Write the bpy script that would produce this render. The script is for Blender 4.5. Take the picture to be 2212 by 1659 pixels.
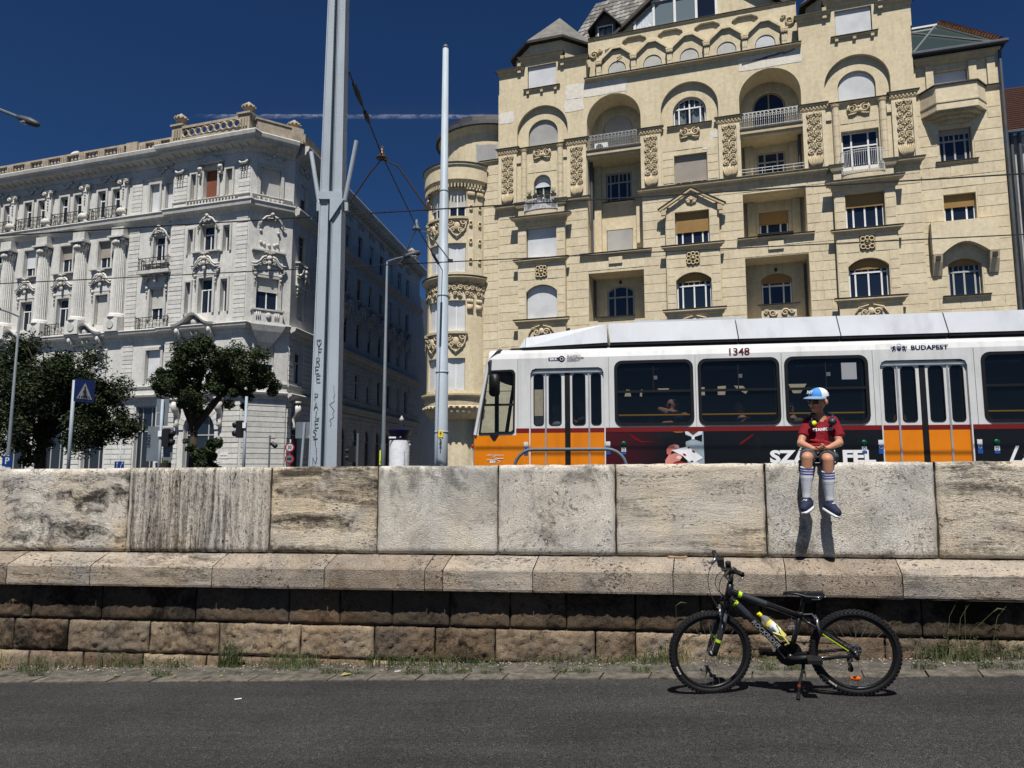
import bpy, bmesh, math, random
from mathutils import Vector, Matrix, noise
for o in list(bpy.data.objects):
 bpy.data.objects.remove(o, do_unlink=True)
scene = bpy.context.scene
col = scene.collection
R = math.radians
RNG = random.Random(7)
# ------------------------------------------------------------------ camera
cam_d = bpy.data.cameras.new("camera")
cam = bpy.data.objects.new("camera", cam_d)
col.objects.link(cam)
cam_d.sensor_width = 36.0
cam_d.lens = 36.0 * 1550.0 / 2212.0
cam_d.clip_start = 0.05
cam_d.clip_end = 9000.0
cam.location = (0.0, 0.0, 1.65)
cam.rotation_euler = (R(96.6), 0.0, 0.0)
scene.camera = cam
# ------------------------------------------------------------------ sky and sun
SUN_EL = R(63.0)
SUN_AZ = R(-5.0)                # sun stands high behind the camera
world = bpy.data.worlds.new("World")
scene.world = world
world.use_nodes = True
wn, wl = world.node_tree.nodes, world.node_tree.links
for n in list(wn):
 wn.remove(n)
w_out = wn.new("ShaderNodeOutputWorld")
w_bg = wn.new("ShaderNodeBackground")
sky = wn.new("ShaderNodeTexSky")
sky.sky_type = 'NISHITA'
sky.sun_disc = False
sky.sun_elevation = SUN_EL
sky.sun_rotation = R(180.0) - SUN_AZ
sky.altitude = 1500.0
sky.air_density = 0.75
sky.dust_density = 0.1
sky.ozone_density = 4.0
w_bg.inputs['Strength'].default_value = 0.05
w_gam = wn.new("ShaderNodeHueSaturation")
w_gam.inputs['Saturation'].default_value = 1.22
w_gam.inputs['Hue'].default_value = 0.507
w_gam.inputs['Value'].default_value = 0.88
wl.new(sky.outputs[0], w_gam.inputs['Color'])
wl.new(w_gam.outputs[0], w_bg.inputs['Color'])
wl.new(w_bg.outputs[0], w_out.inputs['Surface'])
sun_d = bpy.data.lights.new("sun", 'SUN')
sun = bpy.data.objects.new("sun", sun_d)
col.objects.link(sun)
sun_d.energy = 5.0
sun_d.angle = R(0.53)
sun_d.color = (1.0, 0.965, 0.91)
SUN_DIR = Vector((math.sin(SUN_AZ) * math.cos(SUN_EL), -math.cos(SUN_AZ) * math.cos(SUN_EL), math.sin(SUN_EL)))
sun.rotation_euler = SUN_DIR.to_track_quat('Z', 'Y').to_euler()
sun.location = (10, -40, 60)
vs = scene.view_settings
scene.display_settings.display_device = 'sRGB'
vs.view_transform = 'Standard'
vs.look = 'None'
vs.exposure = 0.25
vs.gamma = 1.0
vs.use_curve_mapping = False
scene.render.engine = 'CYCLES'
scene.cycles.max_bounces = 6
scene.cycles.diffuse_bounces = 1
scene.cycles.transparent_max_bounces = 24
scene.render.resolution_x = 1024
scene.render.resolution_y = 768
# ------------------------------------------------------------------ helpers
def srgb(r, g, b):
 def f(c):
  c /= 255.0
  return c / 12.92 if c <= 0.04045 else ((c + 0.055) / 1.055) ** 2.4
 return (f(r), f(g), f(b))
def tag(o, label=None, cat=None, group=None, kind=None):
 if label: o['label'] = label
 if cat: o['category'] = cat
 if group: o['group'] = group
 if kind: o['kind'] = kind
 return o
def empty(name, loc=(0, 0, 0), rz=0.0, label=None, cat=None, group=None, parent=None):
 o = bpy.data.objects.new(name, None)
 o.empty_display_size = 0.2
 o.location = loc
 o.rotation_euler = (0, 0, rz)
 col.objects.link(o)
 if parent: o.parent = parent
 return tag(o, label, cat, group)
def link_mesh(name, me, parent=None, mat=None):
 o = bpy.data.objects.new(name, me)
 col.objects.link(o)
 if parent is not None: o.parent = parent
 if mat is not None:
  me.materials.clear()
  for m in (mat if isinstance(mat, (list, tuple)) else [mat]):
   me.materials.append(m)
 return o
def copy_tree(o, parent=None):
 c = o.copy()
 col.objects.link(c)
 c.parent = parent
 for ch in list(o.children):
  copy_tree(ch, c)
 return c
class MB:
 """collects simple shapes into one mesh"""
 def __init__(self, f=None):
  self.v, self.f, self.mi, self.sm = [], [], [], []
  self.m = 0
  self.fn = f
  self.smooth = False
 def _add(self, vs_, fs_):
  n = len(self.v)
  if self.fn: vs_ = [self.fn(*p) for p in vs_]
  self.v.extend([tuple(p) for p in vs_])
  for f in fs_:
   self.f.append(tuple(i + n for i in f))
   self.mi.append(self.m)
   self.sm.append(self.smooth)
  return self
 def face(self, pts):
  return self._add(pts, [tuple(range(len(pts)))])
 def box(self, x0, x1, y0, y1, z0, z1):
  p = [(x0, y0, z0), (x1, y0, z0), (x1, y1, z0), (x0, y1, z0), (x0, y0, z1), (x1, y0, z1), (x1, y1, z1), (x0, y1, z1)]
  return self._add(p, [(3, 2, 1, 0), (4, 5, 6, 7), (0, 1, 5, 4), (1, 2, 6, 5), (2, 3, 7, 6), (3, 0, 4, 7)])
 def hexa(self, p):           # 8 points, bottom ring then top ring
  return self._add(p, [(3, 2, 1, 0), (4, 5, 6, 7), (0, 1, 5, 4), (1, 2, 6, 5), (2, 3, 7, 6), (3, 0, 4, 7)])
 def prism(self, poly, lo, hi, axis='x'):
  """poly: 2D points in the plane across the axis, extruded lo..hi"""
  def put(t, a, b):
   if axis == 'x': return (t, a, b)
   if axis == 'y': return (a, t, b)
   return (a, b, t)
  n = len(poly)
  p = [put(lo, a, b) for a, b in poly] + [put(hi, a, b) for a, b in poly]
  fs = [tuple(reversed(range(n))), tuple(range(n, 2 * n))]
  for i in range(n):
   j = (i + 1) % n
   fs.append((i, j, n + j, n + i))
  return self._add(p, fs)
 def lathe(self, prof, n=16, c=(0, 0, 0), a0=0.0, a1=2 * math.pi, caps=True):
  full = abs(a1 - a0) > 2 * math.pi - 1e-4
  cols = n if full else n + 1
  pts = []
  for r, z in prof:
   for i in range(cols):
    t = a0 + (a1 - a0) * i / n
    pts.append((c[0] + r * math.cos(t), c[1] + r * math.sin(t), c[2] + z))
  fs = []
  for j in range(len(prof) - 1):
   for i in range(n):
    i2 = (i + 1) % cols if full else i + 1
    fs.append((j * cols + i, j * cols + i2, (j + 1) * cols + i2, (j + 1) * cols + i))
  if caps and full:
   if prof[0][0] > 1e-5: fs.append(tuple(reversed(range(cols))))
   if prof[-1][0] > 1e-5: fs.append(tuple(range((len(prof) - 1) * cols, len(prof) * cols)))
  return self._add(pts, fs)
 def tube(self, path, r, n=6, closed=False, caps=True, flat=1.0):
  path = [Vector(p) for p in path]
  m = len(path)
  rs = r if isinstance(r, (list, tuple)) else [r] * m
  pts, fs = [], []
  up = None
  for i, p in enumerate(path):
   if closed: t = path[(i + 1) % m] - path[i - 1]
   else: t = path[min(i + 1, m - 1)] - path[max(i - 1, 0)]
   if t.length < 1e-9: t = Vector((0, 0, 1))
   t.normalize()
   if up is None:
    ref = Vector((0, 0, 1)) if abs(t.z) < 0.9 else Vector((1, 0, 0))
    up = (ref - t * ref.dot(t)).normalized()
   else:
    up = (up - t * up.dot(t))
    if up.length < 1e-6:
     ref = Vector((0, 0, 1)) if abs(t.z) < 0.9 else Vector((1, 0, 0))
     up = (ref - t * ref.dot(t))
    up.normalize()
   sd = t.cross(up)
   for k in range(n):
    a = 2 * math.pi * (k + 0.5) / n
    pts.append(tuple(p + (sd * math.cos(a) * flat + up * math.sin(a)) * rs[i]))
  segs = m if closed else m - 1
  for i in range(segs):
   j = (i + 1) % m
   for k in range(n):
    k2 = (k + 1) % n
    fs.append((i * n + k, i * n + k2, j * n + k2, j * n + k))
  if caps and not closed:
   fs.append(tuple(reversed(range(n))))
   fs.append(tuple(range((m - 1) * n, m * n)))
  return self._add(pts, fs)
 def ball(self, c, r, n=10, m=6, sc=(1, 1, 1)):
  pts, fs = [], []
  pts.append((c[0], c[1], c[2] - r * sc[2]))
  for j in range(1, m):
   t = math.pi * j / m
   for i in range(n):
    a = 2 * math.pi * i / n
    pts.append((c[0] + r * sc[0] * math.sin(t) * math.cos(a), c[1] + r * sc[1] * math.sin(t) * math.sin(a), c[2] - r * sc[2] * math.cos(t)))
  pts.append((c[0], c[1], c[2] + r * sc[2]))
  for i in range(n):
   fs.append((0, 1 + (i + 1) % n, 1 + i))
   fs.append((len(pts) - 1, 1 + (m - 2) * n + i, 1 + (m - 2) * n + (i + 1) % n))
  for j in range(m - 2):
   for i in range(n):
    i2 = (i + 1) % n
    fs.append((1 + j * n + i, 1 + j * n + i2, 1 + (j + 1) * n + i2, 1 + (j + 1) * n + i))
  return self._add(pts, fs)
 def sweep(self, prof, x0, x1, ret=True):
  """moulding: prof [(out, z)] from the wall plane y=0 (out is toward -y), run x0..x1 with mitred returns"""
  ring = []
  for o_, z in prof:
   e = o_ if ret else 0.0
   ring.append(((x0 - e, -o_, z), (x1 + e, -o_, z), (x0 - e, 0.0, z), (x1 + e, 0.0, z)))
  for i in range(len(ring) - 1):
   a, b = ring[i], ring[i + 1]
   self.face([a[0], a[1], b[1], b[0]])
   self.face([a[2], a[0], b[0], b[2]])
   self.face([a[1], a[3], b[3], b[1]])
  a, b = ring[0], ring[-1]
  self.face([a[2], a[3], a[1], a[0]])
  self.face([b[0], b[1], b[3], b[2]])
  return self
 def mesh(self, name):
  me = bpy.data.meshes.new(name)
  me.from_pydata(self.v, [], self.f)
  if any(self.mi): me.polygons.foreach_set('material_index', self.mi)
  if any(self.sm): me.polygons.foreach_set('use_smooth', self.sm)
  me.update()
  return me
 def build(self, name, mat=None, parent=None, fix=False):
  me = self.mesh(name)
  if fix:
   bm = bmesh.new(); bm.from_mesh(me)
   bmesh.ops.remove_doubles(bm, verts=bm.verts, dist=1e-5)
   bmesh.ops.recalc_face_normals(bm, faces=bm.faces)
   bm.to_mesh(me); bm.free()
  return link_mesh(name, me, parent, mat)
def arch_pts(x0, x1, z0, zs, zt, n=14):
 """opening outline: bottom z0, springing zs, crown zt (ellipse / half circle)"""
 cx, rx = (x0 + x1) / 2, (x1 - x0) / 2
 pts = [(x0, z0), (x1, z0)]
 if zs > z0 + 1e-6: pts.append((x1, zs))
 else: pts[-1] = (x1, zs)
 for i in range(1, n):
  t = math.pi * i / n
  pts.append((cx + rx * math.cos(t), zs + (zt - zs) * math.sin(t)))
 pts.append((x0, zs))
 if zs <= z0 + 1e-6: pts = pts[1:]
 return pts
def seg_pts(x0, x1, z0, zs, zt, n=10):
 """segmental arch outline"""
 h = zt - zs; w = (x1 - x0) / 2
 r = (w * w + h * h) / (2 * h); cz = zt - r
 t0 = math.asin(w / r); cx = (x0 + x1) / 2
 pts = [(x0, z0), (x1, z0)]
 for i in range(n + 1):
  t = t0 - 2 * t0 * i / n
  pts.append((cx + r * math.sin(t), cz + r * math.cos(t)))
 return pts
def rect_pts(x0, x1, z0, z1):
 return [(x0, z0), (x1, z0), (x1, z1), (x0, z1)]
def fill_wall(outline, holes, y, reveal, fn=None, back=False):
 """vertical wall sheet in the xz plane at depth y with openings and their reveals; returns a mesh"""
 bm = bmesh.new()
 def loop(pts):
  vsx = [bm.verts.new((p[0], y, p[1])) for p in pts]
  for i in range(len(vsx)):
   bm.edges.new((vsx[i], vsx[(i + 1) % len(vsx)]))
 loop(outline)
 for h in holes: loop(h)
 bmesh.ops.triangle_fill(bm, use_beauty=True, use_dissolve=False, edges=list(bm.edges), normal=(0, -1, 0))
 for h in holes:
  a = [bm.verts.new((p[0], y, p[1])) for p in h]
  b = [bm.verts.new((p[0], y + reveal, p[1])) for p in h]
  n = len(h)
  for i in range(n):
   j = (i + 1) % n
   bm.faces.new((a[i], a[j], b[j], b[i]))
 if fn:
  for v in bm.verts: v.co = Vector(fn(*v.co))
 me = bpy.data.meshes.new("wall")
 bm.to_mesh(me); bm.free()
 return me
def text_mesh(txt, size, bold=0.0, shear=0.0, align='CENTER', extrude=0.0015, space=1.0):
 cu = bpy.data.curves.new("lettering", 'FONT')
 cu.body = txt; cu.size = size; cu.align_x = align; cu.align_y = 'CENTER'
 cu.extrude = extrude; cu.offset = bold; cu.shear = shear; cu.space_character = space
 cu.resolution_u = 3
 t = bpy.data.objects.new("lettering_source", cu)
 col.objects.link(t)
 dg = bpy.context.evaluated_depsgraph_get()
 me = bpy.data.meshes.new_from_object(t.evaluated_get(dg))
 bpy.data.objects.remove(t, do_unlink=True)
 bpy.data.curves.remove(cu)
 return me
def lettering(txt, size, mat, parent, loc, rot=(R(90), 0, 0), name='lettering', sx=1.0, **kw):
 me = text_mesh(txt, size, **kw)
 o = link_mesh(name, me, parent, mat)
 o.location = loc; o.rotation_euler = rot; o.scale = (sx, 1, 1)
 return o
# ------------------------------------------------------------------ materials
MATS = {}
def nodes_of(name):
 m = bpy.data.materials.new(name)
 m.use_nodes = True
 nt = m.node_tree
 b = nt.nodes['Principled BSDF']
 return m, nt.nodes, nt.links, b
def add(nd, kind, **kw):
 n = nd.new(kind)
 for k, v in kw.items(): setattr(n, k, v)
 return n
def ramp(nd, stops, interp='LINEAR'):
 r = nd.new('ShaderNodeValToRGB')
 r.color_ramp.interpolation = interp
 e = r.color_ramp.elements
 while len(e) < len(stops): e.new(0.5)
 for i, (p, c) in enumerate(stops):
  e[i].position = p
  e[i].color = (c, c, c, 1) if isinstance(c, (int, float)) else (*c, 1)
 return r
def mixc(nd, ln, fac, a, b, mode='MIX'):
 m = nd.new('ShaderNodeMix'); m.data_type = 'RGBA'; m.blend_type = mode
 for ix, val in ((0, fac), (6, a), (7, b)):
  sock = m.inputs[ix]
  if hasattr(val, 'links'): ln.new(val, sock)
  elif isinstance(val, (int, float)): sock.default_value = val if ix == 0 else (val, val, val, 1)
  else: sock.default_value = (*val, 1)
 return m.outputs[2]
def noise_n(nd, ln, vec, scale, detail=4, rough=0.55, dist=0.0):
 n = nd.new('ShaderNodeTexNoise')
 n.inputs['Scale'].default_value = scale
 n.inputs['Detail'].default_value = detail
 n.inputs['Roughness'].default_value = rough
 n.inputs['Distortion'].default_value = dist
 if vec is not None: ln.new(vec, n.inputs['Vector'])
 return n
def M(name, c, rough=0.6, var=0.12, scale=2.0, bump=0.0, bscale=40.0, metal=0.0, spec=0.3, c2=None, dirt=0.0, coat=0.0):
 """plain surface with colour drift, optional dirt streaks and fine relief"""
 if name in MATS: return MATS[name]
 m, nd, ln, b = nodes_of(name)
 tc = nd.new('ShaderNodeTexCoord')
 n1 = noise_n(nd, ln, tc.outputs['Object'], scale, 5, 0.6)
 lo = tuple(max(0, x * (1 - var)) for x in c)
 hi = tuple(min(1, x * (1 + var)) for x in (c2 or c))
 rp = ramp(nd, [(0.3, lo), (0.7, hi)])
 ln.new(n1.outputs[0], rp.inputs[0])
 out = rp.outputs[0]
 if dirt > 0:
  mp = nd.new('ShaderNodeMapping'); mp.inputs['Scale'].default_value = (scale * 3, scale * 3, scale * 0.5)
  ln.new(tc.outputs['Object'], mp.inputs[0])
  n2 = noise_n(nd, ln, mp.outputs[0], 1.0, 6, 0.65)
  r2 = ramp(nd, [(0.5, 0.0), (0.75, dirt)])
  ln.new(n2.outputs[0], r2.inputs[0])
  out = mixc(nd, ln, r2.outputs[0], out, tuple(x * 0.35 for x in c))
 ln.new(out, b.inputs['Base Color'])
 b.inputs['Roughness'].default_value = rough
 b.inputs['Metallic'].default_value = metal
 b.inputs['Specular IOR Level'].default_value = spec
 if coat: b.inputs['Coat Weight'].default_value = coat
 if bump > 0:
  n3 = noise_n(nd, ln, tc.outputs['Object'], bscale, 4, 0.6)
  bp = nd.new('ShaderNodeBump')
  bp.inputs['Strength'].default_value = 1.0
  bp.inputs['Distance'].default_value = bump
  ln.new(n3.outputs[0], bp.inputs['Height'])
  ln.new(bp.outputs[0], b.inputs['Normal'])
 MATS[name] = m
 return m
def glass_mat(name, tint, clear=0.0, rough=0.03):
 """window glass: mirror-like sheet over a dark room; clear lets the room behind show"""
 if name in MATS: return MATS[name]
 m, nd, ln, b = nodes_of(name)
 tc = nd.new('ShaderNodeTexCoord')
 n1 = noise_n(nd, ln, tc.outputs['Object'], 1.3, 2)
 bp = nd.new('ShaderNodeBump'); bp.inputs['Distance'].default_value = 0.004
 ln.new(n1.outputs[0], bp.inputs['Height'])
 b.inputs['Base Color'].default_value = (*tint, 1)
 b.inputs['Roughness'].default_value = rough
 b.inputs['Specular IOR Level'].default_value = 0.6
 ln.new(bp.outputs[0], b.inputs['Normal'])
 if clear > 0:
  tr = nd.new('ShaderNodeBsdfTransparent'); tr.inputs[0].default_value = (0.9, 0.95, 0.97, 1)
  mx = nd.new('ShaderNodeMixShader'); mx.inputs[0].default_value = clear
  ln.new(b.outputs[0], mx.inputs[1]); ln.new(tr.outputs[0], mx.inputs[2])
  ln.new(mx.outputs[0], nd['Material Output'].inputs['Surface'])
 MATS[name] = m
 return m
# ================================================================== quay wall, road, pavement
WPHI = math.atan(0.136)
W_ROT = -WPHI
W_O = (0.0, 6.25, 0.0)
def ground_z(a):
 a = max(-9.0, min(9.0, a))
 return 0.03 + 0.044 * a
def wall_to_world(a, y, z):
 c, s = math.cos(W_ROT), math.sin(W_ROT)
 return (a * c - y * s, 6.25 + a * s + y * c, z)
def travertine(name, mode, base, dark, seed, pits=1.0, crust=0.6, warm=None, lowwarm=0.5, zc=1.25, zr=0.4, ct=0.56, grain=0.5, top=0.0):
 """bedded, pitted limestone: bands, warm iron stain, black gypsum crust, pits and tool marks"""
 m, nd, ln, b = nodes_of(name)
 tc = nd.new('ShaderNodeTexCoord'); P = tc.outputs['Object']
 sx = nd.new('ShaderNodeSeparateXYZ'); ln.new(P, sx.inputs[0])
 def mapping(scl):
  q = nd.new('ShaderNodeMapping')
  q.inputs['Location'].default_value = (seed * 3.7, seed * 1.9, seed * 5.3)
  q.inputs['Scale'].default_value = scl
  ln.new(P, q.inputs[0]); return q.outputs[0]
 def math_(op, x, y, z=None):
  q = nd.new('ShaderNodeMath'); q.operation = op
  for i, v in enumerate((x, y, z)):
   if v is None: continue
   if hasattr(v, 'links'): ln.new(v, q.inputs[i])
   else: q.inputs[i].default_value = v
  return q.outputs[0]
 sc = {'h': (0.5, 1.0, 3.4), 'v': (6.0, 1.0, 0.3), 'n': (1.0, 1.0, 1.0), 'w': (0.6, 1.0, 2.4)}[mode]
 wp = noise_n(nd, ln, P, 1.3, 3)
 va = nd.new('ShaderNodeVectorMath'); va.operation = 'SCALE'; va.inputs['Scale'].default_value = {'w': 1.5, 'v': 0.35}.get(mode, 0.6)
 ln.new(wp.outputs['Color'], va.inputs[0])
 vb = nd.new('ShaderNodeVectorMath'); vb.operation = 'ADD'
 ln.new(mapping(sc), vb.inputs[0]); ln.new(va.outputs[0], vb.inputs[1])
 v = vb.outputs[0]
 band = noise_n(nd, ln, v, 3.2, 9, 0.68)
 rb = ramp(nd, [(0.3, tuple(x * 0.55 for x in base)), (0.5, base), (0.7, tuple(min(1, x * 1.25) for x in base))])
 ln.new(band.outputs[0], rb.inputs[0])
 c = rb.outputs[0]
 warm = warm or (base[0] * 0.98, base[1] * 0.80, base[2] * 0.58)
 rw = ramp(nd, [(0.42, 0.0), (0.62, lowwarm)]); ln.new(noise_n(nd, ln, P, 1.7, 4).outputs[0], rw.inputs[0])
 mr = nd.new('ShaderNodeMapRange'); mr.inputs[1].default_value = zc + zr; mr.inputs[2].default_value = zc - zr
 ln.new(sx.outputs['Z'], mr.inputs[0])
 c = mixc(nd, ln, math_('MULTIPLY', rw.outputs[0], math_('MULTIPLY_ADD', mr.outputs[0], 0.75, 0.25)), c, warm)
 rg = ramp(nd, [(0.45, 0.0), (0.7, 0.55)]); ln.new(noise_n(nd, ln, P, 2.6, 6, 0.65).outputs[0], rg.inputs[0])
 c = mixc(nd, ln, rg.outputs[0], c, tuple(sum(base) / 3 * 0.62 for _ in range(3)))
 cr = noise_n(nd, ln, v, 2.3, 10, 0.70, 0.4)
 cv = math_('MULTIPLY_ADD', noise_n(nd, ln, P, 22.0, 5, 0.7).outputs[0], 0.26, math_('SUBTRACT', cr.outputs[0], 0.13))
 cv = math_('MULTIPLY_ADD', noise_n(nd, ln, P, 0.9, 2, 0.5).outputs[0], 0.4, math_('SUBTRACT', cv, 0.2))
 if top:
  tp = nd.new('ShaderNodeMapRange'); tp.inputs[1].default_value = zc + zr * 0.3; tp.inputs[2].default_value = zc + zr; tp.inputs[4].default_value = top
  ln.new(sx.outputs['Z'], tp.inputs[0]); cv = math_('ADD', cv, tp.outputs[0])
 rc = ramp(nd, [(ct, 0.0), (ct + 0.06, crust * 0.5), (ct + 0.15, crust)]); ln.new(cv, rc.inputs[0])
 c = mixc(nd, ln, rc.outputs[0], c, dark)
 pn = noise_n(nd, ln, mapping(tuple(math.sqrt(q) for q in sc)), 40.0, 4, 0.65)
 pc = math_('MULTIPLY_ADD', noise_n(nd, ln, v, 4.0, 4, 0.6).outputs[0], 0.45, math_('SUBTRACT', pn.outputs[0], 0.225))
 rp_ = ramp(nd, [(0.61, 0.0), (0.70, 0.9 * pits)]); ln.new(pc, rp_.inputs[0])
 c = mixc(nd, ln, rp_.outputs[0], c, tuple(x * 0.5 for x in dark))
 gs = mapping((1.0, 1.0, 2.2) if mode != 'v' else (2.0, 1.0, 0.9))
 g1 = noise_n(nd, ln, gs, 75.0, 3, 0.6); g2 = noise_n(nd, ln, P, 190.0, 2, 0.5)
 gr = math_('MULTIPLY_ADD', g2.outputs[0], 0.5, math_('MULTIPLY', g1.outputs[0], 0.5))
 rgr = ramp(nd, [(0.34, 1 - grain), (0.5, 1.0), (0.66, 1 + grain * 0.6)]); ln.new(gr, rgr.inputs[0])
 c = mixc(nd, ln, 1.0, c, rgr.outputs[0], 'MULTIPLY')
 ln.new(c, b.inputs['Base Color'])
 b.inputs['Roughness'].default_value = 0.92
 b.inputs['Specular IOR Level'].default_value = 0.1
 h = math_('MULTIPLY_ADD', gr, 0.9, math_('MULTIPLY_ADD', rp_.outputs[0], -0.8, math_('MULTIPLY_ADD', rc.outputs[0], -0.25, band.outputs[0])))
 bp = nd.new('ShaderNodeBump'); bp.inputs['Distance'].default_value = 0.022; bp.inputs['Strength'].default_value = 1.0
 ln.new(h, bp.inputs['Height']); ln.new(bp.outputs[0], b.inputs['Normal'])
 MATS[name] = m
 return m
def rock_block(x0, x1, z0, z1, yf, yb, amp, bev, step, seed, margin=0.0, lump=6.0, tilt=0.0076):
 """a dressed stone: front sheet with worn arrises and surface relief, sides, top and bottom"""
 nx = max(3, int((x1 - x0) / step)); nz = max(3, int((z1 - z0) / step))
 V, Fc = [], []
 for j in range(nz + 1):
  for i in range(nx + 1):
   u, w = i / nx, j / nz
   x = x0 + (x1 - x0) * u; z = z0 + (z1 - z0) * w
   e = min(x - x0, x1 - x, z - z0, z1 - z)
   y = yf
   if e < bev: y += (bev - e) ** 2 / bev * 0.9
   p = Vector((x * lump + seed * 9.1, seed * 3.3, z * lump))
   k = 1.0 if margin <= 0 else max(0.0, min(1.0, (e - margin * 0.5) / margin))
   n_ = noise.noise(p) * 0.6 + noise.noise(p * 2.3) * 0.4 + noise.noise(p * 5.1) * 0.25
   y -= amp * (n_ * (0.25 + 0.75 * k) + (0.35 * k if margin > 0 else 0.0))
   jx = noise.noise(Vector((z * 9 + seed, x * 2, 1.7))) * 0.009 if i in (0, nx) else 0
   jz = noise.noise(Vector((x * 9 + seed, 3.1, z))) * 0.009 if j in (0, nz) else 0
   V.append((x + jx, y, z + jz + tilt * x))
 W = nx + 1
 for j in range(nz):
  for i in range(nx):
   Fc.append((j * W + i, j * W + i + 1, (j + 1) * W + i + 1, (j + 1) * W + i))
 bd = [i for i in range(W)] + [j * W + nx for j in range(1, nz + 1)] + [nz * W + i for i in range(nx - 1, -1, -1)] + [j * W for j in range(nz - 1, 0, -1)]
 n0 = len(V)
 for q in bd:
  V.append((V[q][0], yb, V[q][2]))
 L = len(bd)
 for i in range(L):
  j = (i + 1) % L
  Fc.append((bd[j], bd[i], n0 + i, n0 + j))
 me = bpy.data.meshes.new("stone")
 me.from_pydata(V, [], Fc)
 me.polygons.foreach_set('use_smooth', [k < nx * nz for k in range(len(Fc))])
 return me
def build_quay():
 grey = srgb(222, 214, 200); dk = srgb(44, 41, 38)
 wall = empty('quay_wall', W_O, W_ROT, 'long weathered limestone quay wall with parapet and projecting ledge along the road', 'wall')
 T = [travertine('stone_bedded_dark', 'w', grey, dk, 1, .9, 0.95, lowwarm=0.85, ct=.475),
   travertine('stone_bedded_upright', 'v', srgb(212, 204, 190), dk, 2, 1.0, 0.85, lowwarm=0.45, ct=.50, grain=.6),
   travertine('stone_bedded_pitted', 'h', srgb(222, 208, 184), dk, 3, 1.0, 0.9, lowwarm=0.8, ct=.485, top=.06),
   travertine('stone_smooth_grey', 'n', srgb(214, 208, 196), srgb(62, 60, 56), 4, 0.3, 0.7, lowwarm=0.4, ct=.56, grain=.35, top=.09),
   travertine('stone_smooth_pale', 'n', srgb(218, 211, 198), srgb(52, 50, 47), 5, 0.7, 0.75, lowwarm=0.35, ct=.56, grain=.6, top=.06),
   travertine('stone_bedded_pale', 'h', srgb(218, 208, 190), dk, 6, 0.8, 0.85, lowwarm=0.6, ct=.55, grain=.5),
   travertine('stone_rough_pale', 'n', srgb(216, 210, 198), srgb(58, 56, 52), 7, 0.6, 0.7, lowwarm=0.35, ct=.555, grain=.6, top=.04),
   travertine('stone_bedded_beige', 'h', srgb(214, 202, 182), dk, 8, 0.75, 0.9, lowwarm=0.6, ct=.52)]
 xs = [-7.2, -5.05, -3.60, -2.205, -1.20, -0.124, 0.882, 2.106, 3.42, 5.0, 6.6]
 order = [3, 0, 1, 2, 3, 4, 5, 6, 7, 3]
 for i in range(len(xs) - 1):
  g = 0.007 if i not in (2, 4) else 0.004
  me = rock_block(xs[i] + g, xs[i + 1] - g, 0.905, 1.665, -0.004 * (i % 3), 0.5, 0.006, 0.028, 0.03, i + 1, lump=3.0)
  link_mesh('parapet_stone', me, wall, T[order[i]])
 LM = [travertine('ledge_stone_grey', 'n', srgb(166, 153, 137), srgb(50, 46, 42), 11, 0.9, 0.8, lowwarm=0.35, zc=0.75, zr=0.15, ct=.54, grain=.6),
   travertine('ledge_stone_pale', 'h', srgb(180, 168, 152), srgb(50, 46, 42), 12, 0.8, 0.8, lowwarm=0.35, zc=0.75, zr=0.15, ct=.55, grain=.5),
   travertine('ledge_stone_brown', 'n', srgb(158, 144, 128), srgb(46, 42, 38), 13, 0.9, 0.7, lowwarm=0.45, zc=0.75, zr=0.15, ct=.56, grain=.6)]
 mb = MB(); mb.box(-7.0, 6.0, -.186, .04, .64, .775); mb.build('ledge_core', M('mortar', srgb(58, 54, 48), 0.95, 0.3, 8, 0.004, 60), wall)
 lx = [-7.0, -5.6, -4.61, -3.78, -2.615, -1.59, -0.711, -0.556, 0.197, 1.325, 2.19, 3.05, 4.4, 6.0]
 for i in range(len(lx) - 1):
  x0, x1 = lx[i] + 0.004, lx[i + 1] - 0.004
  nx = max(2, int((x1 - x0) / 0.06))
  prof = [(0.04, 0.625), (-0.16, 0.622), (-0.192, 0.628), (-0.198, 0.645), (-0.2, 0.72), (-0.198, 0.795), (-0.188, 0.808), (-0.1, 0.852), (0.0, 0.893), (0.04, 0.9)]
  V, Fc = [], []
  np_ = len(prof)
  for a in range(nx + 1):
   x = x0 + (x1 - x0) * a / nx
   for k, (y, z) in enumerate(prof):
    q = noise.noise(Vector((x * 7 + i * 5, y * 9, z * 9))) * 0.006 + noise.noise(Vector((x * 22 + i * 5, y * 20, z * 20))) * 0.003
    xx = x + (0.035 * (z - 0.8) / 0.1 if z > 0.8 else 0.0)      # joints lean across the slope
    V.append((xx, y - q * (1 if 0 < k < np_ - 1 else 0), z + q * 0.6 + 0.0076 * x))
  for a in range(nx):
   for k in range(np_ - 1):
    Fc.append((a * np_ + k, (a + 1) * np_ + k, (a + 1) * np_ + k + 1, a * np_ + k + 1))
  Fc.append(tuple(range(np_ - 1, -1, -1))); Fc.append(tuple(nx * np_ + k for k in range(np_)))
  me = bpy.data.meshes.new('ledge_stone'); me.from_pydata(V, [], [tuple(reversed(f)) for f in Fc])
  link_mesh('ledge_stone', me, wall, LM[(i * 2 + i // 3) % 3])
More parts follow.
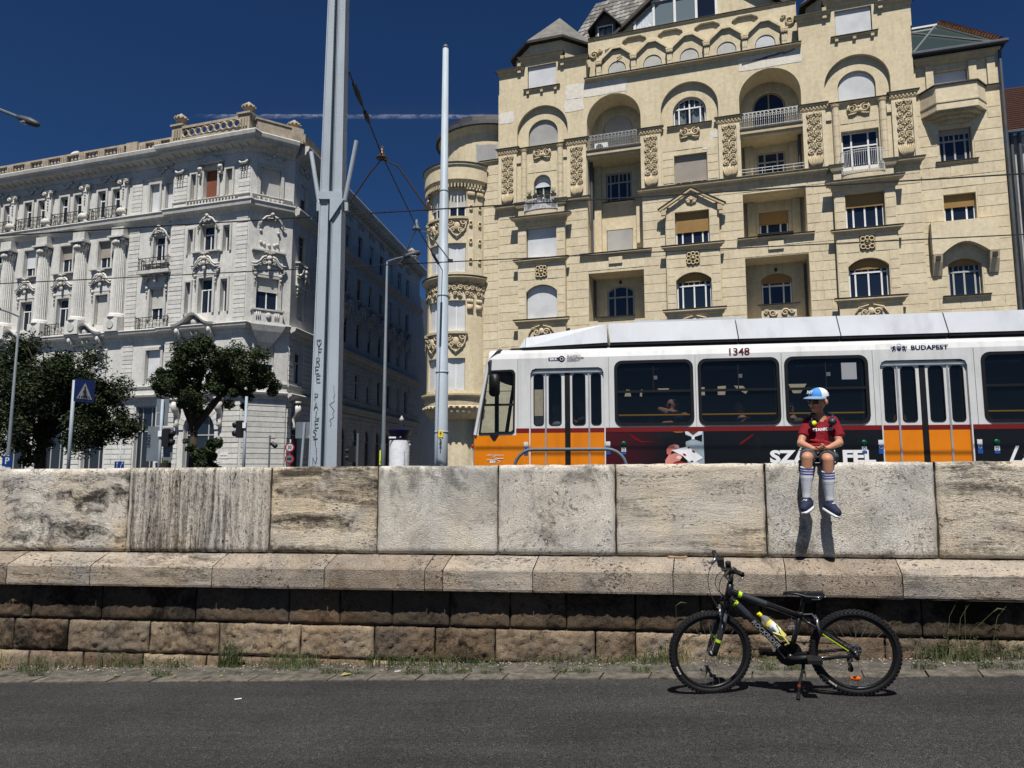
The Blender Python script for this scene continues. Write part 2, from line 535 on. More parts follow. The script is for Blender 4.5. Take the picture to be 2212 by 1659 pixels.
 CM = [travertine('course_stone_sandy', 'n', srgb(164, 146, 122), srgb(40, 35, 30), 21, 0.5, 0.8, warm=srgb(136, 110, 84), lowwarm=0.6, zc=0.3, zr=0.4, ct=.54, grain=.55),
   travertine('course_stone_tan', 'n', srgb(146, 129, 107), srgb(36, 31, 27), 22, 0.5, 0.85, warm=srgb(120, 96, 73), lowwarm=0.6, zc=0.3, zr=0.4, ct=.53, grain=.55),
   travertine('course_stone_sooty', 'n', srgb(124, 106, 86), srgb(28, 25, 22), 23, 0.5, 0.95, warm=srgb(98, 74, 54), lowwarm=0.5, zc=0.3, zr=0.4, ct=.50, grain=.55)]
 CU = [travertine('upper_course_soot_shaded', 'n', srgb(90, 79, 66), srgb(26, 23, 20), 26, 0.5, 0.9, warm=srgb(110, 86, 62), lowwarm=0.6, zc=0.36, zr=0.1, ct=.5, grain=.5),  # soot tone darkened to deepen the ledge shadow, tan along the sunlit foot
   travertine('upper_course_brown_shaded', 'n', srgb(104, 90, 74), srgb(28, 25, 22), 27, 0.5, 0.9, warm=srgb(128, 100, 72), lowwarm=0.7, zc=0.36, zr=0.1, ct=.52, grain=.5)]
 c1 = [-7.0, -5.9, -4.83, -4.44, -3.73, -2.82, -1.95, -1.486, -1.02, -0.518, -0.005, 0.463, 1.03, 1.55, 2.014, 2.43, 3.22, 4.3, 5.5]
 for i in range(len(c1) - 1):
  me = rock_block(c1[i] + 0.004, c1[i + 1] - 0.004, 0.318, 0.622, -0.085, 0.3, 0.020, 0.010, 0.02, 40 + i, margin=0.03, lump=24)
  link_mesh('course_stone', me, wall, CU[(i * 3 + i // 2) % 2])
 c2 = [-7.0, -5.8, -4.604, -4.057, -3.253, -2.592, -1.84, -1.177, -0.646, -0.133, 0.697, 1.021, 1.9, 2.4, 2.943, 3.4, 4.2, 5.4]
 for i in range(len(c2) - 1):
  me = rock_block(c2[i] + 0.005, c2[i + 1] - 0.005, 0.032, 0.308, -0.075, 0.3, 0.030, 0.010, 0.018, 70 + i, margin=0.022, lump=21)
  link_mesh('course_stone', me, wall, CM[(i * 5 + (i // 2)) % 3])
 c3 = [-7.0, -6.2, -5.2, -4.42, -3.88, -3.3, -2.7, -1.9, -1.2, -0.3, 0.6]
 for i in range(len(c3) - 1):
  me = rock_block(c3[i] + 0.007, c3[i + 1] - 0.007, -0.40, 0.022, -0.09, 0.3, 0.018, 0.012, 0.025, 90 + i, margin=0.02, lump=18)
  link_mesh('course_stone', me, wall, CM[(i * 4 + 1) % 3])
 mort = MATS['mortar']
 mb = MB(); mb.box(-7.2, 6.6, 0.03, 0.47, -0.5, 1.60)
 mb.build('core', mort, wall)
 fr = M('brick_fragment', srgb(150, 128, 100), 0.9, 0.35, 30, 0.003, 80)
 link_mesh('wedge_stone', rock_block(1.30, 1.46, 0.888, 0.908, -0.008, 0.1, 0.006, 0.004, 0.015, 5), wall, fr)
 CK = M('crack_dark', (.02, .018, .016), .95, .2, 20)
 for pts in ([(.19, 1.21), (.22, 1.16), (.25, 1.10), (.27, 1.03), (.31, .95), (.33, .915)], [(.884, 1.66), (.886, 1.4), (.882, 1.2), (.89, .92)], [(2.11, 1.66), (2.108, 1.3), (2.114, .93)]):
  mb = MB(); mb.tube([(x, -.004, z + .0076 * x) for x, z in pts], [.0016 + .0012 * (i % 2) for i in range(len(pts))], 4); mb.build('crack', CK, wall)
 # ---------------- road and pavement
 m, nd, ln, b = nodes_of('asphalt')
 tc = nd.new('ShaderNodeTexCoord'); P = tc.outputs['Object']
 n1 = noise_n(nd, ln, P, 170, 3, 0.6); n2 = noise_n(nd, ln, P, 1.1, 5, 0.6); n3 = noise_n(nd, ln, P, 38, 4, 0.65)
 r1 = ramp(nd, [(0.34, srgb(27, 27, 28)), (0.5, srgb(52, 52, 52)), (0.62, srgb(80, 79, 77)), (0.74, srgb(138, 135, 129))])
 ln.new(n1.outputs[0], r1.inputs[0])
 r2 = ramp(nd, [(0.3, 0.78), (0.7, 1.12)]); ln.new(n2.outputs[0], r2.inputs[0])
 c = mixc(nd, ln, 1.0, r1.outputs[0], r2.outputs[0], 'MULTIPLY')
 r3 = ramp(nd, [(0.35, 0.68), (0.65, 1.22)]); ln.new(n3.outputs[0], r3.inputs[0])
 c = mixc(nd, ln, 1.0, c, r3.outputs[0], 'MULTIPLY')
 mpx = nd.new('ShaderNodeMapping'); mpx.inputs['Scale'].default_value = (0.25, 2.2, 1); ln.new(P, mpx.inputs[0])
 n4 = noise_n(nd, ln, mpx.outputs[0], 1.6, 4, 0.6); r4 = ramp(nd, [(0.35, 0.82), (0.65, 1.15)]); ln.new(n4.outputs[0], r4.inputs[0])
 c = mixc(nd, ln, 1.0, c, r4.outputs[0], 'MULTIPLY')
 ln.new(c, b.inputs['Base Color']); b.inputs['Roughness'].default_value = 0.85; b.inputs['Specular IOR Level'].default_value = 0.2
 bp = nd.new('ShaderNodeBump'); bp.inputs['Distance'].default_value = 0.006
 ln.new(n1.outputs[0], bp.inputs['Height']); ln.new(bp.outputs[0], b.inputs['Normal'])
 MATS['asphalt'] = m
 def strip(name, y0, y1, dz, mat, ny=1, amp=0.0):
  V, Fc = [], []
  xs_ = [-60, -30, -15] + [-9 + 0.25 * i for i in range(73)] + [15, 30, 60]
  for j in range(ny + 1):
   y = y0 + (y1 - y0) * j / ny
   for x in xs_:
    e = amp * noise.noise(Vector((x * 2.1, y * 5, 0))) if 0 < j < ny else amp * 0.3 * noise.noise(Vector((x * 3.1, 4.0, 0)))
    V.append((x, y, ground_z(x) + dz + e))
  n = len(xs_)
  for j in range(ny):
   for i in range(n - 1):
    Fc.append((j * n + i, j * n + i + 1, (j + 1) * n + i + 1, (j + 1) * n + i))
  me = bpy.data.meshes.new(name); me.from_pydata(V, [], Fc)
  o = link_mesh(name, me, None, mat); o.location = W_O; o.rotation_euler = (0, 0, W_ROT)
  return o
 tag(strip('road', -30.0, -0.535, 0.0, m, 4), 'grey asphalt road running along the quay wall', None, None, 'structure')
 pv = M('pavement_dust', srgb(70, 68, 63), 0.92, 0.35, 9.0, 0.01, 70, c2=srgb(98, 93, 85), dirt=0.7)
 tag(strip('pavement', -0.40, 0.2, 0.012, pv, 6, 0.012), 'dusty worn asphalt strip between kerb and wall', None, None, 'structure')
 kb = empty('kerb', W_O, W_ROT); tag(kb, 'flush row of worn kerb stones', None, None, 'structure')
 km = M('kerb_stone', srgb(80, 75, 67), 0.9, 0.35, 14.0, 0.006, 90, c2=srgb(104, 98, 88), dirt=0.7)
 x = -6.4; i = 0
 while x < 5.6:
  w = 0.30 + 0.14 * RNG.random()
  z = ground_z(x + w / 2)
  mb = MB()
  t = 0.006
  sl = 0.044
  sk = 0.03
  def zz(px, h): return ground_z(px) + h
  hh = 0.012 + 0.006 * RNG.random()
  P8 = [(x + t, -0.545, zz(x, -0.1)), (x + w - t, -0.545, zz(x + w, -0.1)), (x + w - t + sk, -0.395, zz(x + w, -0.1)), (x + t + sk, -0.395, zz(x, -0.1)),
    (x + t, -0.540, zz(x, hh - 0.006)), (x + w - t, -0.540, zz(x + w, hh - 0.006)), (x + w - t + sk, -0.398, zz(x + w, hh)), (x + t + sk, -0.398, zz(x, hh))]
  mb.hexa(P8); mb.build('kerb_stone', km, kb)
  x += w; i += 1
 tag(strip('kerb_bedding', -0.56, -0.38, -0.006, mort), 'mortar bed under the kerb', None, None, 'structure')
 mb = MB(); mb.box(-260, 260, 0.47, 420, 0.2, 0.5)
 st = mb.build('street', M('street_asphalt', (0.055, 0.055, 0.057), 0.85, 0.2, 0.6, 0.003, 60))
 st.location = W_O; st.rotation_euler = (0, 0, W_ROT)
 tag(st, 'upper street level behind the quay wall', None, None, 'structure')
build_quay()
# ================================================================== shared facade kit
FPHI = math.atan(0.33)
F_ROT = -FPHI
F_O = (0.0, 41.0, 0.0)
def plaster(name, c, c2, dirt=0.35, scale=0.8):
 m, nd, ln, b = nodes_of(name)
 tc = nd.new('ShaderNodeTexCoord'); P = tc.outputs['Object']
 n1 = noise_n(nd, ln, P, scale, 6, 0.65); r1 = ramp(nd, [(0.3, c2), (0.65, c)]); ln.new(n1.outputs[0], r1.inputs[0])
 mp = nd.new('ShaderNodeMapping'); mp.inputs['Scale'].default_value = (2.2, 2.2, 0.35); ln.new(P, mp.inputs[0])
 n2 = noise_n(nd, ln, mp.outputs[0], 1.4, 6, 0.7); r2 = ramp(nd, [(0.48, 0.0), (0.8, dirt)]); ln.new(n2.outputs[0], r2.inputs[0])
 col_ = mixc(nd, ln, r2.outputs[0], r1.outputs[0], tuple(x * 0.42 for x in c))
 n4 = noise_n(nd, ln, P, 5.0, 5, 0.7); r4 = ramp(nd, [(0.35, 0.88), (0.65, 1.08)]); ln.new(n4.outputs[0], r4.inputs[0])
 col_ = mixc(nd, ln, 1.0, col_, r4.outputs[0], 'MULTIPLY')
 ln.new(col_, b.inputs['Base Color'])
 b.inputs['Roughness'].default_value = 0.9; b.inputs['Specular IOR Level'].default_value = 0.15
 n3 = noise_n(nd, ln, P, 18, 4, 0.6); bp = nd.new('ShaderNodeBump'); bp.inputs['Distance'].default_value = 0.008
 ln.new(n3.outputs[0], bp.inputs['Height']); ln.new(bp.outputs[0], b.inputs['Normal'])
 MATS[name] = m
 return m
def slat_mat(name, c, dark=0.6, pitch=18.0):
 """roller shutter skin: fine horizontal slats, too small to be single pieces"""
 m, nd, ln, b = nodes_of(name)
 tc = nd.new('ShaderNodeTexCoord')
 wv = nd.new('ShaderNodeTexWave'); wv.wave_type = 'BANDS'; wv.bands_direction = 'Z'; wv.wave_profile = 'SAW'
 wv.inputs['Scale'].default_value = pitch / 6.283 * 2.0; wv.inputs['Distortion'].default_value = 0.0
 ln.new(tc.outputs['Object'], wv.inputs['Vector'])
 r1 = ramp(nd, [(0.0, tuple(x * dark for x in c)), (0.25, c), (1.0, c)])
 ln.new(wv.outputs[0], r1.inputs[0])
 n1 = noise_n(nd, ln, tc.outputs['Object'], 0.9, 4); r2 = ramp(nd, [(0.3, 0.85), (0.7, 1.1)]); ln.new(n1.outputs[0], r2.inputs[0])
 ln.new(mixc(nd, ln, 1.0, r1.outputs[0], r2.outputs[0], 'MULTIPLY'), b.inputs['Base Color'])
 b.inputs['Roughness'].default_value = 0.55
 bp = nd.new('ShaderNodeBump'); bp.inputs['Distance'].default_value = 0.008
 ln.new(wv.outputs[0], bp.inputs['Height']); ln.new(bp.outputs[0], b.inputs['Normal'])
 MATS[name] = m
 return m
GL = glass_mat('window_glass', (0.012, 0.018, 0.032))
GLC = glass_mat('window_glass_clear', (0.02, 0.03, 0.045), 0.55)
WF_WHITE = M('window_paint_white', (0.78, 0.78, 0.76), 0.45, 0.06, 3)
WF_GREY = M('window_paint_grey', (0.42, 0.42, 0.40), 0.5, 0.15, 3)
WF_TAN = M('window_paint_tan', (0.34, 0.31, 0.25), 0.5, 0.15, 3)
SH_WHITE = slat_mat('shutter_white', (0.80, 0.81, 0.82))
SH_GREY = slat_mat('shutter_grey', (0.47, 0.46, 0.44))
SH_BROWN = slat_mat('shutter_brown', (0.38, 0.22, 0.07))
SH_TAUPE = slat_mat('shutter_taupe', (0.42, 0.37, 0.31))
SH_RUST = slat_mat('shutter_rust', (0.23, 0.075, 0.03), 0.8)
SH_CREAM = slat_mat('shutter_cream', (0.66, 0.64, 0.58))
CURTAIN = M('curtain_cloth', (0.62, 0.66, 0.68), 0.9, 0.3, 9, 0.02, 14)
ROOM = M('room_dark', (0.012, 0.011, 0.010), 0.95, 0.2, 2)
def clip_arch(x, x0, x1, zs, zt, kind):
 """soffit height of the opening at x"""
 if zt is None: return zs
 cx, w = (x0 + x1) / 2, (x1 - x0) / 2
 if kind == 'seg':
  h = zt - zs; r = (w * w + h * h) / (2 * h); q = r * r - (x - cx) ** 2
  return zt - r + math.sqrt(max(0, q))
 q = 1 - ((x - cx) / w) ** 2
 return zs + (zt - zs) * math.sqrt(max(0, q))
def window(par, x0, x1, z0, zs, y, zt=None, kind='round', frame=WF_WHITE, pat='casement', shutter=0.0, smat=None,
   clear=False, curtain=False, fn=None, door=False, fw=0.07, room=False):
 """one window: frame (the part) with panes, shutter and curtain as its pieces.
 pat: list of vertical divisions + transom level is chosen from the name"""
 top = zt if zt is not None else zs
 w = x1 - x0
 n = 10 if zt is not None else 1
 fb = MB(fn)
 if zt is None: out = rect_pts(x0, x1, z0, zs)
 elif kind == 'seg': out = seg_pts(x0, x1, z0, zs, zt)
 else: out = arch_pts(x0, x1, z0, zs, zt)
 cx, cz = (x0 + x1) / 2, (z0 + top) / 2
 inn = [(cx + (px - cx) * (1 - 2 * fw / w), cz + (pz - cz) * (1 - 2 * fw / (top - z0))) for px, pz in out]
 k = len(out)
 for i in range(k):
  j = (i + 1) % k
  a, b, c, d = out[i], out[j], inn[j], inn[i]
  fb.face([(a[0], y - .06, a[1]), (b[0], y - .06, b[1]), (c[0], y - .06, c[1]), (d[0], y - .06, d[1])])
  fb.face([(d[0], y - .06, d[1]), (c[0], y - .06, c[1]), (c[0], y, c[1]), (d[0], y, d[1])])
 if pat == 'casement': cols_, trans = [0.5], 0.68
 elif pat == 'tri': cols_, trans = [0.2, 0.5, 0.8], 0.70
 elif pat == 'tri3': cols_, trans = [0.27, 0.73], 0.66
 elif pat == 'quad': cols_, trans = [0.17, 0.5, 0.83], 0.66
 elif pat == 'single': cols_, trans = [], None
 elif pat == 'pair': cols_, trans = [0.5], None
 elif pat == 'transom': cols_, trans = [], 0.66
 else: cols_, trans = [0.5], 0.68
 zt_ = z0 + (top - z0) * trans if trans else None
 mw = fw * 0.55
 xs_ = [x0 + fw] + [x0 + w * c for c in cols_] + [x1 - fw]
 for c in cols_:
  xc = x0 + w * c
  zc = min(clip_arch(xc, x0, x1, zs, zt, kind), top) - fw * 0.5
  up = zc
  if pat in ('tri', 'casement') and c == 0.5 and zt_: up = zt_
  fb.box(xc - mw, xc + mw, y - .055, y - .002, z0 + fw, up)
 if zt_: fb.box(x0 + fw, x1 - fw, y - .065, y - .002, zt_ - mw, zt_ + mw)
 if pat in ('quad', 'tri') and zt_ and zt is None or pat == 'quad':
  for c in (0.34, 0.66):
   xc = x0 + w * c; fb.box(xc - .018, xc + .018, y - .05, y - .002, zt_, min(clip_arch(xc, x0, x1, zs, zt, kind), top) - fw * .4)
 if door: fb.box(x0 + fw, x1 - fw, y - .055, y - .002, z0 + fw, z0 + 0.45)
 win = fb.build('balcony_door' if door else 'window', frame, par)
 gm = GLC if clear else GL
 for i in range(len(xs_) - 1):
  xa, xb = xs_[i], xs_[i + 1]
  spans = [(z0 + fw, zt_), (zt_, None)] if zt_ else [(z0 + fw, None)]
  for za, zb in spans:
   pb = MB(fn)
   if zb is None:
    m_ = 6 if zt is not None else 1
    topz = [(xa + (xb - xa) * q / m_) for q in range(m_, -1, -1)]
    pts = [(xa, za), (xb, za)] + [(xx, max(za + .01, min(clip_arch(xx, x0, x1, zs, zt, kind), top) - fw * .6)) for xx in topz]
   else:
    zl = min(clip_arch(xa, x0, x1, zs, zt, kind), clip_arch(xb, x0, x1, zs, zt, kind), zb) if zt else zb
    pts = [(xa, za), (xb, za), (xb, max(zl, za + .02)), (xa, max(zl, za + .02))]
   pb.face([(px, y - .02, pz) for px, pz in pts])
   pb.build('pane', gm, win)
 if shutter > 0:
  zb = top - (top - z0) * shutter
  sb = MB(fn)
  nn = 12 if zt is not None else 1
  for i in range(nn):
   xa = x0 + .02 + (w - .04) * i / nn; xb = x0 + .02 + (w - .04) * (i + 1) / nn
   ha = min(clip_arch(xa, x0, x1, zs, zt, kind), top); hb = min(clip_arch(xb, x0, x1, zs, zt, kind), top)
   if max(ha, hb) <= zb: continue
   sb.face([(xa, y - .10, zb), (xb, y - .10, zb), (xb, y - .10, max(hb, zb)), (xa, y - .10, max(ha, zb))])
  sb.box(x0 + .02, x1 - .02, y - .115, y - .085, zb - .05, zb)
  sb.build('roller_shutter', smat or SH_WHITE, win)
 if curtain:
  cb = MB(fn)
  nn = 16
  prev = None
  for i in range(nn + 1):
   xx = x0 + fw + (w - 2 * fw) * i / nn
   yy = y + .12 + .05 * math.sin(i * 1.7) + .02 * math.sin(i * 4.1)
   hh = min(clip_arch(xx, x0, x1, zs, zt, kind), top) - .1
   cur = ((xx, yy, z0 + .05), (xx, yy, hh))
   if prev and abs(i - nn / 2) > 1.2: cb.face([prev[0], cur[0], cur[1], prev[1]])
   prev = cur
  cb.build('curtain', CURTAIN, win)
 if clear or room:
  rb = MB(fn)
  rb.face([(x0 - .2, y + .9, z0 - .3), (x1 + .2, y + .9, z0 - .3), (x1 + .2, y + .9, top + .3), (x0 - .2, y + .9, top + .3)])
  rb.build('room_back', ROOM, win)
 return win
def moulding(par, name, prof, x0, x1, mat, y=0.0, ret=True, fn=None):
 mb = MB(fn)
 sub = MB(); sub.sweep(prof, x0, x1, ret)
 mb._add([(a, b + y, c) for a, b, c in sub.v], sub.f)
 return mb.build(name, mat, par)
def sill_prof(z, h, o):
 return [(0.02, z - h), (o * .45, z - h * .75), (o * .6, z - h * .45), (o, z - h * .3), (o, z - .03), (o - .03, z)]
def ashlar(par, zones, holes, h, wmin, wmax, y, mat, cap, rng, proud=0.018, gap=0.010, fn=None, name='stone'):
 """stone pieces over rectangular zones, cut round the openings; the largest are single parts, the rest one mesh"""
 rects = []
 for (X0, X1, Z0, Z1) in zones:
  nrow = max(1, round((Z1 - Z0) / h)); hh = (Z1 - Z0) / nrow
  for r in range(nrow):
   za, zb = Z0 + r * hh, Z0 + (r + 1) * hh
   spans = [(X0, X1)]
   for (a, b, c, d) in holes:
    if c < zb - .01 and d > za + .01:
     ns = []
     for s0, s1 in spans:
      if b <= s0 or a >= s1: ns.append((s0, s1)); continue
      if a > s0 + .05: ns.append((s0, a))
      if b < s1 - .05: ns.append((b, s1))
     spans = ns
   for s0, s1 in spans:
    L = s1 - s0
    if L < 0.08: continue
    n = max(1, round(L / ((wmin + wmax) / 2)))
    off = 0.5 if (r % 2 and n > 1) else 0.0
    cuts = [s0]
    for i in range(1, n + (1 if off else 0)):
     q = s0 + L * (i - off) / n + rng.uniform(-.04, .04)
     cuts.append(q)
    cuts.append(s1)
    for i in range(len(cuts) - 1):
     if cuts[i + 1] - cuts[i] > .07: rects.append((cuts[i], cuts[i + 1], za, zb))
 rects.sort(key=lambda q: -(q[1] - q[0]) * (q[3] - q[2]))
 rest = MB(fn)
 for i, (a, b, c, d) in enumerate(rects):
  mb = MB(fn) if i < cap else rest
  p = proud * (0.75 + 0.5 * rng.random()); g = gap
  x0, x1, z0, z1 = a + g, b - g, c + g, d - g; e = 0.008
  mb._add([(x0, y, z0), (x1, y, z0), (x1, y, z1), (x0, y, z1), (x0 + e, y - p, z0 + e), (x1 - e, y - p, z0 + e), (x1 - e, y - p, z1 - e), (x0 + e, y - p, z1 - e)],
    [(4, 5, 6, 7), (0, 1, 5, 4), (1, 2, 6, 5), (2, 3, 7, 6), (3, 0, 4, 7)])
  if i < cap: mb.build(name, mat[i % len(mat)] if isinstance(mat, list) else mat, par)
 if rest.f:
  o = rest.build(name + '_rest', mat[0] if isinstance(mat, list) else mat, par); o['kind'] = 'stuff'
def spiral(mb, c, r, turns, hand, y, tr, start=0.0, n=18, plane_tilt=0.0):
 pts = []
 rs = []
 for i in range(n + 1):
  t = i / n
  a = start + hand * turns * 2 * math.pi * t
  q = r * (1 - 0.8 * t)
  pts.append((c[0] + q * math.cos(a), y - 0.02 * t, c[1] + q * math.sin(a)))
  rs.append(tr * (1 - 0.4 * t))
 mb.tube(pts, rs, 5)
def iron_panel(mb, x0, x1, z0, z1, y, n, r=0.012, scroll=True):
 mb.tube([(x0, y, z1), (x1, y, z1)], r * 1.6, 4)
 mb.tube([(x0, y, z0 + .05), (x1, y, z0 + .05)], r * 1.3, 4)
 for i in range(n + 1):
  x = x0 + (x1 - x0) * i / n
  mb.tube([(x, y, z0), (x, y, z1)], r, 4)
  if scroll and i < n:
   w = (x1 - x0) / n; cx = x + w / 2; h = z1 - z0
   spiral(mb, (cx, z0 + h * .32), min(w, h * .5) * .46, 1.3, 1 if i % 2 else -1, y, r * .9, 0, 10)
   spiral(mb, (cx, z0 + h * .72), min(w, h * .5) * .42, 1.3, -1 if i % 2 else 1, y, r * .9, math.pi, 10)
# ================================================================== yellow apartment building
def build_yellow():
 rng = random.Random(11)
 B = empty('apartment_building', F_O, F_ROT, 'yellow plastered apartment building with arched loggias, carved panels and a round corner bay', 'building')
 YW = plaster('yellow_plaster', srgb(223, 209, 177), srgb(209, 193, 161), 0.41)
 YS = [plaster('yellow_stone_plain', srgb(221, 207, 176), srgb(212, 196, 165), 0.31),
   plaster('yellow_stone_grey', srgb(217, 203, 174), srgb(207, 192, 163), 0.37),
   plaster('yellow_stone_light', srgb(225, 211, 181), srgb(215, 200, 170), 0.27)]
 PATCH = plaster('repair_render', srgb(229, 223, 211), srgb(220, 213, 199), 0.12)
 BARE = plaster('bare_render', srgb(112, 106, 96), srgb(96, 90, 80), 0.2)
 TR = plaster('yellow_trim', srgb(207, 191, 161), srgb(190, 174, 141), 0.51)
 DK = M('sheet_metal_flashing', srgb(52, 48, 44), 0.6, 0.3, 4)
 CARV = plaster('carved_stucco', srgb(213, 196, 166), srgb(190, 173, 137), 0.3, 4.0)
 IRON = M('railing_grey', (0.36, 0.37, 0.37), 0.5, 0.25, 8)
 WIRE = M('railing_white', (0.62, 0.62, 0.60), 0.5, 0.15, 8)
 PIPE = M('downpipe_zinc', (0.10, 0.11, 0.12), 0.45, 0.2, 2, metal=0.3)
 def trim(name, z, h, o, x0, x1, y=0.0, mat=None, cap=True, ret=True):
  ob = moulding(B, name, sill_prof(z, h, o), x0, x1, mat or TR, y, ret)
  if cap:
   mb = MB(); mb.box(x0 - o - .02, x1 + o + .02, y - o - .025, y + .0, z + .003, z + .035); mb.build('flashing', DK, ob)
  return ob
 cA, cC, cE = 1.87, 10.33, 18.80
 # ---------------------------------------------------------------- main front sheet
 holes = []
 hrect = []
 BOX = []
 for c in (cA, cC, cE):
  holes.append(rect_pts(c - 1.36, c + 1.36, 4.6, 15.85)); BOX.append(c)
  hrect.append((c - 1.42, c + 1.42, 0, 16.0))
  holes.append(arch_pts(c - 1.55, c + 1.55, 20.42, 21.45, 22.98, 20))
  hrect.append((c - 1.55, c + 1.55, 20.4, 23.0))
 holes.append(arch_pts(cA - .52, cA + .52, 17.15, 18.15, 18.70)); hrect.append((cA - .95, cA + .95, 16, 18.8))
 holes.append(rect_pts(cC - .88, cC + .88, 17.12, 18.77)); hrect.append((cC - .9, cC + .9, 17, 18.8))
 holes.append(rect_pts(cE - .88, cE + .88, 16.55, 18.87)); hrect.append((cE - .9, cE + .9, 16, 18.9))
 LB, LD = (4.56, 7.66), (12.98, 16.10)
 for i, (a, b) in enumerate((LB, LD)):
  holes.append(arch_pts(a, b, 19.66, 21.45, 23.0, 20)); hrect.append((a, b, 19.3, 23.0))
  holes.append(rect_pts(a, b, 13.62 if i == 0 else 17.15, 19.30)); hrect.append((a, b, 13.62 if i == 0 else 17.15, 19.4))
  if i: holes.append(rect_pts(a, b, 13.68, 16.12)); hrect.append((a, b, 13.68, 16.14))
  holes.append(rect_pts(a, b, 9.2, 12.5 + .1 * i)); hrect.append((a, b, 9.2, 12.6))
 for c in ( -0.24, 3.96, 8.20, 12.40, 16.66, 20.86):
  hrect.append((c - .62, c + .62, 16.8, 20.6))
 me = fill_wall(rect_pts(-0.86, 21.42, 0.4, 24.06), holes, 0.0, 0.32)
 link_mesh('facade', me, B, YW)
 mb = MB(); mb.box(-0.86, -0.55, 0.004, 9, 0.4, 24.0); mb.build('side_wall', YW, B)
 mb = MB(); mb.box(21.1, 21.42, 0.004, 9, 0.4, 24.0); mb.build('side_wall', YW, B)
 ashlar(B, [(-.80, 21.40, 6.0, 16.72)], hrect, 0.5, 0.62, 1.05, 0.0, YS, 210, rng)
 ashlar(B, [(cA - .9, cA + .9, 17.2, 19.4), (cC - 1.5, cC + 1.5, 17.2, 19.5), (cE - .9, cE + .9, 18.8, 19.7)], hrect, 0.5, 0.62, 1.05, 0.0, YS, 30, rng)
 for (x0, x1, z0, z1) in ((3.3, 6.9, 23.05, 23.95), (13.0, 16.2, 23.05, 23.98), (-.8, .1, 22.2, 22.9), (11.4, 12.0, 19.5, 19.95), (11.0, 11.7, 18.9, 19.4), (3.25, 4.4, 22.3, 23.05)):
  V = []
  n = 20
  for i in range(n):
   t = i / n * 4; s = int(t); f = t - s
   p = [(x0 + (x1 - x0) * f, z0), (x1, z0 + (z1 - z0) * f), (x1 - (x1 - x0) * f, z1), (x0, z1 - (z1 - z0) * f)][s]
   V.append((p[0] + rng.uniform(-.05, .05), -.012, p[1] + rng.uniform(-.03, .03)))
  mb = MB(); mb.face(V); mb.build('repair_patch', PATCH, B)
 for (x0, z0, L, s) in ((13.2, 23.45, 1.3, .12), (14.3, 23.6, 1.1, .10), (15.3, 23.65, .6, .09), (5.6, 25.9, .9, .28), (5.3, 25.2, .25, .12), (6.3, 25.35, .3, .12)):
  up = [(x0 + L * i / 8, -.03 + (.47 if z0 > 24 else 0), z0 + .16 * i / 8 + s * rng.uniform(.2, .6)) for i in range(9)]
  dn = [(x0 + L * i / 8, -.03 + (.47 if z0 > 24 else 0), z0 + .16 * i / 8 - s * rng.uniform(.2, .6)) for i in range(8, -1, -1)]
  mb = MB(); mb.face(up + dn); mb.build('fallen_plaster_patch', BARE, B)
 # ---------------------------------------------------------------- arched windows of the fourth row
 for c, sh in ((cA, 'grey'), (cC, 'curt'), (cE, 'white')):
  inner = arch_pts(c - .9, c + .9, 20.45, 21.35, 22.2, 18)
  me = fill_wall(arch_pts(c - 1.549, c + 1.549, 20.42, 21.45, 22.98, 20), [inner], 0.22, 0.25)
  link_mesh('arched_recess', me, B, YW)
  if sh == 'curt': window(B, c - .88, c + .88, 20.47, 21.35, .45, 22.18, 'round', WF_WHITE, 'quad', clear=True, curtain=True)
  elif sh == 'grey': window(B, c - .88, c + .88, 20.47, 21.35, .45, 22.18, 'round', WF_WHITE, 'pair', shutter=1.0, smat=SH_GREY)
  else: window(B, c - .88, c + .88, 20.47, 21.35, .45, 22.18, 'round', WF_WHITE, 'quad', shutter=0.86, smat=SH_WHITE)
  if c == cC: trim('window_sill', 20.42, .16, .14, c - 1.05, c + 1.05)
  else:
   trim('window_sill', 20.42, .14, .16, c - 1.24, c + 1.24)
   for s in (-1, 1):
    mb = MB(); mb.lathe([(.17, 16.95), (.17, 20.15), (.21, 20.25), (.21, 20.28)], 12, (c + s * 1.10, -.03, 0)); mb.smooth = True
    mb.build('half_column', YS[0], B)
    for k in range(5):
     q = MB(); q.lathe([(.176, 0), (.176, .02)], 12, (c + s * 1.10, -.03, 17.5 + k * .55), caps=False); q.build('joint_ring', TR, B)
  mb = MB(); mb.smooth = True
  for s in (-1, 1):
   spiral(mb, (c + s * .30, 20.02), .24, 1.5, s, -.05, .05, math.pi / 2)
   mb.tube([(c + s * .12, -.06, 19.75), (c + s * .3, -.08, 19.7), (c + s * .5, -.05, 19.68)], .05, 5)
   mb.tube([(c + s * .45, -.05, 20.2), (c + s * .52, -.06, 20.05), (c + s * .5, -.05, 19.8)], .045, 5)
  for k in range(-3, 4): mb.tube([(c, -.1, 20.05), (c + k * .055, -.1, 19.85), (c + k * .09, -.05, 19.66)], [.03, .035, .015], 5)
  mb.ball((c, -.08, 20.05), .09)
  mb.build('scroll_ornament', CARV, B)
 # ---------------------------------------------------------------- carved pilaster panels
 orn = MB(); orn.smooth = True
 for r in range(7):
  zc = 17.95 + r * .335
  for s in (-1, 1):
   spiral(orn, (s * .185, zc), .165, 1.6, -s, -.04, .042, -math.pi / 2 if r % 2 else math.pi / 2, 14)
   orn.ball((s * .185, -.075, zc), .05, 6, 4)
  orn.ball((0, -.05, zc + .165), .05, 6, 4, (1, .8, 1.3))
 for k in range(-4, 5):
  orn.tube([(k * .03, -.05, 17.08), (k * .075, -.08, 17.35), (k * .085, -.06, 17.6), (k * .07 + .05 * (1 if k > 0 else -1), -.03, 17.75)], [.03, .05, .045, .015], 5)
 ome = orn.mesh('scrollwork')
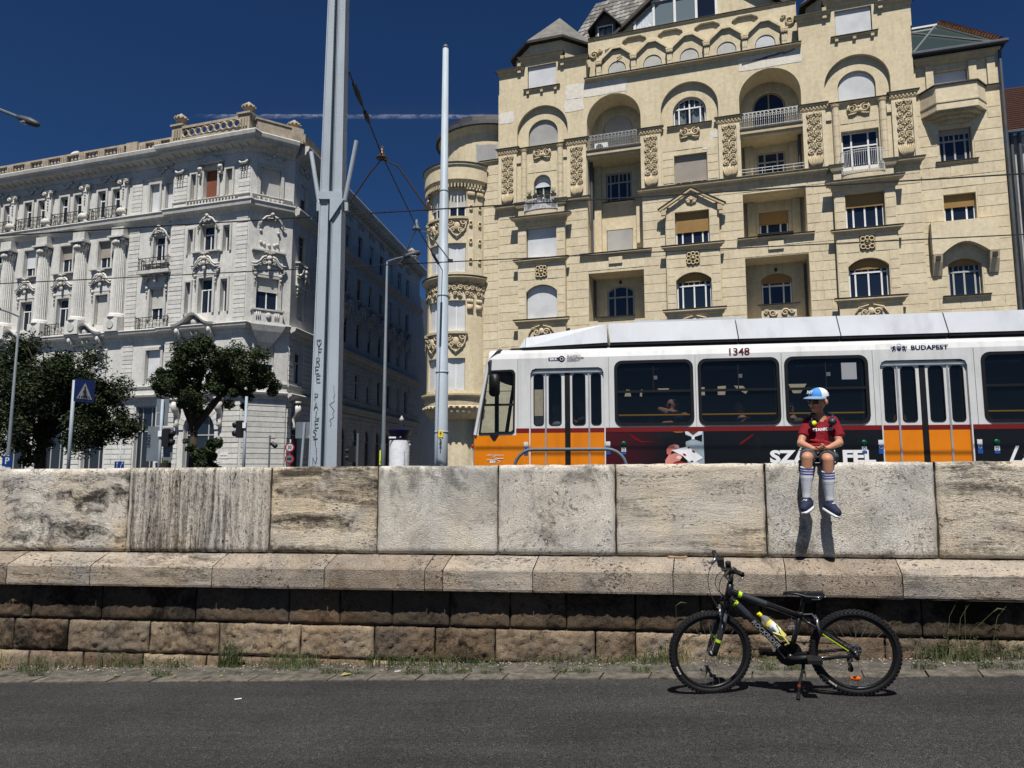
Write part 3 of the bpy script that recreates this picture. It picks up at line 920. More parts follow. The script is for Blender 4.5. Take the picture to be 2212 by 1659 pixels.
 ome.materials.append(CARV)
 cap = MB()
 for k in range(7):
  x = -.52 + k * .173
  cap.ball((x, -.13, 20.33), .07, 6, 4, (1, .7, 1.2)); cap.tube([(x + .085, -.1, 20.25), (x + .085, -.14, 20.42)], .02, 4)
 cme = cap.mesh('capital_leaves'); cme.materials.append(CARV)
 for c in (-0.24, 3.96, 8.20, 12.40, 16.66, 20.86):
  mb = MB()
  mb.box(c - .56, c + .56, -.055, -.001, 16.98, 20.12)
  for s in (-1, 1):
   mb.box(c + s * .47 - .09, c + s * .47 + .09, -.13, -.056, 16.98, 20.12)
  mb.box(c - .379, c + .379, -.13, -.056, 20.02, 20.119)
  p = mb.build('carved_pilaster', YS[2], B)
  o = link_mesh('scrollwork', ome, p); o.location = (c, -.06, 0)
  o = link_mesh('capital_leaves', cme, p); o.location = (c, 0, 0)
  ob = moulding(p, 'capital', [(.06, 20.12), (.08, 20.22), (.13, 20.24), (.13, 20.42), (.2, 20.47), (.2, 20.52)], c - .5, c + .5, TR)
  mb = MB(); mb.box(c - .74, c + .74, -.24, 0, 20.523, 20.56); mb.build('flashing', DK, p)
 bp_ = [(.03, 16.55), (.1, 16.6), (.16, 16.78), (.27, 16.86), (.29, 16.95), (.29, 16.97)]
 def belt(x0, x1):
  ob = moulding(B, 'belt_course', bp_, x0, x1, TR)
  mb = MB(); mb.box(x0 - .31, x1 + .31, -.315, 0, 16.973, 17.01); mb.build('flashing', DK, ob)
  q = MB()
  n = int((x1 - x0) / .21)
  for i in range(n + 1):
   x = x0 + (x1 - x0) * i / max(n, 1)
   q.tube([(x - .07, -.15, 16.80), (x, -.12, 16.64), (x + .07, -.15, 16.80)], .022, 4)
  q.build('wave_ornament', CARV, ob)
 belt(-.74, .34); belt(3.40, 4.45); belt(7.72, 17.0); belt(20.35, 21.35)
 # ---------------------------------------------------------------- projecting oriel boxes of columns A, C, E
 for c, kind in ((cA, 'A'), (cC, 'C'), (cE, 'E')):
  yb = -.30
  h1 = seg_pts(c - .92, c + .92, 10.02, 11.62, 12.03)
  h2 = rect_pts(c - .90, c + .90, 13.62, 15.42)
  h0 = seg_pts(c - .92, c + .92, 6.2, 7.8, 8.2)
  if kind == 'C':
   out = [(c - 1.41, 4.5), (c + 1.41, 4.5), (c + 1.41, 15.55), (c, 16.5), (c - 1.41, 15.55)]
  else:
   out = rect_pts(c - 1.41, c + 1.41, 4.5, 15.99)
  link_mesh('oriel_front', fill_wall(out, [h0, h1, h2], yb, .35), B, YW)
  mb = MB()
  zt = 15.55 if kind == 'C' else 15.99
  for s in (-1, 1):
   x = c + s * 1.41
   mb.face([(x, yb, 4.5), (x, .0, 4.5), (x, .0, zt), (x, yb, zt)])
  if kind == 'C':
   for s in (-1, 1): mb.face([(c, yb, 16.5), (c + s * 1.41, yb, 15.55), (c + s * 1.41, 0, 15.55), (c, 0, 16.5)])
  mb.build('oriel_side', YW, B)
  hr = [(c - .95, c + .95, 6.2, 8.25), (c - .95, c + .95, 10.0, 12.06), (c - .92, c + .92, 13.6, 15.45), (c - .36, c + .36, 12.4, 13.16)]
  ashlar(B, [(c - 1.38, c + 1.38, 9.9, 13.3), (c - 1.38, c + 1.38, 13.5, 15.5)], hr, .5, .6, 1.0, yb, YS, 24, rng)
  window(B, c - .9, c + .9, 6.22, 7.8, 0.02, 8.18, 'seg', WF_WHITE, 'quad', shutter=.4)
  sm = {'A': (1.0, SH_WHITE), 'C': (.22, SH_BROWN), 'E': (.24, SH_BROWN)}[kind]
  window(B, c - .9, c + .9, 10.04, 11.62, 0.02, 12.0, 'seg', WF_WHITE, 'quad', shutter=sm[0], smat=sm[1])
  sm = {'A': (1.0, SH_WHITE), 'C': (.60, SH_BROWN), 'E': (.36, SH_BROWN)}[kind]
  window(B, c - .88, c + .88, 13.64, 15.40, 0.02, None, 'round', WF_WHITE, 'tri', shutter=sm[0], smat=sm[1])
  trim('window_sill', 10.0, .34, .20, c - 1.44, c + 1.44, yb)
  trim('window_sill', 13.52, .26, .22, c - 1.42, c + 1.42, yb)
  mb = MB(); mb.box(c - .35, c + .35, yb - .03, yb - .001, 12.42, 13.14)
  pq = mb.build('plaque', M('plaque_shade', srgb(120, 100, 66), .9, .2, 5), B)
  q = MB(); q.smooth = True
  for (dx, dz, r) in ((-.2, -.2, .11), (.2, -.2, .11), (-.2, .2, .11), (.2, .2, .11), (0, .24, .1), (0, -.24, .1), (.24, 0, .1), (-.24, 0, .1)):
   pts = [(c + dx + r * math.cos(t * .6283), yb - .06, 12.78 + dz + r * math.sin(t * .6283)) for t in range(10)]
   q.tube(pts, .03, 5, closed=True)
  q.ball((c, yb - .07, 12.78), .09, 8, 5)
  q.build('rosette', CARV, pq)
  q = MB(); q.smooth = True
  for s in (-1, 1):
   spiral(q, (c + s * .28, 9.25), .2, 1.4, s, yb - .06, .05)
   q.tube([(c + s * .75, yb - .04, 9.1), (c + s * .55, yb - .07, 9.5), (c + s * .1, yb - .08, 9.62)], .04, 5)
  q.ball((c, yb - .06, 9.3), .16, 8, 5, (1, .4, 1.2))
  q.build('cartouche', CARV, B)
  if kind != 'C':
   ob = moulding(B, 'hood_moulding', [(.02, 15.56), (.1, 15.62), (.16, 15.85), (.36, 15.95), (.38, 16.04)], c - 1.42, c + 1.42, TR, yb)
   mb = MB(); mb.box(c - 1.82, c + 1.82, yb - .40, yb, 16.043, 16.075); mb.build('flashing', DK, ob)
   mb = MB(); mb.box(c - 1.38, c + 1.38, yb - .02, -.001, 16.08, 16.62)
   pts = [(c + 1.0 * math.cos(math.pi * i / 12), yb - .02 - .34 * math.sin(math.pi * i / 12)) for i in range(13)]
   mb.prism(pts, 16.08, 16.36, 'z')
   ob = mb.build('balcony_parapet', YS[1], B)
   mb = MB()
   for s in (-1, 1):
    moulding(ob, 'pier_cap', [(.02, 16.6), (.1, 16.66), (.16, 16.85), (.2, 16.95)], c + s * 1.22 - .16, c + s * 1.22 + .16, TR, yb + .0)
    q = MB(); q.box(c + s * 1.22 - .38, c + s * 1.22 + .38, yb - .22, 0, 16.953, 16.985); q.build('flashing', DK, ob)
   rail = MB()
   n = 16
   P_ = [(c + 1.0 * math.cos(math.pi * i / n), yb - .05 - .34 * math.sin(math.pi * i / n)) for i in range(n + 1)]
   zt = 17.16 if kind == 'A' else 17.55
   rail.tube([(x, y, zt) for x, y in P_], .022, 4)
   rail.tube([(x, y, 16.42) for x, y in P_], .018, 4)
   rail.tube([(x, y, zt - .12) for x, y in P_], .012, 4)
   for i, (x, y) in enumerate(P_):
    rail.tube([(x, y, 16.38), (x, y, zt)], .012, 4)
    if i < n:
     x2, y2 = P_[i + 1]; xm, ym = (x + x2) / 2, (y + y2) / 2
     rail.tube([(xm, ym, 16.38), (xm, ym, zt)], .009, 4)
     rail.ball((x, y, 16.75), .035, 5, 4)
   rail.build('railing', WIRE, ob)
   if kind == 'A':
    cl = MB(); cl.face([(c - .95, yb - .06, 16.42), (c + .0, yb - .33, 16.42), (c + .0, yb - .33, 17.0), (c - .95, yb - .06, 17.0)]); cl.face([(c, yb - .33, 16.42), (c + .95, yb - .06, 16.42), (c + .95, yb - .06, 17.0), (c, yb - .33, 17.0)])
    cl.build('privacy_cloth', M('railing_cloth', (.5, .5, .52), .9, .3, 8), ob)
    for k in range(5):
     q = MB(); x = c - .75 + k * .36
     q.box(x, x + .3, yb - .42, yb - .28, 17.08, 17.22); pl = q.build('planter_box', DK, ob)
     q = MB()
     for t in range(24):
      a = rng.uniform(0, 6.28); q.tube([(x + .15, yb - .35, 17.2), (x + .15 + .16 * math.cos(a), yb - .35 + .1 * math.sin(a), 17.2 + rng.uniform(.1, .4))], [.012, .004], 3)
     q.build('potted_plant', M('pot_plant_green', (.05, .09, .03), .8, .3, 10), pl)
  else:
   for s in (-1, 1):
    q = MB()
    q.hexa([(c, yb - .22, 16.52), (c + s * 1.66, yb - .22, 15.5), (c + s * 1.66, yb, 15.5), (c, yb, 16.52), (c, yb - .22, 16.66), (c + s * 1.74, yb - .22, 15.6), (c + s * 1.74, yb, 15.6), (c, yb, 16.66)])
    pd = q.build('pediment_moulding', TR, B)
    q = MB(); q.hexa([(c, yb - .25, 16.664), (c + s * 1.77, yb - .25, 15.6), (c + s * 1.77, yb, 15.6), (c, yb, 16.664), (c, yb - .25, 16.70), (c + s * 1.8, yb - .25, 15.63), (c + s * 1.8, yb, 15.63), (c, yb, 16.70)]); q.build('flashing', DK, pd)
    q = MB(); q.box(c + s * 1.48 - .13, c + s * 1.48 + .13, yb - .2, yb, 15.28, 15.56); q.build('pediment_foot', TR, pd)
   q = MB(); q.smooth = True
   for k in range(8):
    a = k * math.pi / 4
    q.ball((c + .2 * math.cos(a), yb - .04, 16.02 + .15 * math.sin(a)), .13, 8, 5, (1, .4, .8))
   q.ball((c, yb - .09, 16.02), .09, 8, 5)
   q.build('rosette', CARV, B)
 window(B, cA - .5, cA + .5, 17.17, 18.15, .3, 18.68, 'round', WF_WHITE, 'pair', shutter=.42, smat=SH_WHITE)
 window(B, cC - .86, cC + .86, 17.14, 18.75, .28, None, 'round', WF_WHITE, 'quad', shutter=.90, smat=SH_TAUPE)
 window(B, cE - .86, cE + .86, 16.57, 18.85, .30, None, 'round', WF_WHITE, 'tri3', door=True)
 for c in (cA, cE):
  for s in (-1, 1):
   mb = MB(); mb.box(c + s * 1.45 - .16, c + s * 1.45 + .16, -.08, -.001, 19.55, 19.95); mb.build('tie_block', YS[2], B)
 # ---------------------------------------------------------------- loggias
 for i, (a, b) in enumerate((LB, LD)):
  cx = (a + b) / 2
  D = 1.5
  def niche(z0, z1, hole, arch=False, zs=0):
   mb = MB()
   mb.face([(a, .3, z0), (a, D, z0), (a, D, z1 if not arch else zs), (a, .3, z1 if not arch else zs)])
   mb.face([(b, .3, z0), (b, D, z0), (b, D, z1 if not arch else zs), (b, .3, z1 if not arch else zs)])
   mb.face([(a, .3, z0), (b, .3, z0), (b, D, z0), (a, D, z0)])
   if not arch: mb.face([(a, .3, z1), (b, .3, z1), (b, D, z1), (a, D, z1)])
   else:
    pts = [(cx + (b - a) / 2 * math.cos(math.pi * k / 20), zs + (z1 - zs) * math.sin(math.pi * k / 20)) for k in range(21)]
    for k in range(20):
     mb.face([(pts[k][0], .3, pts[k][1]), (pts[k + 1][0], .3, pts[k + 1][1]), (pts[k + 1][0], D, pts[k + 1][1]), (pts[k][0], D, pts[k][1])])
   mb.build('loggia_lining', YW, B)
   link_mesh('loggia_back_wall', fill_wall(rect_pts(a, b, z0, z1), [hole], D, .2), B, YW)
  niche(19.66, 23.0, arch_pts(cx - .86, cx + .86, 19.7, 21.55, 22.42), True, 21.45)
  window(B, cx - .84, cx + .84, 19.7, 21.55, D + .15, 22.40, 'round', WF_TAN, 'pair', shutter=(.97 if i == 0 else 0), smat=SH_GREY, room=True)
  mb = MB(); mb.box(a + .001, b - .001, -.12, .3, 19.42, 19.655); sl = mb.build('loggia_slab', TR, B)
  mb = MB(); mb.box(a - .02, b + .02, -.16, -.02, 19.62, 19.70); mb.build('flashing', DK, sl)
  rail = MB()
  rail.tube([(a + .02, -.08, 20.58), (b - .02, -.08, 20.58)], .028, 4)
  rail.tube([(a + .02, -.08, 20.42), (b - .02, -.08, 20.42)], .016, 4)
  rail.tube([(a + .02, -.08, 19.80), (b - .02, -.08, 19.80)], .018, 4)
  n = 15
  for k in range(n + 1):
   x = a + .05 + (b - a - .1) * k / n
   rail.tube([(x, -.08, 19.7), (x, -.08, 20.6)], .013, 4)
   rail.ball((x, -.08, 20.12), .04, 5, 4); rail.ball((x, -.08, 20.5), .05, 5, 4, (1, .5, 1))
   if k < n:
    w = (b - a - .1) / n
    rail.tube([(x, -.08, 20.4), (x + w * .25, -.08, 20.28), (x + w * .5, -.08, 20.36), (x + w * .75, -.08, 20.28), (x + w, -.08, 20.4)], .016, 4)
    rail.tube([(x + w / 2, -.08, 19.7), (x + w / 2, -.08, 20.42)], .009, 4)
  rail.build('railing', IRON if i == 0 else WIRE, sl)
  if i == 0:
   mb = MB(); mb.box(a + .4, a + 1.15, .25, .55, 19.75, 20.25); u = mb.build('air_conditioner', WF_WHITE, B)
   q = MB(); q.lathe([(.2, 0), (.2, .01)], 16); o = q.build('fan_grille', M('fan_dark', (.08, .08, .08)), u); o.rotation_euler = (R(90), 0, 0); o.location = (a + .68, .245, 20.0)
  z0 = 13.62 if i == 0 else 17.15
  wl_ = [rect_pts(cx - .76, cx + .76, 17.12, 18.86)] if i == 0 else [rect_pts(cx - .74, cx + .74, 17.3, 18.92)]
  mb = MB()
  for x in (a, b): mb.face([(x, .3, z0), (x, D, z0), (x, D, 19.3), (x, .3, 19.3)])
  mb.face([(a, .3, z0), (b, .3, z0), (b, D, z0), (a, D, z0)]); mb.face([(a, .3, 19.3), (b, .3, 19.3), (b, D, 19.3), (a, D, 19.3)])
  mb.build('loggia_lining', YW, B)
  hs = list(wl_)
  if i == 0: hs.append(rect_pts(cx - .76, cx + .76, 14.05, 15.42))
  link_mesh('loggia_back_wall', fill_wall(rect_pts(a, b, z0, 19.3), hs, D, .2), B, YW)
  if i == 0:
   window(B, cx - .74, cx + .74, 17.14, 18.84, D + .12, None, 'round', WF_GREY, 'quad')
   window(B, cx - .74, cx + .74, 14.07, 15.40, D + .12, None, 'round', WF_GREY, 'pair', shutter=1.0, smat=SH_GREY)
   trim('window_sill', 17.08, .12, .1, cx - .8, cx + .8, D)
   for s in (-1, 1):
    mb = MB(); x = cx + s * 1.22
    mb.box(x - .2, x + .2, D - .22, D - .001, 14.1, 19.29)
    mb.box(x - .26, x + .26, D - .3, D - .001, 13.63, 13.85); mb.box(x - .23, x + .23, D - .26, D - .001, 13.85, 14.1)
    mb.build('loggia_pilaster', YW, B)
   trim('sill_course', 13.60, .24, .2, a - .25, b + .25)
   mb = MB(); mb.box(cx - .38, cx + .38, -.1, -.001, 12.95, 13.34); mb.build('keystone_block', YS[0], B)
  else:
   window(B, cx - .72, cx + .72, 17.32, 18.9, D + .12, None, 'round', WF_GREY, 'tri3')
   rl = MB()
   for z in (17.30, 17.46): rl.tube([(a, -.05, z), (b, -.05, z)], .02, 4)
   for k in range(7): rl.tube([(a + (b - a) * k / 6, -.05, 17.02), (a + (b - a) * k / 6, -.05, 17.46)], .014, 4)
   rl.build('railing', WIRE, B)
   for s in (-1, 1):
    mb = MB(); x = cx + s * 1.15; mb.box(x - .22, x + .22, D - .2, D - .001, 17.16, 19.29); mb.build('loggia_pilaster', YW, B)
   niche(13.68, 16.12, rect_pts(cx - .75, cx + .75, 13.9, 15.52))
   window(B, cx - .73, cx + .73, 13.92, 15.50, D + .12, None, 'round', WF_WHITE, 'tri3', shutter=.42, smat=SH_BROWN)
   for s in (-1, 1):
    mb = MB(); x = cx + s * 1.15; mb.box(x - .2, x + .2, D - .2, D - .001, 13.69, 16.1); mb.build('loggia_pilaster', YW, B)
   trim('sill_course', 13.66, .22, .2, a - .12, b + .12)
   trim('window_sill', 13.75, .10, .26, cx - .6, cx + .6)
   mb = MB(); mb.box(cx - .38, cx + .38, -.1, -.001, 12.95, 13.42); mb.build('keystone_block', YS[0], B)
  zt = 12.5 + .1 * i
  niche(9.2, zt, seg_pts(cx - .78, cx + .78, 10.1, 11.75, 12.05))
  window(B, cx - .76, cx + .76, 10.12, 11.75, D + .12, 12.03, 'seg', WF_WHITE if i else WF_GREY, 'tri3', shutter=(.0 if i == 0 else .25), smat=SH_BROWN)
  mb = MB()
  if i:
   mb.box(cx - .85, cx + .85, -.14, .2, 9.3, 9.86)
   ob = mb.build('loggia_parapet', YS[0], B)
   q = MB(); q.smooth = True
   for s in (-1, 1): spiral(q, (cx + s * .3, 9.55), .2, 1.4, s, -.18, .05); spiral(q, (cx + s * .62, 9.6), .13, 1.4, -s, -.18, .04)
   q.build('scroll_ornament', CARV, ob)
   trim('window_sill', 9.98, .12, .12, cx - .9, cx + .9, -.14)
  else:
   mb.box(a, b, .0, .2, 9.2, 9.75); mb.build('loggia_parapet', YS[0], B)
   trim('window_sill', 9.92, .14, .1, cx - .9, cx + .9, .0)
  q = MB(); q.tube([(a + .12 if i == 0 else b - .12, 1.2, 9.3), (a + .12 if i == 0 else b - .12, 1.2, 12.4)], .07, 6); q.build('downpipe', PIPE, B)
  q = MB(); q.tube([(a + .12 if i == 0 else b - .14, .6, z0), (a + .12 if i == 0 else b - .14, .6, 19.3)], .08, 6); q.build('downpipe', PIPE, B)
  q = MB(); q.box(cx - .06, cx + .06, D - .12, D - .001, 12.15, 12.32); q.build('wall_lamp', DK, B)
 # ---------------------------------------------------------------- main cornice and the zigzag arcade storey
 trim('main_cornice', 24.06, .22, .26, 4.75, 15.95)
 y5 = .50
 hs = []
 xa = [6.29, 8.34, 10.40, 12.42, 14.46]
 for x in xa: hs.append(arch_pts(x - .52, x + .52, 24.02, 24.72, 25.24))
 for k in range(4):
  x = (xa[k] + xa[k + 1]) / 2
  hs.append([(x, 25.68), (x + .72, 26.25), (x + .66, 26.42), (x + .35, 26.60), (x - .35, 26.60), (x - .66, 26.42), (x - .72, 26.25)])
 link_mesh('attic_wall', fill_wall(rect_pts(4.6, 16.1, 23.9, 26.86), hs, y5, .16), B, YW)
 mb = MB(); mb.face([(4.6, y5 + .16, 23.9), (16.1, y5 + .16, 23.9), (16.1, y5 + .16, 26.80), (4.6, y5 + .16, 26.80)]); mb.build('attic_recess_back', YW, B)
 mb = MB(); mb.face([(4.6, 0, 24.05), (16.1, 0, 24.05), (16.1, y5, 24.05), (4.6, y5, 24.05)]); mb.build('cornice_ledge', DK, B)
 for i, x in enumerate(xa):
  window(B, x - .5, x + .5, 24.05, 24.72, y5 + .14, 25.22, 'round', WF_WHITE, 'single', shutter=1.0, smat=(SH_CREAM if i < 4 else SH_WHITE))
  pts = [(x - 1.0, 25.32), (x - .22, 25.98), (x + .22, 25.98), (x + 1.0, 25.32)]
  for k in range(3):
   (x0, z0), (x1, z1) = pts[k], pts[k + 1]
   q = MB(); q.hexa([(x0, y5 - .16, z0 - .03), (x1, y5 - .16, z1 - .03), (x1, y5, z1 - .03), (x0, y5, z0 - .03), (x0, y5 - .16, z0 + .12), (x1, y5 - .16, z1 + .12), (x1, y5, z1 + .12), (x0, y5, z0 + .12)])
   q.build('zigzag_moulding', YW, B)
 for x in (5.24, 7.27, 9.32, 11.36, 13.40, 15.44):
  mb = MB(); mb.box(x - .14, x + .14, y5 - .2, y5, 24.06, 24.98); mb.box(x - .2, x + .2, y5 - .26, y5, 25.26, 25.34)
  for k in (-1, 0, 1): mb.box(x + k * .09 - .02, x + k * .09 + .02, y5 - .225, y5 - .2, 24.60, 24.96)
  p = mb.build('colonnette', YS[2], B)
  q = MB()
  for k in range(4): q.ball((x - .13 + k * .087, y5 - .24, 25.14), .07, 6, 4, (.9, .7, 1.6))
  q.build('colonnette_capital', CARV, p)
 trim('attic_edge', 26.88, .10, .08, 4.7, 16.0, y5)
 for s, x in ((1, 4.95), (-1, 15.75)):
  q = MB(); q.smooth = True; spiral(q, (x, 25.80), .26, 1.5, s, y5 - .05, .06); spiral(q, (x + s * .35, 26.05), .14, 1.4, -s, y5 - .05, .045); q.build('scroll_ornament', CARV, B)
 # ---------------------------------------------------------------- upper blocks over A and E
 SLATE = M('slate_roof', srgb(112, 110, 104), .7, .3, 2.5, .004, 30)
 for c, tilt in ((cA, 0), (cE, 1)):
  x0, x1 = c - 2.68, c + 2.68
  out = [(x0, 24.04), (x1, 24.04), (x1, 25.2), (c + 1.35, 25.2), (c + 1.35, 25.8), (c - 1.45, 25.8), (c - 1.45, 25.2), (x0, 25.2)]
  link_mesh('block_front', fill_wall(out, [rect_pts(c - .88, c + .88, 24.0 + .0, 25.55)] if False else [rect_pts(c - .88, c + .88, 24.05, 25.55)], .003, .3), B, YW)
  mb = MB()
  for x in (x0, x1): mb.face([(x, 0, 23.9), (x, 5.0, 23.9), (x, 5.0, 25.4), (x, 0, 25.4)])
  mb.build('block_side', YW, B)
  window(B, c - .86, c + .86, 24.07, 25.53, .22, None, 'round', WF_WHITE, 'pair', shutter=1.0 if not tilt else .97, smat=SH_WHITE)
  sl = trim('window_sill', 24.06, .12, .13, c - .98, c + .98)
  for k in (-1, 0, 1):
   q = MB(); q.box(c + k * .85 - .08, c + k * .85 + .08, -.12, 0, 23.8, 23.93); q.build('sill_bracket', TR, sl)
  pr = [(.02, 0), (.1, .06), (.14, .2), (.22, .3)]
  def step(xa_, xb_, z):
   ob = moulding(B, 'stepped_cornice', [(o_, z - .3 + q) for o_, q in pr], xa_, xb_, TR)
   q = MB(); q.box(xa_ - .26, xb_ + .26, -.25, .3, z + .002, z + .06); q.build('flashing', DK, ob)
  step(x0 + .05, c - 1.30, 25.5); step(c - 1.22, c + 1.12, 26.08); step(c + 1.28, x1 - .05, 25.5)
  for xx in (c - 1.38, c + 1.28):
   q = MB(); q.box(xx - .1, xx + .1, -.16, 0, 25.2, 25.8); q.build('cornice_riser', TR, B)
  R_ = 2.5; oc = (c + .2, 2.5)
  def octo(r, z): return [(oc[0] + r * math.cos(R(22.5 + 45 * k)), oc[1] + r * math.sin(R(22.5 + 45 * k)), z) for k in range(8)]
  q = MB()
  lo, hi = octo(R_, 25.3), octo(R_, 27.02)
  for k in range(8): q.face([lo[k], lo[(k + 1) % 8], hi[(k + 1) % 8], hi[k]])
  q.build('drum_wall', YW, B)
  q = MB(); e0, e1 = octo(R_ + .35, 27.0), octo(R_ + .35, 27.16)
  for k in range(8):
   q.face([e0[k], e0[(k + 1) % 8], e1[(k + 1) % 8], e1[k]])
  q.face(e0); q.build('drum_eave', DK, B)
  q = MB(); tp = (oc[0] + .3, oc[1], 30.0)
  e2 = octo(R_ + .33, 27.17)
  for k in range(8): q.face([e2[k], e2[(k + 1) % 8], tp])
  q.build('drum_roof', SLATE, B)
  q = MB(); q.tube([(x1 + .05 if c == cA else x0 - .05, .9, 24.1), (x1 + .05 if c == cA else x0 - .05, .9, 26.4)], .07, 6); q.build('downpipe', PIPE, B)
  q = MB(); q.tube([oc[:1] + (oc[1] - R_ - .36,) + (26.9,), (oc[0] + .02, oc[1] - R_ - .36, 26.9)], .05, 4);
 # ---------------------------------------------------------------- main roof with dormer and glazed gable
 def slate_sheet(p0, p1, p2, p3, nu, nv, name, mat, cap):
  """slates on the quad p0 p1 (eave) p2 p3 (ridge)"""
  p0, p1, p2, p3 = map(Vector, (p0, p1, p2, p3))
  rest = MB(); cnt = 0
  nrm = (p1 - p0).cross(p3 - p0).normalized()
  if nrm.y > 0: nrm = -nrm
  q = MB(); q.face([tuple(p) for p in (p0, p1, p2, p3)]); base = q.build(name, mat, B)
  def at(u, v): return (p0.lerp(p1, u)).lerp(p3.lerp(p2, u), v)
  for j in range(nv):
   for i in range(nu):
    off = .5 / nu if j % 2 else 0
    u0, u1 = max(0, i / nu - off), min(1, (i + 1) / nu - off)
    if u1 - u0 < .3 / nu: continue
    a, b, c_, d = at(u0 + .04 / nu, j / nv), at(u1 - .04 / nu, j / nv), at(u1 - .04 / nu, (j + 1.1) / nv), at(u0 + .04 / nu, (j + 1.1) / nv)
    mb = rest if cnt >= cap else MB()
    h = .05
    mb._add([a + nrm * h, b + nrm * h, c_ + nrm * .015, d + nrm * .015, a, b], [(0, 1, 2, 3), (4, 5, 1, 0)])
    if cnt < cap: mb.build('roof_slate', SLT[rng.randrange(3)], base)
    cnt += 1
  if rest.f: o = rest.build('roof_slate_rest', mat, base); o['kind'] = 'stuff'
 SLT = [M('slate_grey', srgb(112, 110, 106), .65, .2, 3), M('slate_dark', srgb(92, 90, 86), .65, .2, 3), M('slate_pale', srgb(140, 137, 130), .65, .2, 3)]
 slate_sheet((2.4, 1.9, 26.6), (8.4, 1.0, 26.6), (9.8, 3.6, 31.6), (4.5, 3.6, 31.2), 20, 14, 'roof_slope', SLATE, 280)
 gx0, gx1, gz0 = 7.15, 14.6, 26.92
 mb = MB()
 apex = 10.9
 zA = 30.7
 mb.face([(gx0 - 1.0, y5 + .3, gz0), (gx1 + 1.0, y5 + .3, gz0), (apex, y5 + .3, zA)])
 mb.build('gable_wall', YW, B)
 for s, gx in ((-1, gx0 - 1.15), (1, gx1 + 1.15)):
  q = MB(); q.hexa([(gx, y5 - .1, gz0 - .05), (gx - s * .25, y5 - .1, gz0 - .05), (gx - s * .25, y5 + 3, gz0 - .05), (gx, y5 + 3, gz0 - .05), (apex, y5 - .1, zA + .25), (apex - s * .05, y5 - .1, zA), (apex - s * .05, y5 + 3, zA), (apex, y5 + 3, zA + .25)])
  q.build('gable_verge', DK, B)
  q = MB(); q.face([(gx, y5, gz0), (apex, y5, zA + .25), (apex, y5 + 5, zA + .25), (gx, y5 + 5, gz0)]); q.build('gable_roof', SLATE, B)
 xs_ = [7.35, 8.45, 9.65, 10.85, 11.95, 12.2]
 for k in range(5):
  xa_, xb_ = xs_[k], xs_[k + 1]
  def lim(x): return gz0 + (zA - gz0) * min((x - (gx0 - 1.0)), (gx1 + 1 - x)) / (apex - gx0 + 1.0) - .35
  za, zb = min(lim(xa_), 28.6), min(lim(xb_), 28.6)
  if k < 4:
   q = MB(); q.face([(xa_ + .06, y5 + .22, gz0 + .12), (xb_ - .06, y5 + .22, gz0 + .12), (xb_ - .06, y5 + .22, zb), (xa_ + .06, y5 + .22, za)])
   g = q.build('gable_pane', [glass_mat('gable_glass_pale', (.30, .36, .38), 0, .12), glass_mat('gable_glass_blue', (.16, .2, .22), 0, .08), glass_mat('gable_glass_blue', (0, 0, 0)), GL][k], B)
   if k == 0:
    q = MB(); n = 10
    for t in range(n):
     x_a, x_b = xa_ + .1 + (xb_ - xa_ - .2) * t / n, xa_ + .1 + (xb_ - xa_ - .2) * (t + 1) / n
     q.face([(x_a, y5 + .20 + .02 * (t % 2), gz0 + .2), (x_b, y5 + .20 + .02 * ((t + 1) % 2), gz0 + .2), (x_b, y5 + .20, lim(x_b) - .15), (x_a, y5 + .20, lim(x_a) - .15)])
    q.build('curtain', CURTAIN, g)
  q = MB(); q.box(xa_ - .07, xa_ + .07, y5 + .14, y5 + .28, gz0, min(lim(xa_) + .05, 28.7)); q.build('gable_mullion', WF_WHITE, B)
 q = MB(); q.box(8.2, 13.2, y5 + .13, y5 + .28, 28.55, 28.7); q.build('gable_transom', WF_WHITE, B)
 q = MB(); q.box(gx0 - .1, 12.3, y5 + .1, y5 + .29, gz0, gz0 + .1); q.build('gable_sill', WF_WHITE, B)
 q = MB()
 dx0, dx1, dy = 5.0, 6.22, .66
 link_mesh('dormer_front', fill_wall([(dx0, 26.9), (dx1, 26.9), (dx1, 27.85), (5.6, 28.55), (dx0, 27.85)], [rect_pts(dx0 + .14, dx1 - .14, 26.96, 27.72)], dy, .1), B, SLT[1])
 window(B, dx0 + .14, dx1 - .14, 26.96, 27.72, dy + .08, None, 'round', WF_WHITE, 'single', clear=True, curtain=True)
 for s in (-1, 1):
  q = MB(); q.hexa([(5.61, dy - .35, 28.6), (5.61 + s * 1.0, dy - .35, 27.3), (5.61 + s * 1.0, dy + 2.0, 27.3), (5.61, dy + 2.6, 28.6), (5.61, dy - .35, 28.42), (5.61 + s * 1.0, dy - .35, 27.42), (5.61 + s * 1.0, dy + 2.0, 27.42), (5.61, dy + 2.6, 28.42)])
  q.build('dormer_roof', DK, B)
  q = MB(); x = 5.61 + s * .61; q.face([(x, dy, 26.9), (x, dy + 1.2, 26.9), (x, dy + 1.6, 27.8), (x, dy, 27.85)]); q.build('dormer_cheek', SLT[1], B)
 # ---------------------------------------------------------------- right wing F
 yF = .45; cF = 23.15
 hF = [rect_pts(cF - .75, cF + .75, 20.62, 21.58), rect_pts(cF - .72, cF + .72, 16.78, 18.5), rect_pts(cF - .7, cF + .7, 13.68, 15.1), seg_pts(cF - .72, cF + .72, 9.95, 11.5, 11.82)]
 link_mesh('wing_front', fill_wall(rect_pts(21.42, 25.22, .4, 22.3), hF, yF, .32), B, YW)
 q = MB(); q.face([(25.22, yF, .4), (25.22, 10, .4), (25.22, 10, 22.3), (25.22, yF, 22.3)]); q.build('wing_side', YW, B)
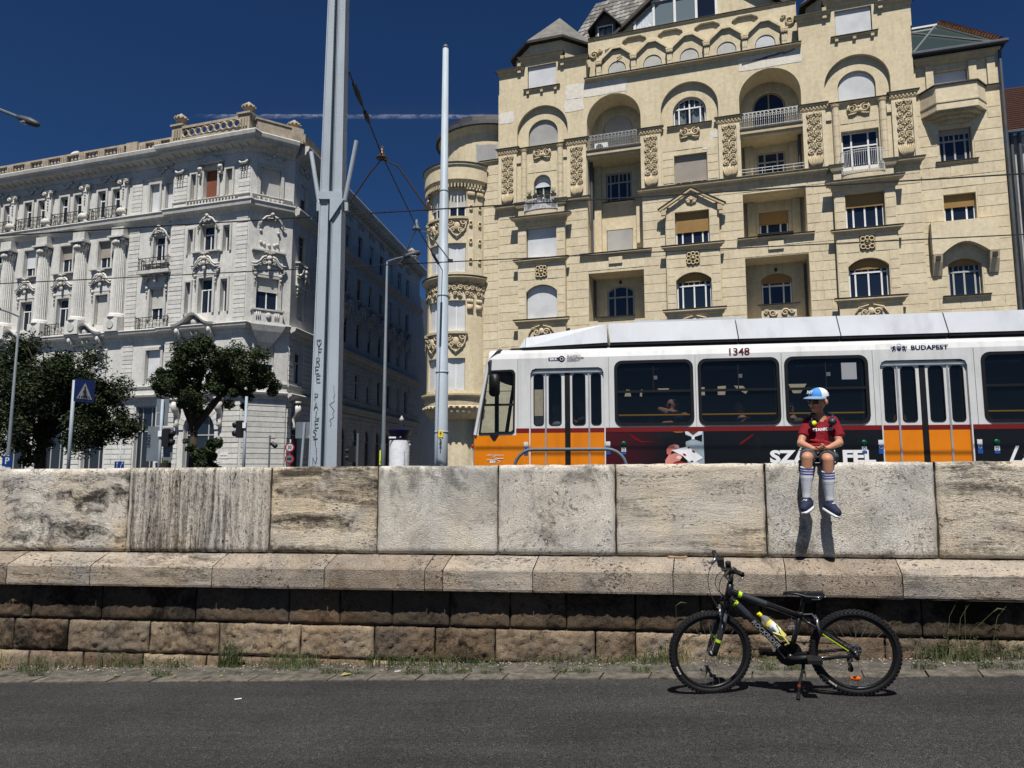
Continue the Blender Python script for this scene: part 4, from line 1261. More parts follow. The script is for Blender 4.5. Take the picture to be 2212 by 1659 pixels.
 ashlar(B, [(21.46, 25.18, 6.5, 19.9)], [(cF - .78, cF + .78, 16.6, 18.6), (cF - .75, cF + .75, 13.5, 15.2), (cF - .76, cF + .76, 9.9, 11.9), (cF - 1.42, cF + 1.42, 12.0, 13.7), (cF - 1.45, cF + 1.45, 19.0, 20.7)], .55, .7, 1.15, yF, YS, 50, rng)
 window(B, cF - .73, cF + .73, 20.64, 21.56, yF + .28, None, 'round', WF_WHITE, 'pair', shutter=1.0, smat=SH_WHITE)
 window(B, cF - .70, cF + .70, 16.80, 18.48, yF + .28, None, 'round', WF_GREY, 'quad', shutter=.14, smat=SH_TAUPE)
 window(B, cF - .68, cF + .68, 13.70, 15.08, yF + .28, None, 'round', WF_WHITE, 'tri3', shutter=.42, smat=SH_BROWN)
 window(B, cF - .70, cF + .70, 9.97, 11.5, yF + .28, 11.80, 'seg', WF_GREY, 'quad', shutter=.16, smat=SH_BROWN)
 trim('window_sill', 16.76, .12, .12, cF - .8, cF + .8, yF)
 trim('window_sill', 9.93, .16, .16, cF - .85, cF + .85, yF)
 def bayp(w, d): return [(cF - w, yF), (cF - w * .62, yF - d), (cF + w * .62, yF - d), (cF + w, yF)]
 q = MB(); q.prism(bayp(1.45, .75), 19.2, 20.45, 'z'); bb = q.build('bay_balcony', YS[2], B)
 q = MB(); q.prism(bayp(1.52, .82), 20.45, 20.52, 'z'); q.build('flashing', DK, bb)
 q = MB(); q.prism(bayp(1.48, .78), 19.55, 19.62, 'z'); q.build('bay_band', TR, bb)
 for k in range(3): q = MB(); q.prism(bayp(1.25 - k * .28, .6 - k * .17), 19.2 - .16 * (k + 1), 19.2 - .16 * k, 'z'); q.build('bay_corbel', TR, bb)
 for s in (-1, 1):
  for w in (.95, 1.75):
   q = MB(); q.box(cF + s * w - .17, cF + s * w + .17, yF - .1, yF - .001, 20.5, 21.9); q.build('attic_pilaster', YW, B)
  trim('pilaster_sill', 20.44, .12, .12, cF + s * 1.8 - .2, cF + s * 1.8 + .2, yF)
 link_mesh('corbelled_parapet', fill_wall(seg_pts(cF - 1.42, cF + 1.42, 13.6, 13.6, 13.601) if False else [(cF - 1.42, 12.0), (cF - 1.0, 12.0)] + [(cF - 1.0 + 2.0 * k / 12, 12.0 + .55 * math.sin(math.pi * k / 12)) for k in range(1, 12)] + [(cF + 1.0, 12.0), (cF + 1.42, 12.0), (cF + 1.42, 13.62), (cF - 1.42, 13.62)], [], yF - .42, .1), B, YS[2])
 q = MB()
 for s in (-1, 1): q.face([(cF + s * 1.42, yF - .42, 12.0), (cF + s * 1.42, yF, 12.0), (cF + s * 1.42, yF, 13.62), (cF + s * 1.42, yF - .42, 13.62)])
 q.face([(cF - 1.42, yF - .42, 13.62), (cF + 1.42, yF - .42, 13.62), (cF + 1.42, yF, 13.62), (cF - 1.42, yF, 13.62)])
 pts = [(cF - 1.0 + 2.0 * k / 12, 12.0 + .55 * math.sin(math.pi * k / 12)) for k in range(13)]
 for k in range(12): q.face([(pts[k][0], yF - .42, pts[k][1]), (pts[k + 1][0], yF - .42, pts[k + 1][1]), (pts[k + 1][0], yF, pts[k + 1][1]), (pts[k][0], yF, pts[k][1])])
 q.build('parapet_return', YS[2], B)
 for s in (-1, 1):
  q = MB(); q.prism([(yF, 11.0), (yF - .1, 11.0), (yF - .34, 11.6), (yF - .44, 11.98), (yF, 11.98)], cF + s * 1.2 - .2, cF + s * 1.2 + .2, 'x'); cb = q.build('corbel', YS[1], B)
  q = MB(); q.box(cF + s * 1.2 - .1, cF + s * 1.2 + .1, yF - .46, yF - .3, 11.68, 11.9); q.build('corbel_tile', DK, cb)
 trim('wing_cornice', 22.3, .4, .3, 21.7, 25.0, yF, cap=False)
 q = MB(); q.tube([(21.4, yF - .42, 22.5), (25.6, yF - .42, 22.45)], .11, 8); q.build('gutter', PIPE, B)
 q = MB(); q.box(21.42, 25.5, yF - .4, yF + .2, 22.32, 22.42); q.build('eave_board', DK, B)
 rp0, rp1, rp2, rp3 = (21.44, yF - .2, 22.55), (25.1, yF - .2, 22.55), (23.25, yF + 2.4, 25.4), (21.44, yF + 2.4, 25.4)
 q = MB(); q.face([rp0, rp1, rp2, rp3]); gr = q.build('glass_roof', glass_mat('roof_glass', (.035, .05, .045), 0, .12), B)
 q = MB()
 for a_, b_ in ((rp0, rp2), (rp1, rp3), (rp1, rp2), (rp3, rp2), (rp0, rp1)):
  q.tube([Vector(a_) + Vector((0, -.03, .03)), Vector(b_) + Vector((0, -.03, .03))], .05, 4)
 q.build('roof_bar', M('roof_bar_grey', (.22, .23, .23), .5), gr)
 q = MB(); q.box(21.44, 23.3, yF + 2.3, yF + 2.5, 25.38, 25.48); q.build('ridge_flashing', WF_WHITE, B)
 TILE = M('roof_tile_brown', srgb(120, 84, 62), .85, .35, 6)
 n = 22
 for k in range(n):
  t0, t1 = k / n, (k + 1.25) / n
  a_ = Vector((25.35, yF - .2, 22.6)).lerp(Vector((23.4, yF + 2.4, 25.5)), t0); b_ = Vector((25.35, yF - .2, 22.6)).lerp(Vector((23.4, yF + 2.4, 25.5)), t1)
  q = MB(); q.tube([a_ + Vector((0, 0, .08)), b_], [.17, .12], 6); q.build('ridge_tile', TILE, B)
 q = MB(); q.face([(25.35, yF - .2, 22.6), (26.0, yF + 6, 22.6), (23.4, yF + 6, 25.5), (23.4, yF + 2.4, 25.5)]); q.build('tiled_slope', TILE, B)
 q = MB(); q.tube([(25.35, yF - .1, 22.4), (25.3, yF - .1, 21.9), (25.3, yF - .1, 6)], .08, 6); q.build('downpipe', PIPE, B)
 # ---------------------------------------------------------------- round corner bay on the left
 TC = (-3.6, .9); TRd = 2.0
 KZ = .976
 def zz(z): return 1.65 + (z - 1.65) * KZ
 def cyl(th, r, z):     # th from straight ahead (-y) towards +x, degrees
  return (TC[0] + r * math.sin(R(th)), TC[1] - r * math.cos(R(th)), z)
 T0, T1 = -150.0, 64.0
 def bend(x, y, z):     # unrolled bay: x is arc length from th=0
  return cyl(math.degrees(x / TRd), TRd - y, z)
 U0, U1 = R(T0) * TRd, R(T1) * TRd
 wins = []
 rows = [(zz(6.15), zz(8.07), None), (zz(9.68), zz(11.55), 'seg'), (zz(13.3), zz(15.08), None), (zz(16.72), zz(18.5), None)]
 def uc(th): return R(th) * TRd
 hs = []
 for th in (15, -31, -77):
  for (a, b, k) in rows:
   x0, x1 = uc(th) - .55, uc(th) + .55
   n = 4
   if k: pts = seg_pts(x0, x1, a, b - .2, b + .05, 6)
   else: pts = rect_pts(x0, x1, a, b)
   hs.append(pts); wins.append((x0, x1, a, b, k))
 def bent_wall():
  mb = MB(bend)
  us = sorted(set([U0 + (U1 - U0) * i / 44 for i in range(45)] + [w[0] for w in wins] + [w[1] for w in wins]))
  zs_ = sorted(set([zz(5.6), zz(18.95)] + [w[2] for w in wins] + [w[3] for w in wins]))
  for i in range(len(us) - 1):
   for j in range(len(zs_) - 1):
    um, zm = (us[i] + us[i + 1]) / 2, (zs_[j] + zs_[j + 1]) / 2
    if any(w[0] < um < w[1] and w[2] < zm < w[3] for w in wins): continue
    mb.face([(us[i], 0, zs_[j]), (us[i + 1], 0, zs_[j]), (us[i + 1], 0, zs_[j + 1]), (us[i], 0, zs_[j + 1])])
  for (a, b, c_, d, k) in wins:
   mb.face([(a, 0, c_), (a, .3, c_), (a, .3, d), (a, 0, d)]); mb.face([(b, 0, c_), (b, .3, c_), (b, .3, d), (b, 0, d)])
   for q_ in range(4):
    ua, ub = a + (b - a) * q_ / 4, a + (b - a) * (q_ + 1) / 4
    mb.face([(ua, 0, c_), (ub, 0, c_), (ub, .3, c_), (ua, .3, c_)]); mb.face([(ua, 0, d), (ub, 0, d), (ub, .3, d), (ua, .3, d)])
  return mb
 bent_wall().build('corner_bay_wall', YW, B)
 for i, (a, b, c_, d, k) in enumerate(wins):
  r = i % 4
  sh = [1.0, 1.0, 1.0, .62][r]
  window(B, a, b, c_, d, .22, None, 'round', WF_WHITE, 'pair', shutter=sh, smat=[SH_WHITE, SH_WHITE, SH_WHITE, SH_CREAM][r], fn=bend)
 def ringm(name, prof, mat=None, t0=T0, t1=T1):
  mb = MB()
  mb.smooth = False
  a0, a1 = R(t0 - 90), R(t1 - 90)
  mb.lathe([(TRd + o_, z) for o_, z in prof], 40, (TC[0], TC[1], 0), a0, a1)
  return mb.build(name, mat or TR, B)
 ringm('bay_parapet', [(-.3, zz(18.75)), (.1, zz(18.8)), (.14, zz(18.95)), (.28, zz(19.0)), (.28, zz(19.85)), (.36, zz(19.9)), (.36, zz(20.0)), (-.3, zz(20.0))], YW)
 ringm('flashing', [(.0, zz(20.01)), (.40, zz(20.01)), (.40, zz(20.06)), (.0, zz(20.06))], DK)
 q = MB()
 for k in range(34):
  th = -118 + k * 5.2
  if th > 62: break
  a_ = [cyl(th - 1.1, TRd + .02, 0), cyl(th + 1.1, TRd + .02, 0), cyl(th + 1.1, TRd + .24, 0), cyl(th - 1.1, TRd + .24, 0)]
  dn = MB(); dn.hexa([(p[0], p[1], zz(18.52)) for p in a_] + [(p[0], p[1], zz(18.74)) for p in a_]); dn.build('dentil', TR, B)
 ringm('bay_cornice', [(.0, zz(12.55)), (.1, zz(12.62)), (.2, zz(12.8)), (.34, zz(12.9)), (.34, zz(12.98)), (0, zz(13.0))])
 ringm('flashing', [(.0, zz(13.005)), (.37, zz(13.005)), (.37, zz(13.05)), (0, zz(13.05))], DK)
 ringm('bay_base', [(-1.4, zz(4.35)), (-.35, zz(4.5)), (.05, zz(4.85)), (.12, zz(5.1)), (.2, zz(5.2)), (.12, zz(5.25)), (.14, zz(5.75)), (.3, zz(5.85)), (.3, zz(5.95)), (0, zz(5.97))])
 for k in range(20):
  q = MB(); q.smooth = True; p = cyl(-115 + k * 9.2, TRd + .15, zz(5.12)); q.ball(p, .11, 6, 4, (1, 1, .9)); q.build('base_rosette', CARV, B)
 for th in (15, -31, -77):
  for (zt, nm) in ((16.70, 1), (9.66, 0)):
   mb = MB(bend); u = uc(th)
   for q_ in range(6):
    ua, ub = u - .66 + 1.32 * q_ / 6, u - .66 + 1.32 * (q_ + 1) / 6
    mb.box(ua, ub, -.18, 0, zz(zt) - .14, zz(zt))
   mb.build('window_sill', TR, B)
   o_ = MB(bend); o_.smooth = True
   zc = zz(zt) - .55
   for s in (-1, 1):
    spiral(o_, (u + s * .38, zc + .2), .22, 1.4, s, -.08, .055); spiral(o_, (u + s * .22, zc - .25), .17, 1.4, -s, -.08, .05)
    o_.tube([(u + s * .55, -.06, zc + .35), (u + s * .5, -.08, zc - .1), (u + s * .2, -.08, zc - .5), (u, -.06, zc - .7)], .045, 5)
   o_.ball((u, -.05, zc - .05), .2, 8, 6, (1, .5, 1.4))
   o_.build('carved_apron', CARV, B)
 for th in (38, 54, -8, -54, -100):
  mb = MB(bend); u = uc(th)
  mb.box(u - .19, u + .19, -.06, -.001, zz(13.05), zz(18.0)); p = mb.build('bay_pilaster', YS[2], B)
  q = MB(bend); q.smooth = True
  for k in range(5): q.ball((u - .16 + k * .08, -.12, zz(18.15)), .08, 6, 4, (1, .8, 2.2))
  q.box(u - .25, u + .25, -.2, 0, zz(18.36), zz(18.5)); q.build('pilaster_capital', CARV, p)
  if th > 0:
   for z in (14.0, 15.2, 16.3, 17.3):
    q = MB(bend); q.smooth = True
    q.ball((u, -.1, zz(z) + .12), .09, 6, 4, (1.1, .7, .8)); q.ball((u, -.1, zz(z) - .12), .07, 6, 4, (1, .7, 1.3)); q.tube([(u - .09, -.09, zz(z) + .15), (u - .08, -.09, zz(z) - .2), (u + .08, -.09, zz(z) - .2), (u + .09, -.09, zz(z) + .15)], .025, 4)
    q.build('hanging_ornament', CARV, p)
 for k in range(9):
  th = -100 + k * 19.5
  if th > 58: break
  u = uc(th); q = MB(bend); q.smooth = True
  zc = zz(12.15)
  for s in (-1, 1): spiral(q, (u + s * .17, zc + .15), .17, 1.5, s, -.09, .05); spiral(q, (u + s * .13, zc - .2), .12, 1.4, -s, -.09, .04)
  q.tube([(u - .33, -.08, zc + .3), (u, -.12, zc + .42), (u + .33, -.08, zc + .3)], .05, 5)
  q.build('carved_band', CARV, B)
 for th in (38, 54):
  u = uc(th); q = MB(bend); q.smooth = True
  for k in range(4): q.ball((u - .14 + k * .09, -.1, zz(11.5)), .08, 6, 4, (1, .7, 1.8))
  q.box(u - .17, u + .17, -.1, 0, zz(10.9), zz(11.35)); q.build('pilaster_console', CARV, B)
 link_mesh('corner_strip', fill_wall(rect_pts(-2.0, -.86, .4, 20.0), [], .05, .1), B, YW)
 ashlar(B, [(-1.78, -.88, 6.0, 19.6)], [], .5, .5, .9, .05, YS, 40, rng)
 trim('belt_course', 20.0, .2, .12, -1.95, -.95, .05)
 q = MB(); q.smooth = False; q.lathe([(1.2, .5), (1.2, zz(4.5))], 24, (TC[0], TC[1], 0)); q.build('corner_ground_floor', YW, B)
 link_mesh('ground_floor_shopfront', fill_wall(rect_pts(-3.2, -.86, .4, 5.2), [rect_pts(-2.9, -1.7, 1.9, 4.6)], .3, .3), B, YW)
 window(B, -2.88, -1.72, 1.95, 4.55, .5, None, 'round', WF_GREY, 'pair', shutter=1.0, smat=SH_GREY)
 d_ = MB(); d_.lathe([(3.1, 20.0), (3.1, 22.0), (3.3, 22.3), (3.4, 22.4)], 40, (-2.6, 3.4, 0)); d_.smooth = False
 d_.build('upper_drum', YW, B)
 q = MB(); q.lathe([(3.4, 22.4), (3.58, 22.42), (3.58, 22.65), (3.4, 22.7)], 40, (-2.6, 3.4, 0)); q.build('drum_gutter', PIPE, B)
 q = MB(); q.lathe([(3.4, 22.7), (3.2, 23.1), (1.0, 23.4)], 24, (-2.6, 3.4, 0)); q.build('drum_roof', M('maroon_sheet_roof', srgb(46, 36, 36), .6, .25, 3), B)
 def bend2(x, y, z):
  r = 3.1 - y; t = (x + .9) / 3.1
  return (-2.6 + r * math.sin(t), 3.4 - r * math.cos(t), z)
 sh = MB(bend2)
 for k in range(4): sh.face([(-.62 + k * .28, -.03, 20.15), (-.34 + k * .28, -.03, 20.15), (-.34 + k * .28, -.03, 21.25), (-.62 + k * .28, -.03, 21.25)])
 w_ = sh.build('window', SH_GREY, B)
 for xx in (-.72, .5):
  fr = MB(bend2); fr.box(xx, xx + .1, -.06, 0, 20.1, 21.32); fr.build('frame', WF_GREY, w_)
 q = MB(); q.prism([(-5.3, 3.2), (-4.9, 3.2), (-12.1, 43.0), (-12.5, 43.0)], .4, 22.3, 'z'); q.build('unseen_lane_wall', YW, B)  # side wall out of view, added to keep sky light off the lane front
 q = MB(); q.box(-.4, 21.0, 2.2, 14.0, .5, 25.0); q.box(21.0, 25.0, 2.4, 12.0, .5, 22.2); q.box(-5.2, -.4, 2.9, 14, .5, 19.5)
 q.build('inner_block', ROOM, B)
 q = MB(); q.box(-.8, 21.3, 8.0, 14.0, 24.0, 26.5); q.build('rear_wall', YW, B)
 return B
def build_neighbour():
 N = empty('neighbouring_house', F_O, F_ROT, 'pale house with red tiled roof just beyond the right end of the yellow building', 'building')
 q = MB(); q.box(25.75, 34, .9, 12, .4, 17.9); q.build('wall', plaster('neighbour_wall', srgb(190, 188, 184), srgb(170, 168, 164), .3), N)
 T_ = M('red_roof_tile', srgb(72, 44, 36), .85, .3, 8)
 q = MB(); q.face([(25.4, .6, 18.0), (34, .6, 18.0), (34, 5.0, 22.3), (25.4, 5.0, 22.3)]); rf = q.build('roof', T_, N)
 for k in range(22):
  q = MB(); q.box(25.4, 34, .58 + k * .2, .62 + k * .2, 18.02 + k * .195, 18.08 + k * .195); q.build('tile_course', T_, rf)
 q = MB(); q.tube([(25.4, .5, 17.95), (34, .5, 17.95)], .1, 6); q.build('gutter', MATS['downpipe_zinc'], N)
 for x in (25.62, 25.95): q = MB(); q.tube([(x, .75, 18), (x, .75, .5)], .09, 6); q.build('downpipe', MATS['downpipe_zinc'], N)
build_yellow()
build_neighbour()
# ================================================================== grey palace-style building
def build_grey():
 rng = random.Random(23)
 B = empty('corner_palace', F_O, F_ROT, 'ornate pale grey stucco palace with fluted columns, iron balconies and roof balustrade', 'building')
 GW = plaster('grey_stucco', srgb(217, 215, 208), srgb(200, 198, 192), 0.45)
 GS = [plaster('grey_stone_light', srgb(221, 219, 212), srgb(208, 206, 200), 0.32), plaster('grey_stone_mid', srgb(210, 208, 202), srgb(196, 194, 187), 0.45)]
 GT = plaster('grey_trim', srgb(206, 204, 198), srgb(183, 181, 174), 0.56)
 BAL = plaster('balustrade_stone', srgb(185, 172, 153), srgb(153, 141, 122), .5, 2.0)
 CV = plaster('grey_carving', srgb(215, 211, 204), srgb(189, 185, 177), 0.56, 4.0)
 IRN = M('wrought_iron', (.012, .012, .013), .5, .2, 8)
 DK = M('roof_sheet_dark', (.03, .032, .036), .5, .2, 3)
 cnt = {'stone': 0}
 ident = None
 C1, C2 = (-18.45, -0.28), (-16.69, 2.07)
 fl = math.hypot(C2[0] - C1[0], C2[1] - C1[1]); fd = ((C2[0] - C1[0]) / fl, (C2[1] - C1[1]) / fl)
 def facet(x, y, z): return (C1[0] + fd[0] * x - fd[1] * y, C1[1] + fd[1] * x + fd[0] * y, z)
 sd = (-.179, .984)
 def side(x, y, z): return (C2[0] + sd[0] * x - sd[1] * y, C2[1] + sd[1] * x + sd[0] * y, z)
 SL = 33.0
 X0 = -47.0
 cols_ = [-44.2, -40.55, -36.90, -33.25, -29.60]
 bays = [-42.38, -38.72, -35.07, -31.42]
 bw = [-42.0, -38.47, -34.82, -31.15]
 # ---------------------------------------------------------------- openings
 H = []
 W = []          # (x0,x1,z0,zs,zt,kind,pattern,shutter,mat,frame)
 for i, c in enumerate(bw):
  for dx in (-.62, .78):
   H.append(rect_pts(c + dx - .38, c + dx + .38, 19.85, 21.85)); W.append((c + dx - .37, c + dx + .37, 19.86, 21.84, None, 'round', 'transom', 0, None))
  H.append(rect_pts(c - .6, c + .6, 15.9, 18.0)); W.append((c - .58, c + .58, 15.92, 17.98, None, 'round', 'casement', [0, .62, .45, .55][i], [SH_WHITE, SH_WHITE, SH_TAUPE, SH_TAUPE][i]))
  H.append(rect_pts(c - .58, c + .58, 11.85, 14.0)); W.append((c - .56, c + .56, 11.87, 13.98, None, 'round', 'casement', [0, 0, 0, .95][i], SH_CREAM))
  H.append(rect_pts(c - .62, c + .62, 7.35, 9.7)); W.append((c - .6, c + .6, 7.37, 9.68, None, 'round', 'casement', [.4, .8, .7, .9][i], SH_WHITE))
  H.append(rect_pts(c - 1.0, c + 1.0, 1.2, 5.8)); W.append((c - .98, c + .98, 1.22, 5.78, None, 'round', 'tri3', 0, None))
 n = -26.15
 for dx, w in ((-.68, .43), (.71, .41)):
  H.append(rect_pts(n + dx - w, n + dx + w, 19.72, 21.75)); W.append((n + dx - w + .01, n + dx + w - .01, 19.73, 21.74, None, 'round', 'single', 1.0, SH_WHITE))
 H.append(rect_pts(n - .52, n + .52, 16.1, 17.88)); W.append((n - .5, n + .5, 16.11, 17.87, None, 'round', 'casement', 0, None))
 H.append(rect_pts(n - .62, n + .62, 11.85, 14.05)); W.append((n - .6, n + .6, 11.86, 14.04, None, 'round', 'casement', .6, SH_CREAM))
 H.append(rect_pts(n - .64, n + .64, 7.33, 9.7)); W.append((n - .62, n + .62, 7.34, 9.69, None, 'round', 'single', 1.0, SH_WHITE))
 H.append(rect_pts(n - 1.3, n + .45, .8, 5.8)); W.append((n - 1.28, n + .43, .82, 5.78, None, 'round', 'tri3', 0, None))
 yP = -.28                        # corner pavilion stands forward
 HP, WP = [], []
 t = -21.74
 for (z0, z1, sh) in ((20.08, 22.1, 'rust'), (16.15, 18.12, None), (11.98, 14.4, None)):
  HP.append(rect_pts(t - .58, t + .58, z0, z1)); WP.append((t - .57, t + .57, z0 + .01, z1 - .01, None, 'round', 'single' if sh else 'casement', .98 if sh else 0, SH_RUST))
  HP.append(rect_pts(-23.42, -22.98, z0, z1 - .2)); WP.append((-23.41, -22.99, z0 + .01, z1 - .21, None, 'round', 'single', .98 if sh else 0, SH_CREAM))
  HP.append(rect_pts(-20.48, -19.94, z0, z1 - .1 if sh else z1 - .3)); WP.append((-20.47, -19.95, z0 + .01, z1 - .11 if sh else z1 - .31, None, 'round', 'single', .98 if sh else 0, SH_CREAM))
 HP.append(rect_pts(t - .75, t + .75, 7.3, 9.7)); WP.append((t - .74, t + .74, 7.31, 9.69, None, 'round', 'casement', .8, SH_WHITE))
 HP.append(arch_pts(t - 1.25, t + 1.25, .8, 4.1, 5.3)); WP.append((t - 1.23, t + 1.23, .82, 4.1, 5.28, 'round', 'tri3', 0, None))
 link_mesh('facade', fill_wall(rect_pts(X0, -25.0, .4, 23.6), H, 0, .34), B, GW)
 link_mesh('corner_pavilion', fill_wall(rect_pts(-25.0, -18.45, .4, 23.6), HP, yP, .4), B, GW)
 mb = MB(); mb.face([(-25.0, yP, .4), (-25.0, 0, .4), (-25.0, 0, 23.6), (-25.0, yP, 23.6)]); mb.build('pavilion_return', GW, B)
 for (x0, x1, z0, zs, zt, kd, pt, sh, sm) in W: window(B, x0, x1, z0, zs, .26, zt, kd, WF_WHITE if z0 > 5 else WF_GREY, pt, sh, sm)
 for (x0, x1, z0, zs, zt, kd, pt, sh, sm) in WP: window(B, x0, x1, z0, zs, .05, zt, kd, WF_WHITE if z0 > 5 else WF_GREY, pt, sh, sm)
 HF = [rect_pts(.62, 2.0, 19.75, 22.0), rect_pts(.62, 2.1, 11.95, 14.3), rect_pts(.7, 2.0, 7.3, 9.7)]
 link_mesh('corner_facet', fill_wall(rect_pts(0, fl, .4, 23.6), HF, 0, .3, facet), B, GW)
 window(B, .63, 1.99, 19.76, 21.99, .22, None, 'round', WF_WHITE, 'single', 1.0, SH_CREAM, fn=facet)
 window(B, .63, 2.09, 11.96, 14.29, .22, None, 'round', WF_WHITE, 'casement', .38, SH_CREAM, fn=facet)
 window(B, .71, 1.99, 7.31, 9.69, .22, None, 'round', WF_WHITE, 'casement', .5, SH_CREAM, fn=facet)
 # ---------------------------------------------------------------- side front along the lane
 HS = []
 sb = [1.6 + 2.95 * i for i in range(10)]
 for i, c in enumerate(sb):
  for (z0, z1) in ((19.8, 21.8), (16.0, 18.0), (11.9, 14.0), (7.4, 9.6)):
   HS.append(rect_pts(c - .58, c + .58, z0, z1))
  HS.append(arch_pts(c - .75, c + .75, 1.5, 4.2, 4.95))
 link_mesh('lane_front', fill_wall(rect_pts(0, SL, .4, 23.6), HS, 0, .34, side), B, GW)
 for i, c in enumerate(sb):
  for k, (z0, z1) in enumerate(((19.8, 21.8), (16.0, 18.0), (11.9, 14.0), (7.4, 9.6))):
   sh = rng.choice([0, 0, .5, 1.0, .3])
   window(B, c - .57, c + .57, z0 + .01, z1 - .01, .26, None, 'round', WF_WHITE if rng.random() < .5 else WF_TAN, 'casement', sh, rng.choice([SH_CREAM, SH_GREY, SH_BROWN]), fn=side)
  window(B, c - .74, c + .74, 1.52, 4.2, .26, 4.93, 'round', WF_TAN, 'casement', fn=side)
 # ---------------------------------------------------------------- horizontal mouldings on all fronts
 CORN = [(.05, 22.95), (.12, 23.05), (.2, 23.25), (.75, 23.42), (.8, 23.6), (.95, 23.72), (1.0, 23.95), (.95, 24.03)]
 B34 = [(.03, 18.75), (.12, 18.85), (.2, 19.0), (.42, 19.1), (.45, 19.3), (.52, 19.42), (.5, 19.5)]
 B23 = [(.03, 10.45), (.1, 10.55), (.16, 10.75), (.42, 10.88), (.45, 11.0), (.5, 11.08), (.45, 11.14)]
 GFC = [(.03, 6.1), (.1, 6.2), (.14, 6.35), (.32, 6.42), (.36, 6.55), (.3, 6.62)]
 S1 = [(.02, 7.0), (.08, 7.06), (.12, 7.16), (.1, 7.24)]
 for nm, pr in (('main_cornice', CORN), ('belt_cornice', B34), ('storey_cornice', B23), ('ground_floor_cornice', GFC), ('sill_course', S1)):
  moulding(B, nm, pr, X0, -25.3, GT, 0.0, False)
  moulding(B, nm, pr, -24.98, -18.46, GT, yP, True)
  moulding(B, nm, pr, 0.02, fl - .02, GT, 0, False, facet)
  moulding(B, nm, pr, 0.05, SL, GT, 0, False, side)
 mod = MB(); mod.prism([(0, 23.42), (-.62, 23.42), (-.62, 23.36), (-.5, 23.26), (-.2, 23.2), (0, 23.12)], -.1, .1, 'x')
 mme = mod.mesh('modillion'); mme.materials.append(GT)
 x = X0 + .3
 while x < -25.4:
  o = link_mesh('modillion', mme, B); o.location = (x, 0, 0); x += .62
 x = -24.8
 while x < -18.5:
  o = link_mesh('modillion', mme, B); o.location = (x, yP, 0); x += .62
 for k in range(4):
  o = link_mesh('modillion', mme, B); p = facet(.35 + k * .66, 0, 0); o.location = p; o.rotation_euler = (0, 0, math.atan2(fd[1], fd[0]))
 for k in range(44):
  o = link_mesh('modillion', mme, B); p = side(.5 + k * .74, 0, 0); o.location = p; o.rotation_euler = (0, 0, math.atan2(sd[1], sd[0]))
 sw = MB(); sw.smooth = True
 for s in (-1, 1):
  for d in (0, .09):
   sw.tube([(s * .08, -.06, 22.82), (s * .3, -.1, 22.58 - d), (s * .55, -.1, 22.52 - d), (s * .85, -.07, 22.78)], [.03, .06, .06, .03], 5)
 sw.ball((0, -.1, 22.78), .12, 8, 5)
 sme = sw.mesh('swag'); sme.materials.append(CV)
 for c in bays + [n]:
  o = link_mesh('swag', sme, B); o.location = (c + .25, 0, .05)
 o = link_mesh('swag', sme, B); o.location = facet(fl / 2, 0, .15); o.rotation_euler = (0, 0, math.atan2(fd[1], fd[0]))
 for c in sb:
  o = link_mesh('swag', sme, B); o.location = side(c, 0, .05); o.rotation_euler = (0, 0, math.atan2(sd[1], sd[0]))
 # ---------------------------------------------------------------- roof balustrade
 bal = MB(); bal.lathe([(.10, 0), (.10, .06), (.05, .1), (.09, .2), (.125, .3), (.09, .42), (.05, .52), (.1, .58), (.1, .64)], 8); bal.smooth = True
 bme = bal.mesh('baluster'); bme.materials.append(BAL)
 def balus(x0, x1, y, piers):
  mb = MB(); mb.box(x0, x1, y, y + .3, 24.04, 24.16); mb.build('balustrade_plinth', BAL, B)
  mb = MB(); mb.box(x0, x1, y - .03, y + .33, 24.82, 24.95); mb.build('balustrade_rail', BAL, B)
  for p in piers:
   mb = MB(); mb.box(p - .3, p + .3, y - .04, y + .34, 24.163, 24.815); q = mb.build('balustrade_pier', BAL, B)
   for k in (-1, 0, 1): z = MB(); z.box(p + k * .16 - .05, p + k * .16 + .05, y - .1, y - .04, 24.3, 24.7); z.build('pier_flute', BAL, q)
  x = x0 + .15
  while x < x1 - .1:
   if all(abs(x - p) > .4 for p in piers):
    o = link_mesh('baluster', bme, B); o.location = (x, y + .15, 24.17)
   x += .34
 piers = []
 p = -46.3
 while p < -29.5: piers.append(p); p += 1.83
 balus(X0, -29.3, -.45, piers)
 mb = MB(); mb.box(-29.3, -28.3, -.5, -.1, 24.04, 24.98); mb.build('balustrade_block', BAL, B)
 balus(-28.3, -24.9, -.3, [-28.0, -26.6, -25.2])
 for p in (-24.3, -18.7):
  mb = MB(); mb.box(p - .45, p + .45, -.95, -.3, 24.04, 25.3); q = mb.build('urn_pier', BAL, B)
  for k in (-1, 0, 1): z = MB(); z.box(p + k * .22 - .07, p + k * .22 + .07, -1.02, -.95, 24.4, 25.0); z.build('pier_flute', BAL, q)
  z = MB(); z.box(p - .55, p + .55, -1.05, -.2, 25.3, 25.42); z.build('pier_cap', BAL, q)
 urn = MB(); urn.smooth = True
 urn.lathe([(.32, 0), (.32, .08), (.16, .14), (.14, .22), (.34, .36), (.44, .5), (.38, .58), (.36, .64), (.3, .74), (.14, .84), (.1, .9), (.02, .95)], 14)
 for k in range(10): urn.ball((.42 * math.cos(k * .628), .42 * math.sin(k * .628), .54), .09, 6, 4)
 ume = urn.mesh('urn'); ume.materials.append(BAL)
 far = side(30.2, .2, 0)
 for p in ((-24.3, -.62, 25.42), (-18.7, -.5, 25.42), facet(fl - .1, .2, 25.1), (far[0], far[1], 25.1)):
  o = link_mesh('urn', ume, B); o.location = p
